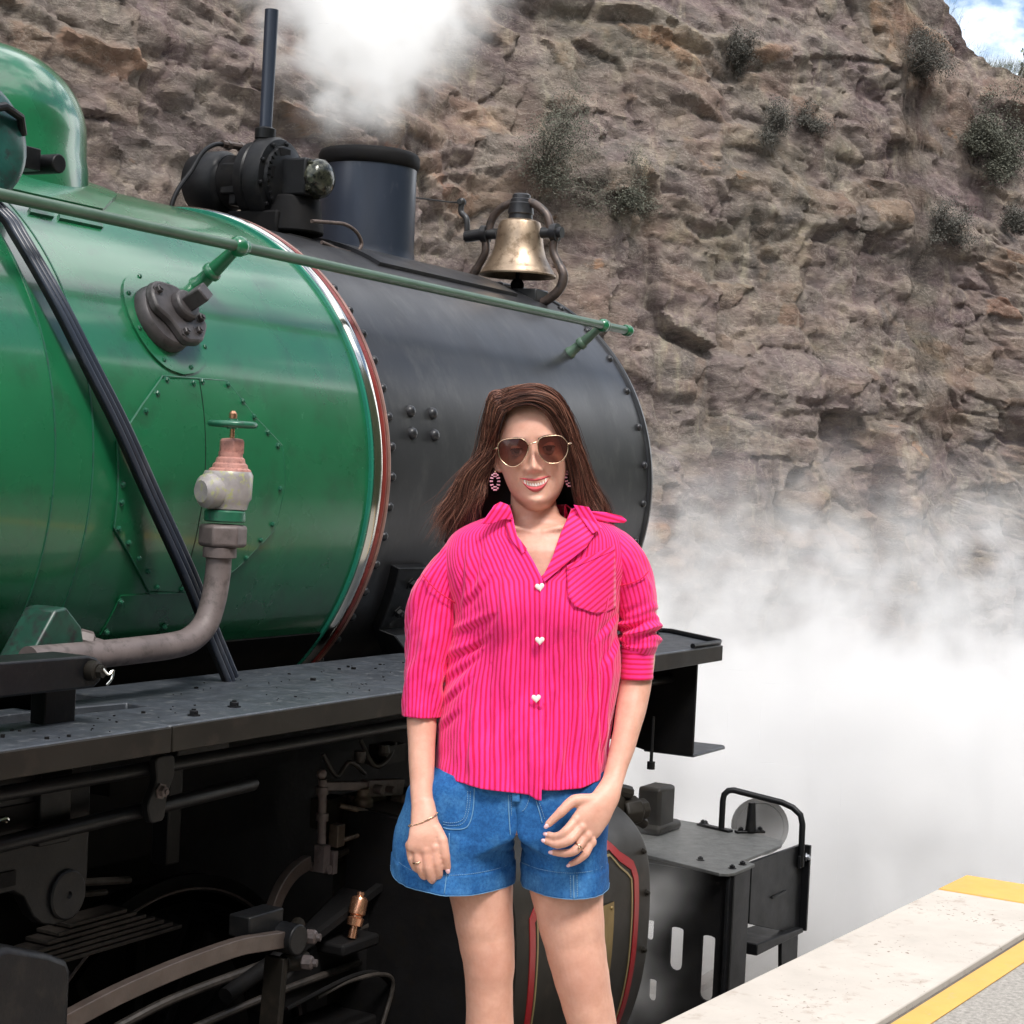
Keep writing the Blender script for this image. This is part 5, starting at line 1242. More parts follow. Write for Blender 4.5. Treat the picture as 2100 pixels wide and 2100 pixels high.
# arms
def limb(rs): eloft(body, dense(rs), 24)
limb([(B(960, 1135, .01), X_, .036, .040), (B(912, 1180, .0), X_, .040, .044), (B(885, 1250, .005), X_, .041, .041), (B(872, 1340, .010), X_, .035, .036), (B(866, 1400, .0), X_, .033, .034), (B(866, 1470, -.018), X_, .0300, .030), (B(867, 1540, -.045), X_, .0265, .026), (B(869, 1600, -.072), X_, .0235, .020), (B(872, 1640, -.092), X_, .0228, .0175)])
limb([(B(1245, 1135, .01), X_, .036, .040), (B(1286, 1185, .005), X_, .038, .044), (B(1306, 1250, .01), X_, .040, .041), (B(1310, 1340, .012), X_, .034, .036), (B(1303, 1400, .0), X_, .0325, .033), (B(1295, 1440, -.02), X_, .0310, .030), (B(1277, 1510, -.055), X_, .0255, .024), (B(1259, 1565, -.082), X_, .0215, .019), (B(1247, 1600, -.105), X_, .0205, .0165)])
# her right hand (left in the picture), hanging, back of the hand to us
eloft(body, dense([(B(872, 1632, -.090), X_, .0232, .0175), (B(875, 1660, -.104), X_, .0262, .0175), (B(878, 1688, -.114), (1, .12, 0), .0325, .0175), (B(876, 1712, -.119), (1, .15, .05), .0345, .0155), (B(872, 1728, -.119), (1, .15, .1), .0325, .012)]), 24)
def finger(pts, rr, nail=True):
    p = [Vector(q) for q in pts]
    pts2 = bez(p, 5); n_ = len(pts2); r2 = []
    for i in range(n_):
        s_ = i / (n_ - 1) * (len(rr) - 1); j = min(int(s_), len(rr) - 2); r2.append((rr[j] + (rr[j+1] - rr[j]) * (s_ - j)) * K)
    # knuckle swell
    for j in range(1, len(p) - 1):
        r2[j*5] *= 1.07
    tip = pts2[-1]; d = (pts2[-1] - pts2[-2]).normalized()
    pts2 += [tip + d * r2[-1] * .55, tip + d * r2[-1] * .85]; r2 += [r2[-1] * .78, r2[-1] * .35]
    body.tube(pts2, r2, 14)
    if nail: nails.append((tip, d, r2[-3]))
nails = []
finger([B(896, 1716, -.122), B(901, 1745, -.127), B(905, 1768, -.118), B(904, 1784, -.100)], (9.6, 9.0, 8.2, 6.8), False)
finger([B(879, 1720, -.125), B(884, 1754, -.131), B(890, 1778, -.120), B(894, 1787, -.100)], (9.8, 9.2, 8.4, 6.8), False)
finger([B(861, 1719, -.121), B(866, 1750, -.127), B(873, 1771, -.116), B(879, 1780, -.098)], (9.4, 8.8, 8.0, 6.6), False)
finger([B(846, 1712, -.113), B(850, 1738, -.118), B(857, 1757, -.110), B(865, 1768, -.096)], (8.4, 7.8, 7.2, 6.0), False)
finger([B(897, 1678, -.112), B(911, 1702, -.120), B(918, 1733, -.124), B(922, 1757, -.118)], (13, 11.5, 9.6, 7.6))
# her left hand (right in the picture) resting in front of the hip
Sv = Vector((.60, .25, -.76))
eloft(body, dense([(B(1251, 1588, -.098), (1, .1, -.3), .0212, .0165), (B(1236, 1618, -.118), (.85, .2, -.5), .0270, .0165), (B(1214, 1645, -.134), (.72, .22, -.66), .0345, .0165), (B(1197, 1667, -.142), Sv, .0355, .0150), (B(1184, 1683, -.142), Sv, .031, .0115)]), 24)
finger([B(1176, 1655, -.150), B(1155, 1676, -.166), B(1137, 1687, -.160), B(1121, 1685, -.150)], (10, 9.2, 8.2, 6.8), True)
finger([B(1186, 1671, -.153), B(1163, 1692, -.170), B(1139, 1702, -.164), B(1117, 1698, -.150)], (10, 9.4, 8.4, 6.6))
finger([B(1197, 1686, -.150), B(1175, 1712, -.166), B(1154, 1720, -.160), B(1131, 1720, -.150)], (9.6, 9.0, 8.0, 6.4))
finger([B(1206, 1699, -.145), B(1195, 1721, -.156), B(1180, 1735, -.152), B(1165, 1744, -.146)], (8.6, 8.0, 7.0, 5.8))
finger([B(1208, 1622, -.130), B(1172, 1620, -.144), B(1146, 1640, -.156), B(1121, 1664, -.154)], (15, 12.0, 9.8, 7.4))
for p in (B(1176, 1655, -.154), B(1187, 1671, -.157), B(1198, 1687, -.154), B(1207, 1700, -.148)): body.sphere(p, .0105, 10, (1, .8, 1))
for p in (B(897, 1716, -.126), B(879, 1720, -.129), B(862, 1719, -.125), B(847, 1712, -.117)): body.sphere(p, .0102, 10, (1, .8, 1))
bo = body.build('body', skin, person, smooth=180)
rm = bo.modifiers.new('skin', 'REMESH'); rm.mode = 'VOXEL'; rm.voxel_size = 0.0024; rm.use_smooth_shade = True
s2 = bo.modifiers.new('soft', 'SMOOTH'); s2.factor = 0.5; s2.iterations = 4

nailm = surf('nail_varnish', (0.80, 0.50, 0.52), 0.2, 0, .05, 20)
for tip, d, r_ in nails:
    m = MB(); u = Vector((0, -1, 0)); u = (u - d * u.dot(d)).normalized(); w_ = d.cross(u); rows = []
    for i in range(1, 8):
        a = PI * i / 8
        rows.append([tip + d * (r_ * .45 - math.cos(a) * r_ * .95) + u * r_ * .62 + (w_ * math.cos(2*PI*k/12) * .62 + u * math.sin(2*PI*k/12) * .42) * r_ * math.sin(a) for k in range(12)])
    m.rings(rows); m.build('fingernail', nailm, person, smooth=180)

# ---- mouth, eyes, brows
lipm = surf('lipstick', (0.50, 0.075, 0.085), 0.28, 0, .08, 30); toothm = surf('teeth', (0.82, 0.78, 0.72), 0.18, 0, .03, 30)
def facepatch(top, bot, n, rowsn, off, bulge, name, mat, par=None):
    """strip on the face between two curves z(x) with a rounded section"""
    m = MB(); rows = []
    xs_ = np.linspace(-1, 1, n)
    for j in range(rowsn):
        t = j / (rowsn - 1); r_ = []
        for s_ in xs_:
            x = s_ * top[0]; zt_, zb_ = top[1](s_), bot[1](s_); z = zt_ + (zb_ - zt_) * t + MZ
            f = float(face_y(np.array(x), np.array(-.069))) * .55 + float(face_y(np.array(x), np.array(z))) * .45
            r_.append(H(x, f + off + bulge * math.sin(PI * t) * (1 - abs(s_) ** 3), z))
        rows.append(r_)
    m.rings(rows, False, False, False)
    return m.build(name, mat, par if par else person, smooth=180)
mw = .0305
MZ = -.0050
zc = lambda s_: -.0535 + .0062 * s_ * s_                     # smile lift of the corners
up_top = lambda s_: -.0515 + .0052 * abs(s_) ** 1.6 - .0013 * math.exp(-(s_ / .10) ** 2) - .0022*abs(s_)**6
up_bot = lambda s_: -.0570 + .0085 * abs(s_) ** 1.9
lo_top = lambda s_: -.0680 + .0182 * abs(s_) ** 2.1
lo_bot = lambda s_: -.0780 + .0305 * abs(s_) ** 2.1
facepatch((mw, up_top), (mw, up_bot), 41, 9, .0012, .0034, 'upper_lip', lipm)
facepatch((mw, lo_top), (mw, lo_bot), 41, 11, .0010, .0052, 'lower_lip', lipm)
dkm = surf('mouth_inside', (0.05, 0.012, 0.012), .5)
facepatch((mw*.97, lambda s_: up_bot(s_) + .001), (mw*.97, lambda s_: lo_top(s_) - .001), 31, 5, -.0035, 0, 'mouth_inside', dkm)
tt = lambda s_: up_bot(s_) + .001
tb = lambda s_: -.0668 + .0120 * abs(s_) ** 2.0
m = MB()
for k in range(-4, 5):
    x0 = (k - .47) * .0051; x1 = (k + .47) * .0051; rows = []
    for j in range(5):
        t = j / 4; r_ = []
        for i in range(5):
            x = x0 + (x1 - x0) * i / 4; s_ = x / mw; z = tt(s_) + (tb(s_) - tt(s_)) * t
            z = min(z, tt(s_)) + MZ
            f = float(face_y(np.array(x), np.array(-.069))) * .55 + float(face_y(np.array(x), np.array(z))) * .45
            r_.append(H(x, f + .0002 + .0010 * math.sin(PI * i / 4), z))
        rows.append(r_)
    m.rings(rows, False, False, False)
m.build('teeth', toothm, person, smooth=60)
browm = surf('brow_hair', (0.035, 0.02, 0.015), .7); eyem = surf('eye_white', (.75, .72, .70), .15); irism = surf('iris', (.02, .012, .01), .1)
for s in (-1, 1):
    m = MB(); rows = []
    for i in range(13):
        q_ = i / 12; x = s * (.0125 + .037 * q_); z = .0185 + .0065 * math.sin(PI * min(1, q_ * .8)) - .006 * max(0, q_ - .6); h = .0022 * (1 - q_ ** 2) + .0005
        rows.append([H(x, float(face_y(np.array(x), np.array(z + dz))) + o, z + dz) for dz, o in ((h, -.001), (h * .6, .0012), (-h * .6, .0012), (-h, -.001))])
    m.rings(rows, False, False, False); m.build('eyebrow', browm, person, smooth=180)
    ec = H(s * .0315, .0665, .001)
    m = MB(); m.sphere(ec, .0118, 18); e_ = m.build('eye', eyem, person, smooth=180)
    m = MB(); d = (Rh_ @ Vector((0, -1, 0))).normalized(); m.lathe([(.0068, .0094), (.0064, .0108), (.003, .0119), (.001, .012)], ec, d, 18); m.build('iris', irism, e_, smooth=180)
    m = MB(); rows = []
    for i in range(9):
        a = -1.15 + 2.3 * i / 8
        rows.append([ec + Rh_ @ Vector((.0128 * math.sin(a), -.0128 * math.cos(a) * math.cos(b_), .0128 * math.sin(b_) * (1 - .25 * a * a))) for b_ in (.30, .55, .9, 1.25)])
    m.rings(rows, False, False, False); m.build('eyelid', skin, e_, smooth=180)
    m = MB(); m.tube([ec + Rh_ @ Vector((.0134 * math.sin(a), -.0136 * math.cos(a) * .96, .0040 * (1 - .45 * a * a))) for a in np.linspace(-1.1, 1.1, 9)], .0010, 6); m.build('eyelash', browm, e_, smooth=180)

# ---- sunglasses
gold = surf('gold_wire', (0.62, 0.44, 0.30), .25, 1.0, .05, 30)
lensm = bpy.data.materials.new('tinted_lens'); lensm.use_nodes = True; t = lensm.node_tree; t.nodes.clear()
o_n = t.nodes.new('ShaderNodeOutputMaterial'); tr = t.nodes.new('ShaderNodeBsdfTransparent'); gls = t.nodes.new('ShaderNodeBsdfPrincipled'); mx = t.nodes.new('ShaderNodeMixShader')
gr = nd(t, 'ShaderNodeAttribute'); gr.attribute_name = 'grad'
rg = ramp(t, gr.outputs['Fac'], [(0.0, (0.50, 0.33, 0.26)), (0.40, (0.24, 0.11, 0.09)), (1.0, (0.09, 0.032, 0.03))])
t.links.new(rg.outputs[0], tr.inputs['Color'])
gls.inputs['Base Color'].default_value = (0.07, 0.025, 0.02, 1); gls.inputs['Roughness'].default_value = 0.06; gls.inputs['Specular IOR Level'].default_value = 0.6
mx.inputs['Fac'].default_value = 0.42
t.links.new(tr.outputs[0], mx.inputs[1]); t.links.new(gls.outputs[0], mx.inputs[2]); t.links.new(mx.outputs[0], o_n.inputs['Surface'])
sg = empty('sunglasses'); sg.parent = person
Rhi = Rh_.inverted()
def G_(u, v, yf=None):
    """chart point of the glasses -> her frame, on the wrap of the glasses in the head frame"""
    p = B(u, v, -.1)
    q = Rhi @ (p - HO); x = q.x; z = q.z
    f = (.0985 - 2.6 * x * x + (.0 if yf is None else yf)) + (z - .0) * .08
    return H(x, f, z)
LL = [(650,740),(672,700),(720,675),(790,666),(890,664),(945,690),(978,740),(978,790),(950,860),(905,925),(845,962),(780,962),(720,925),(672,860)]
RL = [(1080,720),(1095,680),(1135,650),(1210,638),(1305,634),(1365,665),(1400,720),(1402,790),(1375,860),(1325,910),(1260,930),(1190,925),(1130,880),(1092,810)]
for pts in (LL, RL):
    q_ = [(900 + x * .18634, 780 + y * .18634) for x, y in pts]
    lp2 = bez([(a, b_, 0) for a, b_ in q_ + q_[:1]], 5)[:-1]
    cu = sum(p.x for p in lp2) / len(lp2); cvv = sum(p.y for p in lp2) / len(lp2)
    vs = []; gg = []
    for j in range(7):
        k_ = j / 6
        for p in lp2:
            u, v = cu + (p.x - cu) * k_, cvv + (p.y - cvv) * k_
            g_ = G_(u, v, .0018 * (1 - k_ * k_)); vs.append(g_); gg.append((cvv + 30 - v) / 60)
    n_ = len(lp2); fs_ = [(j*n_ + i, j*n_ + (i+1) % n_, (j+1)*n_ + (i+1) % n_, (j+1)*n_ + i) for j in range(6) for i in range(n_)]
    me = bpy.data.meshes.new('lens'); me.from_pydata([tuple(v) for v in vs], [], fs_); me.materials.append(lensm); me.shade_smooth()
    at = me.attributes.new('grad', 'FLOAT', 'POINT'); at.data.foreach_set('value', np.clip(gg, 0, 1).astype(np.float32))
    link('lens', me, sg)
    m = MB(); fr = [G_(p.x, p.y, .0006) for p in lp2]; m.tube(fr + fr[:2], .0009, 8, cap=False); m.build('lens_rim', gold, sg, smooth=180)
m = MB(); m.tube(bez([G_(1082, 918, .001), G_(1090, 914, .004), G_(1100, 911, .001)], 5), .0014, 8); m.build('bridge', gold, sg, smooth=180)
for a, s in ((G_(1021, 922), -1), (G_(1162, 914), 1)):
    e1 = H(s * .0735, .078, .007 if s < 0 else .006); e2 = H(s * .0765, .0, .010)
    m = MB(); m.tube([a, e1, H(s * .0765, .06, .0075), e2, H(s*.074, -.015, .002)], [.0013, .0022, .0014, .0014, .0014], 8); m.build('temple_arm', gold, sg, smooth=180)

# ================================================================ CLOTHES AND HAIR
def stripe_mat(name):
    m, t, b = newmat(name)
    uv = nd(t, 'ShaderNodeUVMap'); sx = nd(t, 'ShaderNodeSeparateXYZ'); t.links.new(uv.outputs[0], sx.inputs[0])
    tc = nd(t, 'ShaderNodeTexCoord'); nz = nd(t, 'ShaderNodeTexNoise', i_Scale=60, i_Detail=3); t.links.new(tc.outputs['Object'], nz.inputs['Vector'])
    mu = nd(t, 'ShaderNodeMath', operation='MULTIPLY'); mu.inputs[1].default_value = 1 / .0098; t.links.new(sx.outputs[0], mu.inputs[0])
    ad = nd(t, 'ShaderNodeMath', operation='MULTIPLY_ADD'); ad.inputs[1].default_value = .10; t.links.new(nz.outputs['Fac'], ad.inputs[0]); t.links.new(mu.outputs[0], ad.inputs[2])
    fr = nd(t, 'ShaderNodeMath', operation='FRACT'); t.links.new(ad.outputs[0], fr.inputs[0])
    r = ramp(t, fr.outputs[0], [(0.0, (0.72, 0.002, 0.070)), (0.28, (0.66, 0.001, 0.055)), (0.40, (0.98, 0.026, 0.24)), (0.86, (1.0, 0.03, 0.27)), (1.0, (0.72, 0.002, 0.070))])
    n2 = nd(t, 'ShaderNodeTexNoise', i_Scale=7, i_Detail=4); t.links.new(tc.outputs['Object'], n2.inputs['Vector'])
    k = ramp(t, n2.outputs['Fac'], [(0.3, 0.86), (0.7, 1.0)])
    t.links.new(mixc(t, 1.0, r.outputs[0], k.outputs[0], 'MULTIPLY'), b.inputs['Base Color'])
    b.inputs['Roughness'].default_value = 0.72; b.inputs['Sheen Weight'].default_value = 0.2; b.inputs['Specular IOR Level'].default_value = 0.25
    w1 = nd(t, 'ShaderNodeMath', operation='PINGPONG'); w1.inputs[1].default_value = .5; t.links.new(ad.outputs[0], w1.inputs[0])
    n3 = nd(t, 'ShaderNodeTexNoise', i_Scale=420, i_Detail=2); t.links.new(tc.outputs['Object'], n3.inputs['Vector'])
    hs = nd(t, 'ShaderNodeMath', operation='MULTIPLY_ADD'); hs.inputs[1].default_value = .5; t.links.new(n3.outputs['Fac'], hs.inputs[0]); t.links.new(w1.outputs[0], hs.inputs[2])
    bp = nd(t, 'ShaderNodeBump'); bp.inputs['Strength'].default_value = .7; bp.inputs['Distance'].default_value = .0012
    t.links.new(hs.outputs[0], bp.inputs['Height']); t.links.new(bp.outputs[0], b.inputs['Normal'])
    return m
pinkm = stripe_mat('pink_striped_cotton')
shirt = empty('shirt'); shirt.parent = person
def ipl(v, pts): return np.interp(v, [p[0] for p in pts], [p[1] for p in pts])
def smooth_tab(pts): return lambda v: sm_interp(np.asarray(v, float), pts)
SL = smooth_tab([(1036, 1046), (1048, 1030), (1060, 1004), (1072, 972), (1090, 938), (1120, 914), (1160, 906), (1200, 915), (1250, 930), (1300, 935), (1350, 928), (1400, 916), (1440, 909), (1500, 902), (1560, 898), (1640, 890)])
SR = smooth_tab([(1036, 1160), (1048, 1178), (1060, 1212), (1072, 1245), (1090, 1272), (1120, 1288), (1160, 1290), (1200, 1278), (1250, 1268), (1300, 1264), (1350, 1265), (1400, 1266), (1440, 1263), (1500, 1254), (1560, 1243), (1640, 1236)])
SB = smooth_tab([(1036, .056), (1048, .062), (1060, .068), (1090, .082), (1120, .094), (1160, .106), (1220, .118), (1270, .118), (1330, .112), (1400, .110), (1480, .116), (1560, .126), (1640, .130)])
VL = [(1030, 1044), (1061, 1052), (1078, 1055), (1096, 1059), (1120, 1076), (1150, 1094), (1178, 1108), (1188, 1112), (1640, 1109)]
VR = [(1030, 1176), (1039, 1172), (1091, 1148), (1141, 1130), (1172, 1115), (1188, 1098), (1640, 1094)]
HEM = [(880, 1574), (896, 1578), (940, 1588), (992, 1599), (1057, 1607), (1085, 1611), (1100, 1621), (1109, 1622)]
HEMR = [(1090, 1600), (1140, 1603), (1186, 1601), (1236, 1585), (1250, 1578)]
def front_y(u, v):
    """front of the shirt, metres (negative is towards us)"""
    l, r_ = SL(v), SR(v); c = (l + r_) / 2; a = (r_ - l) / 2
    s_ = np.clip(np.abs((u - c) / a), 0, 1)
    bust = .016 * (np.exp(-((u - 1032) / 40.) ** 2 - ((v - 1255) / 50.) ** 2) + np.exp(-((u - 1165) / 40.) ** 2 - ((v - 1255) / 50.) ** 2))
    return -(SB(v) * (1 - s_ ** 2.4) ** (1 / 2.2) + bust * (1 - s_ ** 4))
def folds(u, v, seed, amp):
    g_ = fbm(u / 55., v / 170., seed, 3) * 1.0 + .5 * fbm((u + v * .5) / 38., (v - u * .5) / 120., seed + 5, 3)
    return amp * g_ * 2
CREASE = [(948,1245,1005,1180,9,.006),(935,1300,1010,1255,9,.007),(925,1350,1000,1300,8,.008),(918,1395,985,1330,8,.008),(912,1440,965,1385,7,.006),(905,1490,950,1440,7,.005),
 (972,1400,962,1600,10,.008),(1008,1360,1012,1600,9,.006),(1045,1430,1052,1605,9,.008),(1082,1470,1086,1612,8,.006),(1135,1420,1142,1600,9,.007),(1172,1290,1178,1598,10,.007),(1208,1270,1214,1590,9,.008),(1238,1300,1230,1575,8,.007),
 (1000,1085,975,1230,9,.005),(1040,1130,1018,1300,10,.005),(1075,1200,1060,1400,9,.004),(1150,1260,1120,1420,9,.005),(1250,1140,1225,1260,8,.005),(1262,1260,1215,1310,7,.006),(1266,1300,1225,1370,7,.005),(960,1120,950,1250,8,.006)]
nrow, ncol = 210, 300
V0, V1 = 1036.0, 1600.0
tv = np.linspace(0, 1, nrow)
vv = V0 + (V1 - V0) * tv
Xs = np.zeros((nrow, ncol)); Ys = np.zeros((nrow, ncol)); Zs = np.zeros((nrow, ncol)); Us = np.zeros((nrow, ncol)); Vs = np.zeros((nrow, ncol))
ref_u = None
for i, v in enumerate(vv):
    l, r_ = float(SL(v)), float(SR(v)); c = (l + r_) / 2; a = (r_ - l) / 2; b_ = float(SB(v))
    ur = float(ipl(v, VR)); ul = float(ipl(v, VL))
    p0 = math.acos(np.clip((ur - c) / a, -1, 1)); p1 = -(2*PI - math.acos(np.clip((ul - c) / a, -1, 1)))
    p = np.linspace(p0, p1, ncol)
    cu = np.cos(p); su = np.sin(p)
    u = c + a * cu
    s_ = np.abs(cu)
    mag = (1 - np.clip(s_, 0, 1) ** 2.4) ** (1 / 2.2)
    fy = front_y(u, v)
    y = np.where(su >= 0, fy, mag * b_ * .95)
    # hem follows its own curve: stretch the last third of the rows
    hem = np.where(np.arange(ncol) > ncol * .6, np.interp(u, [q[0] for q in HEM], [q[1] for q in HEM]), np.interp(u, [q[0] for q in HEMR], [q[1] for q in HEMR]))
    hem = np.where(su >= -.05, hem, 1590)
    w_ = np.clip((v - 1330) / (V1 - 1330), 0, 1)
    vz = v + (hem - V1) * w_
    # folds
    f_ = folds(u + 300 * (su < 0), vz, 100, .0095 * min(1, max(.15, (v - 1080) / 200)))
    f_ = f_ + .006 * np.exp(-((u - 955 - (v - 1290) * -.5) / 14) ** 2) * math.exp(-((v - 1330) / 60) ** 2)
    f_ = f_ - .006 * np.exp(-((u - 938 - (1380 - v) * .6) / 9) ** 2) * math.exp(-((v - 1330) / 60) ** 2)
    f_ = f_ - .0045 * np.exp(-((u - 1106 - (v - 1440) * .02) / 7) ** 2) * (v > 1430)
    for (ua, va, ub, vb, wd, am) in CREASE:
        du_, dv_ = ub - ua, vb - va; L2 = du_ * du_ + dv_ * dv_
        tq = np.clip(((u - ua) * du_ + (vz - va) * dv_) / L2, 0, 1); dd = (u - ua - du_ * tq) * dv_ - (vz - va - dv_ * tq) * du_; dd = dd / math.sqrt(L2)
        de = np.hypot(u - ua - du_ * tq, vz - va - dv_ * tq); q_ = de / wd * np.sign(dd)
        f_ = f_ + (su > 0) * am * 1.65 * q_ * np.exp(-q_ * q_) * np.sin(PI * np.clip(tq, .04, .96)) ** .7
    nx = cu * .9; ny = -su
    over = np.where(np.arange(ncol) > ncol * .6, -.004 * np.exp(-(ul - u) / 25.) * (su > 0), 0)   # her right front lies over the left
    flare = .010 * np.clip((v - 1480) / 110, 0, 1) * (su > 0) * np.cos(u / 23.)
    Xs[i] = (u - 1090) * K + nx * f_; Ys[i] = y + ny * f_ + over - flare * .5
    Zs[i] = (2458 - vz) * K
    Us[i] = np.linspace(0, 1, ncol); Vs[i] = v * K
# stripe coordinate: arc length of the chest row, carried down every column
ci = int(np.argmin(np.abs(vv - 1400)))
seg = np.hypot(np.diff(Xs[ci]), np.diff(Ys[ci])); arc = np.concatenate([[0], np.cumsum(seg)])
Uuv = np.repeat(arc[None, :], nrow, 0)
me = grid_mesh('shirt_body', Xs, Ys, Zs, pinkm, (Uuv, Vs))
so = link('shirt_body', me, shirt)
def solid(o, th=.0016, sub=0):
    s_ = o.modifiers.new('thickness', 'SOLIDIFY'); s_.thickness = th; s_.offset = -1
solid(so)
# sleeves
def sleeve(rs, name, seed, bunch=None, nr=90, ncs=64, uscale=1.0, umode=0, amp=.0065):
    """rs: (u, v, y, half width, half depth) down the sleeve"""
    cs = np.array(rs, float); t0 = np.linspace(0, len(rs) - 1, nr); cc = [sm_interp(t0, list(zip(range(len(rs)), cs[:, k]))) for k in range(5)]
    X = np.zeros((nr, ncs)); Y = X.copy(); Z = X.copy(); U_ = X.copy(); V_ = X.copy()
    for i in range(nr):
        du = cc[0][min(i+1, nr-1)] - cc[0][max(i-1, 0)]; dv = cc[1][min(i+1, nr-1)] - cc[1][max(i-1, 0)]; l_ = math.hypot(du, dv)
        du /= l_; dv /= l_
        ph_ = np.linspace(0, 2*PI, ncs + 1)[:-1]
        f_ = amp * 2 * (fbm(np.cos(ph_) * 1.2 + 5, np.sin(ph_) * 1.2 + cc[1][i] / 70., seed, 4)) * 1.6
        if bunch is not None: f_ = f_ + bunch(cc[1][i], ph_)
        w_ = cc[3][i] * K + f_; d_ = cc[4][i] + f_
        ca, sa = np.cos(ph_), np.sin(ph_)
        X[i] = (cc[0][i] - 1090) * K + dv * w_ * ca; Z[i] = (2458 - cc[1][i]) * K + du * w_ * ca; Y[i] = cc[2][i] - d_ * sa
        U_[i] = ph_ / (2*PI) * .30 * uscale; V_[i] = cc[1][i] * K
    if umode: 
        U_, V_ = V_.copy(), U_.copy()
        me = grid_mesh(name, X, Y, Z, pinkm, (U_, V_, 0.0), wrap=True)
    else: me = grid_mesh(name, X, Y, Z, pinkm, (U_, V_, .30 * uscale), wrap=True)
    o = link(name, me, shirt); solid(o); return o
sleeve([(985, 1098, .008, 22, .040), (959, 1112, .008, 30, .048), (930, 1150, .006, 38, .054), (896, 1228, .002, 52, .056), (884, 1309, .0, 54, .056), (873, 1380, -.006, 47, .050), (868, 1430, -.012, 41, .045), (866, 1467, -.018, 37, .040)], 'sleeve', 201, lambda v, p: .0035 * np.sin((v + 30 * np.cos(p)) / 10.) * math.exp(-((v - 1395) / 40) ** 2) * np.clip(np.cos(p), 0, 1))
def bunch(v, p):
    k = math.exp(-((v - 1288) / 34) ** 2)
    return k * (.0062 * np.sin((v + 12 * np.sin(p * 1.0 + 1)) / 5.4 + 1.3 * np.cos(p)) + .004 * np.sin(v / 3.1 + 2 * np.sin(p * 2)))
sleeve([(1216, 1094, .008, 20, .040), (1246, 1108, .008, 36, .054), (1280, 1150, .006, 47, .060), (1301, 1214, .004, 47, .058), (1309, 1262, .004, 44, .053), (1311, 1300, .003, 43, .050), (1309, 1326, .002, 40, .046), (1306, 1336, .001, 34, .040)], 'sleeve', 301, bunch, 130, amp=.005)
sleeve([(1306, 1326, .001, 34, .0385), (1306, 1334, .001, 35.5, .040), (1305, 1362, -.002, 34.5, .038), (1304.5, 1392, -.006, 34, .037)], 'cuff', 401, None, 30, 64, 1.0, 1, .0008)
# flat pieces of shirt cloth: scanlines between the edges of a chart polygon
def cloth(poly, yfun, ang, name, par, nr=26, nc=14, th=.0018, curl=0.0, mat=None):
    vs_ = [p[1] for p in poly]; v0, v1 = min(vs_), max(vs_); X = np.zeros((nr, nc)); Y = X.copy(); Z = X.copy(); U_ = X.copy(); V_ = X.copy(); n_ = len(poly)
    for i in range(nr):
        v = v0 + (v1 - v0) * min(max(i / (nr - 1), .002), .998); c = []
        for a in range(n_):
            (ua, va), (ub, vb) = poly[a], poly[(a + 1) % n_]
            if (va - v) * (vb - v) <= 0 and va != vb: c.append(ua + (ub - ua) * (v - va) / (vb - va))
        u = np.linspace(min(c), max(c), nc)
        X[i] = (u - 1090) * K; Z[i] = (2458 - v) * K; Y[i] = yfun(u, v)
        U_[i] = (u * math.cos(ang) + v * math.sin(ang)) * K; V_[i] = (v * math.cos(ang) - u * math.sin(ang)) * K
    o = link(name, grid_mesh(name, X, Y, Z, mat or pinkm, (U_, V_)), par); solid(o, th); return o
A_dn = R(52)
fy_ = lambda off: (lambda u, v: front_y(u, v) - off)
cloth([(1159, 1160), (1161, 1217), (1174, 1238), (1220, 1254), (1258, 1245), (1256, 1119)], fy_(.0065), A_dn, 'chest_pocket', shirt)
cloth([(1159, 1157), (1256, 1117), (1256, 1127), (1160, 1167)], fy_(.0080), A_dn + PI / 2 * 0, 'pocket_hem', shirt, 12)
# right-hand lapel (her left) and collar leaf
def lap(off, tipu, tipv, lift):
    return lambda u, v: np.minimum(front_y(u, v), -.052 - 0.0 * u) - off - lift * np.exp(-((u - tipu) ** 2 + (v - tipv) ** 2) / 900.)
cloth([(1172, 1042), (1180, 1040), (1222, 1086), (1198, 1121), (1113, 1190), (1111, 1178), (1131, 1140), (1149, 1091)], lap(.009, 1198, 1118, .006), R(58), 'lapel', shirt, 40, 18)
cloth([(1174, 1036), (1204, 1040), (1230, 1083), (1212, 1094), (1186, 1062)], lap(.013, 1230, 1084, .008), R(-32), 'collar_leaf', shirt, 26, 12)
cloth([(1206, 1050), (1240, 1051), (1272, 1058), (1285, 1068), (1278, 1073), (1240, 1066), (1224, 1070)], lambda u, v: -.045 + .0004 * (u - 1206) - .004 * np.sin((u - 1200) / 20.), R(-75), 'collar_leaf', shirt, 12, 20)
# left collar leaf, standing open
cloth([(1042, 1037), (1026, 1031), (1014, 1038), (988, 1074), (1008, 1074), (1030, 1066), (1052, 1066), (1048, 1048)], lambda u, v: -.078 - .020 * np.clip((1045 - u) / 50., 0, 1) + .012 * np.clip((1045 - v) / 14., 0, 1), R(35), 'collar_leaf', shirt, 24, 14)
cloth([(1044, 1040), (1052, 1064), (1060, 1098), (1080, 1124), (1072, 1134), (1046, 1104), (1034, 1066)], lambda u, v: np.minimum(front_y(u, v), -.06) - .007, R(-18), 'neck_facing', shirt, 30, 8)
# back of the collar behind the neck
m = MB(); rows = []
for i in range(25):
    a = PI * (1.08 - 1.16 * i / 24); cx, cy = 1101 + 60 * math.cos(a), .018 + .068 * math.sin(a)
    rows.append([B(1101 + 59 * math.cos(a), 1072, cy), B(1101 + 58 * math.cos(a), 1040, cy), B(1101 + 60 * math.cos(a), 1036, cy + .004 * math.sin(a)), B(1101 + 66 * math.cos(a), 1064, .020 + .080 * math.sin(a))])
m.rings(rows, False, False, False); o = m.build('collar_band', pinkm, shirt, smooth=60); solid(o)
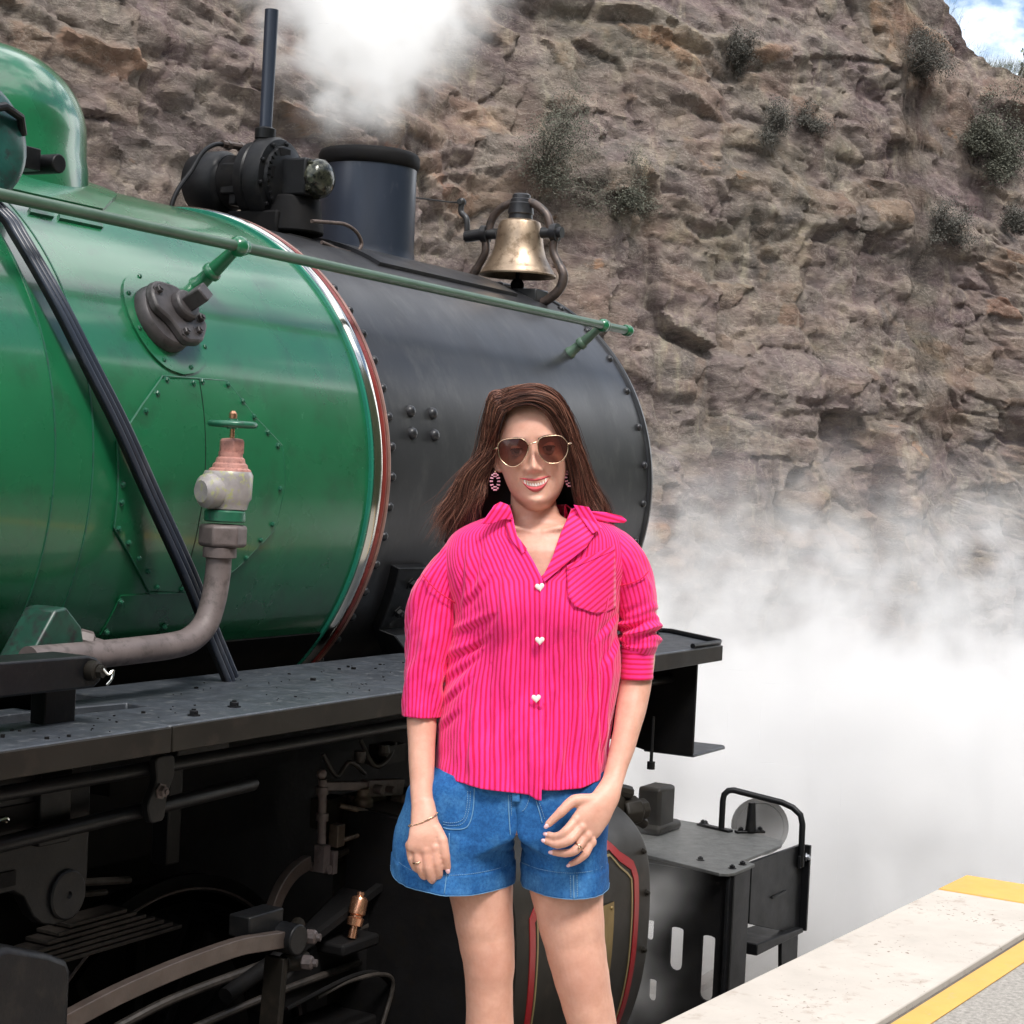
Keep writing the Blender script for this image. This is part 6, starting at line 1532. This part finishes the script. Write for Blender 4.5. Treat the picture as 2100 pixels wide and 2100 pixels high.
# dropped shoulder seams, sewn ridges over the sleeves
for pts, cu_, w0, dd in (([(868,1176),(885,1196),(905,1214),(928,1230),(947,1243)], 905, 54, .0600), ([(1326,1170),(1318,1179),(1305,1188),(1285,1196),(1268,1200)], 1299, 50, .0585)):
    m = MB(); m.tube([B(u, v, .003 - dd * math.sqrt(max(.02, 1 - ((u - cu_ + (v - 1200) * .12) / w0) ** 2)) - .0030) for u, v in [(p.x, p.y) for p in bez([(a, c, 0) for a, c in pts], 5)]], .0014, 6)
    m.build('shoulder_seam', pinkm, shirt, smooth=180)
# heart buttons
hb_ = surf('pearl_button', (0.86, 0.74, 0.68), .25, 0, .06, 60)
def heart(c, s_, tilt):
    m = MB(); pts = []
    for k in range(28):
        a = 2*PI*k/28; x = 16 * math.sin(a) ** 3; z = 13 * math.cos(a) - 5 * math.cos(2*a) - 2 * math.cos(3*a) - math.cos(4*a)
        x, z = x * math.cos(tilt) - z * math.sin(tilt), x * math.sin(tilt) + z * math.cos(tilt)
        pts.append((x / 17 * s_, z / 17 * s_))
    rows = [[c + Vector((x * k_, o, z * k_)) for x, z in pts] for k_, o in ((.94, 0), (1, -.0008), (.96, -.0022), (.75, -.0032), (.3, -.0034))]
    m.rings(rows, True, True, True); return m.build('button', hb_, shirt, smooth=50)
for u, v, tl in ((1105, 1199, .15), (1105, 1305, 0), (1098, 1420, .05)):
    heart(B(u, v, float(front_y(np.array(float(u)), np.array(float(v)))) - .0085), .0098, tl)
# placket edge
cloth([(1086, 1205), (1109, 1195), (1110, 1600), (1085, 1600)], lambda u, v: front_y(u, v) + folds(u, v, 100, .005) * -1 * 0 - .0078 + .0002 * 0 * u, 0.0, 'placket', shirt, 60, 6) if False else None

# ---- shorts
den, t, b = newmat('blue_denim')
tc = nd(t, 'ShaderNodeTexCoord'); n1 = nd(t, 'ShaderNodeTexNoise', i_Scale=5.5, i_Detail=7, i_Roughness=.62); t.links.new(tc.outputs['Object'], n1.inputs['Vector'])
c_ = ramp(t, n1.outputs['Fac'], [(.30, (.009, .052, .18)), (.5, (.020, .110, .31)), (.72, (.085, .26, .52))])
mp = nd(t, 'ShaderNodeMapping'); mp.inputs['Rotation'].default_value = (0, R(35), 0); mp.inputs['Scale'].default_value = (1, 1, 1); t.links.new(tc.outputs['Object'], mp.inputs[0])
wv = nd(t, 'ShaderNodeTexWave', i_Scale=190, i_Distortion=1.5, i_Detail=2); t.links.new(mp.outputs[0], wv.inputs['Vector'])
n5 = nd(t, 'ShaderNodeTexNoise', i_Scale=160, i_Detail=4, i_Roughness=.7); t.links.new(tc.outputs['Object'], n5.inputs['Vector'])
k1 = ramp(t, n5.outputs['Fac'], [(.32, (.60, .66, .74)), (.68, (1.30, 1.24, 1.16))])
x_ = mixc(t, 1, c_.outputs[0], k1.outputs[0], 'MULTIPLY'); k2 = ramp(t, wv.outputs['Fac'], [(0, .85), (1, 1.08)])
t.links.new(mixc(t, .7, x_, k2.outputs[0], 'MULTIPLY'), b.inputs['Base Color']); b.inputs['Roughness'].default_value = .85; b.inputs['Specular IOR Level'].default_value = .2
bp = nd(t, 'ShaderNodeBump'); bp.inputs['Strength'].default_value = .7; bp.inputs['Distance'].default_value = .001; t.links.new(n5.outputs['Fac'], bp.inputs['Height']); t.links.new(bp.outputs[0], b.inputs['Normal'])
stitch = surf('pale_stitching', (.16, .30, .46), .8, 0, .1, 60); edge = surf('frayed_edge', (.13, .28, .46), .9, 0, .2, 90)
shorts = empty('shorts'); shorts.parent = person
QL = smooth_tab([(1540, 915), (1560, 905), (1580, 884), (1602, 848), (1646, 829), (1702, 813), (1776, 802), (1840, 796)])
QR = smooth_tab([(1540, 1222), (1570, 1236), (1602, 1246), (1646, 1247), (1702, 1247), (1776, 1248), (1840, 1249)])
QC = 1060.0
def sh_leg(side_, name):
    nr, nc = 80, 96; X = np.zeros((nr, nc)); Y = X.copy(); Z = X.copy(); U_ = X.copy(); V_ = X.copy()
    tt_ = np.linspace(0, 1, nc + 1)[:-1]
    for i in range(nr):
        v = 1540 + (1812 - 1540) * i / (nr - 1)
        out = float(QL(v)) if side_ < 0 else float(QR(v)); other = float(QR(v)) if side_ < 0 else float(QL(v))
        c = QC; a = abs(out - c); bb = .112 + .010 * (v - 1540) / 270
        # shape A: half of the hip section
        k = tt_ < .75; al = np.where(k, tt_ / .75 * PI, 0)
        xa = np.where(k, c + side_ * a * np.sin(al) ** .85, c); ya = np.where(k, -bb * np.sign(np.cos(al)) * np.abs(np.cos(al)) ** .75, bb - (tt_ - .75) / .25 * 2 * bb)
        # shape B: closed leg section
        inn = c + side_ * (8 + max(0, v - 1724) * .07) if side_ > 0 else c - 4 - max(0, v - 1724) * .05
        cb = (out + inn) / 2; ab = abs(out - inn) / 2; be = (tt_ / .75 * 1.16 - .08) * PI; be = np.where(k, be, (1.08 + (tt_ - .75) / .25 * .84) * PI)
        xb = cb + side_ * ab * np.sin(be); yb = -bb * .93 * np.cos(be)
        w_ = 1 / (1 + math.exp(-(v - 1722) / 9.))
        x = xa * (1 - w_) + xb * w_; y = ya * (1 - w_) + yb * w_
        f_ = .0045 * 2 * fbm(x / 34. + side_ * 7, v / 60. + y * 10, 500, 4)
        f_ = f_ - .005 * np.exp(-((v - 1722 + np.abs(x - c) * .25) / 9.) ** 2) * np.exp(-np.abs(x - c) / 60.)      # creases fanning from the crotch
        f_ = f_ - .004 * np.exp(-((v - 1745 + np.abs(x - c) * .45) / 6.) ** 2) * np.exp(-np.abs(x - c) / 50.)
        f_ = f_ + .0011 * np.sin(x / 2.3 + side_) * math.exp(-((v - 1768) / 9.) ** 2) + .0009 * np.sin(x / 3.1) * math.exp(-((v - 1808) / 8.) ** 2) + .0020 * (v > 1772) * (np.abs(v - 1772) > 1)
        f_ = f_ + .006 * np.sin(be * 3 + 1) * max(0, (v - 1690) / 120) 
        l_ = np.hypot((x - cb) * K, y) + 1e-6
        hem = (np.interp(x, [800, 812, 913, 966, 1051], [1784, 1795, 1811, 1814, 1809]) if side_ < 0 else np.interp(x, [1075, 1150, 1247], [1815, 1818, 1821])) + np.where(y > 0, -6, 0)
        X[i] = (x - 1090) * K + (x - cb) * K / l_ * f_; Y[i] = y + y / l_ * f_
        vz = v + (hem - 1812) * np.clip((v - 1600) / 212, 0, 1) ** 1.3
        Z[i] = (2458 - vz) * K; U_[i] = tt_; V_[i] = v * K
    o = link(name, grid_mesh(name, X, Y, Z, den, (U_, V_, 1.0), wrap=True), shorts); solid(o, .003)
    if side_ > 0: o.modifiers['thickness'].offset = 1
    # frayed pale edge along the hem
    m = MB(); pts = [Vector((X[-1, j % nc], Y[-1, j % nc], Z[-1, j % nc] - .0002)) for j in range(nc + 1)]; m.tube(pts, .0008, 6, cap=False); m.build('hem_edge', edge, shorts, smooth=180)
    return X, Y, Z
GL = sh_leg(-1, 'shorts_leg'); GR = sh_leg(1, 'shorts_leg')
def on_shorts(u, v):
    """front point of the denim at chart (u, v)"""
    X, Y, Z = GL if u < QC else GR
    x = (u - 1090) * K; z = (2458 - v) * K
    d = (X - x) ** 2 + (Z - z) ** 2 + (Y > 0) * 1.0
    k = np.argsort(d.ravel())[:4]; w_ = 1 / (d.ravel()[k] + 1e-7); yy = float((Y.ravel()[k] * w_).sum() / w_.sum())
    return Vector((x, yy, z))
def seam(pts, name='stitching', dash=True, r_=.0006, off=.0012, mat=None):
    p = bez([(u, v, 0) for u, v in pts], 10); q_ = [on_shorts(a.x, a.y) + Vector((0, -off, 0)) for a in p]
    # even out steps
    for _ in range(3):
        q_ = [q_[0]] + [(q_[i-1] + q_[i] * 2 + q_[i+1]) / 4 for i in range(1, len(q_) - 1)] + [q_[-1]]
    m = MB()
    if dash:
        L_ = [0]
        for a, c in zip(q_[:-1], q_[1:]): L_.append(L_[-1] + (c - a).length)
        s_ = 0
        def at_(s0):
            j = min(max(np.searchsorted(L_, s0) - 1, 0), len(L_) - 2); t = (s0 - L_[j]) / max(L_[j+1] - L_[j], 1e-9); return q_[j].lerp(q_[j+1], t)
        while s_ + .0030 < L_[-1]:
            m.tube([at_(s_), at_(s_ + .0030)], r_, 5); s_ += .0043
    else: m.tube(q_, r_, 6)
    m.build(name, mat or stitch, shorts, smooth=180)
for off in (0, 5):
    seam([(967 - off, 1606), (966 - off, 1630), (960 - off, 1658), (948 - off, 1672 - off), (925, 1675 - off), (912, 1673 - off)])
seam([(975, 1600), (973, 1640), (966, 1668), (954, 1680), (926, 1682), (913, 1680)], 'pocket_edge', False, .0010, .0006, edge)
seam([(1043, 1612), (1044, 1650), (1048, 1700), (1054, 1720)], 'fly_seam', False, .0011, .0008, edge)
seam([(1048, 1612), (1049, 1650), (1053, 1700)]); seam([(1056, 1612), (1057, 1640), (1066, 1646), (1078, 1636), (1086, 1612)])
seam([(1103, 1624), (1110, 1645), (1115, 1662)]); seam([(1098, 1624), (1105, 1648), (1110, 1668)], 'pocket_edge', False, .0010, .0006, edge)
seam([(822, 1758), (860, 1768), (918, 1772), (985, 1770), (1048, 1766)]); seam([(1068, 1766), (1120, 1766), (1180, 1768), (1244, 1768)])
for u in (1166, 1172, 1179): seam([(u, 1772), (u + 1, 1818)], 'stitching', u != 1172, .0011 if u == 1172 else .0009, .001, None)
seam([(925, 1690), (923, 1740), (916, 1806)], 'side_seam', False, .0010, .0006, edge)
seam([(1190, 1700), (1172, 1768)]) if False else None
# belt loop and waistband piece seen under the shirt
o = cloth([(1050, 1596), (1064, 1596), (1066, 1626), (1050, 1626)], lambda u, v: -.121 + 0 * u, 0, 'belt_loop', shorts, 8, 4, .002, 0, den)

# ---- earrings, bracelet, rings
bead = surf('pink_bead', (0.85, 0.30, 0.42), .25, 0, .25, 200, (0.92, 0.66, 0.72), .5)
def earring(u, v, y, wide, tilt):
    e = empty('earring'); e.parent = person
    for ring_, n_, rr_, br in ((1.0, 14, 1, .0024), (.66, 10, 1, .0019)):
        for k in range(n_):
            a = 2*PI*k/n_
            m = MB(); m.sphere(B(u + wide * ring_ * math.cos(a), v + 16 * ring_ * math.sin(a) * (1.12 if math.sin(a) > 0 else 1), y - (.0012 if ring_ < 1 else 0)), br, 8); m.build('bead', bead, e, smooth=180)
    m = MB(); m.tube([B(u, v - 20, y + .004), B(u, v - 14, y)], .0009, 6); m.sphere(B(u, v - 20, y + .002), .0028, 8); m.build('ear_hook', gold, e, smooth=180)
earring(1015.5, 988, -.020, 9.0, 0); earring(1167, 980, -.022, 8.2, 0)
m = MB(); br = []
for k in range(33):
    a = 2*PI*k/32; br.append(B(873 + 28.5 * math.cos(a), 1663 - 13 * math.cos(a) + 1.0 * math.sin(a), -.105 - .0215 * math.sin(a)))
m.tube(br, .0011, 6, cap=False)
for k in range(0, 32, 2): m.sphere(br[k], .0019, 8)
m.build('bracelet', gold, person, smooth=180)
for c, d in ((B(1180, 1706, -.164), Vector((-.62, -.4, -.62))), (B(863, 1744, -.127), Vector((.2, -.1, -1)))):
    m = MB(); m.lathe([(.0092, -.0012), (.0100, -.0008), (.0100, .0008), (.0092, .0012)], c, d, 24, cap0=False, cap1=False); m.sphere(c + Vector((.001, -.0105, 0)), .0026, 10); m.build('ring', gold, person, smooth=180)
# sandals, below the frame
san = surf('tan_leather', (.30, .16, .08), .5)
for u, y0 in ((1000, 0), (1240, -.01)):
    m = MB(); n_ = 24
    rows = [[B(u - 2 + 38 * math.cos(2*PI*k/n_) * (1 - .25 * max(0, math.sin(2*PI*k/n_))), v, y0 - .06 + .125 * math.sin(2*PI*k/n_)) for k in range(n_)] for v in (2458, 2449)]
    m.rings(rows); m.tube([B(u - 36, 2449, y0 - .12), B(u - 20, 2424, y0 - .115), B(u + 16, 2424, y0 - .115), B(u + 32, 2449, y0 - .12)], .006, 8)
    m.build('sandal', san, person, smooth=40)

# ---- hair: sheets of guide curves, each carrying many strands
hairm, t, b = newmat('brown_hair')
ri = nd(t, 'ShaderNodeNewGeometry'); c_ = ramp(t, ri.outputs['Random Per Island'], [(0, (.022, .010, .008)), (.4, (.075, .029, .020)), (.75, (.17, .066, .044)), (1, (.42, .20, .13))])
t.links.new(c_.outputs[0], b.inputs['Base Color']); b.inputs['Roughness'].default_value = .42; b.inputs['Specular IOR Level'].default_value = .35
hair_in = surf('hair_under_layer', (.018, .010, .009), .6, 0, .3, 80, stretch=(6, 6, .6))  # dark brown shell beneath the strands, closes the gaps between them
hair = empty('hair'); hair.parent = person
g_ = [
 [(1038,847,-.086),(1058,838,-.094),(1090,835,-.097),(1120,848,-.089),(1143,880,-.072),(1157,912,-.052),(1166,955,-.034),(1173,1000,-.022),(1182,1040,-.012),(1190,1085,.0)],
 [(1036,828,-.082),(1056,816,-.088),(1094,812,-.090),(1130,830,-.079),(1151,868,-.058),(1167,918,-.044),(1187,970,-.034),(1199,1020,-.026),(1210,1058,-.022),(1216,1090,-.010)],
 [(1036,811,-.060),(1058,802,-.064),(1098,800,-.066),(1134,822,-.056),(1158,865,-.036),(1177,920,-.022),(1198,975,-.016),(1221,1020,-.016),(1231,1055,-.014),(1235,1085,.0)],
 [(1038,804,-.018),(1060,798,-.022),(1100,798,-.022),(1136,820,-.014),(1162,866,.006),(1181,925,.014),(1203,980,.014),(1226,1025,.012),(1236,1058,.012),(1238,1090,.016)],
 [(1042,803,.030),(1066,799,.034),(1100,801,.036),(1140,826,.044),(1165,872,.062),(1180,930,.072),(1192,985,.072),(1200,1030,.066),(1206,1070,.062),(1206,1110,.06)]]
h_ = [
 [(1038,847,-.086),(1030,860,-.082),(1022,884,-.068),(1014,908,-.040),(1006,936,-.006),(1000,968,.008),(993,1000,-.004),(986,1032,.0),(978,1062,.004),(972,1095,.010)],
 [(1036,828,-.082),(1020,834,-.077),(1014,868,-.062),(1009,908,-.036),(1000,944,-.024),(970,980,-.016),(954,1020,-.008),(945,1052,-.002),(936,1085,.006),(922,1118,.016)],
 [(1036,811,-.060),(1014,820,-.058),(1008,858,-.042),(1004,902,-.026),(993,938,-.014),(964,972,-.006),(944,1006,.0),(920,1045,.008),(914,1080,.014),(906,1112,.022)],
 [(1038,804,-.018),(1016,810,-.014),(1008,852,.0),(1004,903,.012),(993,943,.022),(964,982,.030),(942,1025,.036),(932,1060,.040),(925,1095,.044),(918,1122,.05)],
 [(1042,803,.030),(1022,812,.044),(1008,860,.066),(1004,918,.080),(996,970,.084),(985,1020,.084),(975,1060,.084),(968,1100,.086),(962,1130,.088),(958,1150,.09)]]
k_ = [h_[4],
 [(1045,806,.045),(1040,835,.074),(1035,875,.096),(1034,920,.104),(1034,970,.102),(1032,1020,.096),(1030,1060,.092),(1028,1100,.095),(1028,1140,.1),(1028,1160,.1)],
 [(1075,802,.045),(1080,835,.078),(1085,875,.100),(1088,920,.108),(1090,970,.106),(1092,1020,.098),(1094,1060,.094),(1095,1100,.096),(1095,1140,.1),(1095,1160,.1)],
 [(1085,802,.040),(1110,832,.070),(1130,875,.090),(1140,925,.096),(1145,975,.094),(1150,1020,.088),(1154,1060,.084),(1158,1100,.086),(1160,1130,.09),(1160,1150,.09)],
 g_[4]]
rng = np.random.default_rng(5)
def sheet_eval(gd, s_, n=26):
    P_ = np.array([[[*B(*p)] for p in g] for g in gd])           # guides x points x 3
    s_ = s_ * (len(gd) - 1); j = min(int(s_), len(gd) - 2); q_ = s_ - j
    a = P_[max(j-1, 0)]; b2 = P_[j]; c = P_[j+1]; d = P_[min(j+2, len(gd)-1)]
    pts = .5 * (2*b2 + (c - a)*q_ + (2*a - 5*b2 + 4*c - d)*q_*q_ + (3*b2 - a - 3*c + d)*q_**3)
    return np.array([[*v] for v in bez([tuple(p) for p in pts], 3)])
def strands(gd, count, name, spread, wave, rad_, flare=0, s0=0, s1=1, short=.0):
    m = MB(); ctr = np.array([*HO])
    for k in range(count):
        s_ = s0 + (s1 - s0) * rng.random(); p = sheet_eval(gd, s_)
        n_ = len(p); t = np.linspace(0, 1, n_)[:, None]
        out = p - ctr; out[:, 2] *= .3; out /= np.linalg.norm(out, axis=1)[:, None] + 1e-9
        o_r = abs(rng.normal()) * spread
        lk_ = int(s_ * 23 + rng.random() * .9); lr = np.random.default_rng(lk_ + len(name)); ph = lr.random(3) * 6.28 + rng.random(3) * .9; fr = .9 + lr.random(3) * 1.3
        w_ = np.stack([np.sin(t[:, 0] * 6.28 * fr[a] + ph[a]) - math.sin(ph[a]) for a in range(3)], 1) * wave * (.2 + 1.5 * t ** 1.4) * (.5 + .5 * rng.random())
        side_ = rng.normal(size=3) * flare * t ** 2
        q_ = p + out * o_r * (.15 + np.minimum(t * 3, 1)) + w_ + side_
        if short: q_ = q_[:max(6, int(n_ * (1 - short * rng.random())))]
        tj = np.linspace(0, 1, len(q_)); q_[:, 0] += rng.normal() * .0055 * np.exp(-tj * 9); q_[:, 2] += abs(rng.normal()) * .0012 * np.exp(-tj * 5)
        nn = len(q_)
        rr = rad_ * (.7 + .6 * rng.random()) * np.clip(1.1 - np.linspace(0, 1, nn) ** 3, .15, 1)
        m.tube([Vector(v) for v in q_], list(rr), 3, cap=False)
    return m.build(name, hairm, hair, smooth=180)
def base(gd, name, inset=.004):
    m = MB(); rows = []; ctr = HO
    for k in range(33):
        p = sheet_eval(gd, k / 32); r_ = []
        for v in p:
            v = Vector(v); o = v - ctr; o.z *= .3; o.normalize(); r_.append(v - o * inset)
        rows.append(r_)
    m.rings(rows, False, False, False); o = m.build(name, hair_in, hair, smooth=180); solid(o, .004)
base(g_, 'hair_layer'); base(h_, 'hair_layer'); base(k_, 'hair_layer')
strands(g_, 1700, 'hair_strands', .0040, .0060, .00050, .005)
strands(h_, 1500, 'hair_strands', .0045, .0090, .00050, .010, short=.25)
strands(k_, 350, 'hair_strands', .0040, .004, .0009, .006)
strands(h_, 380, 'stray_hairs', .007, .012, .00045, .018, .1, .9, .3)
strands(g_, 240, 'stray_hairs', .005, .008, .00045, .012, .2, 1, .3)
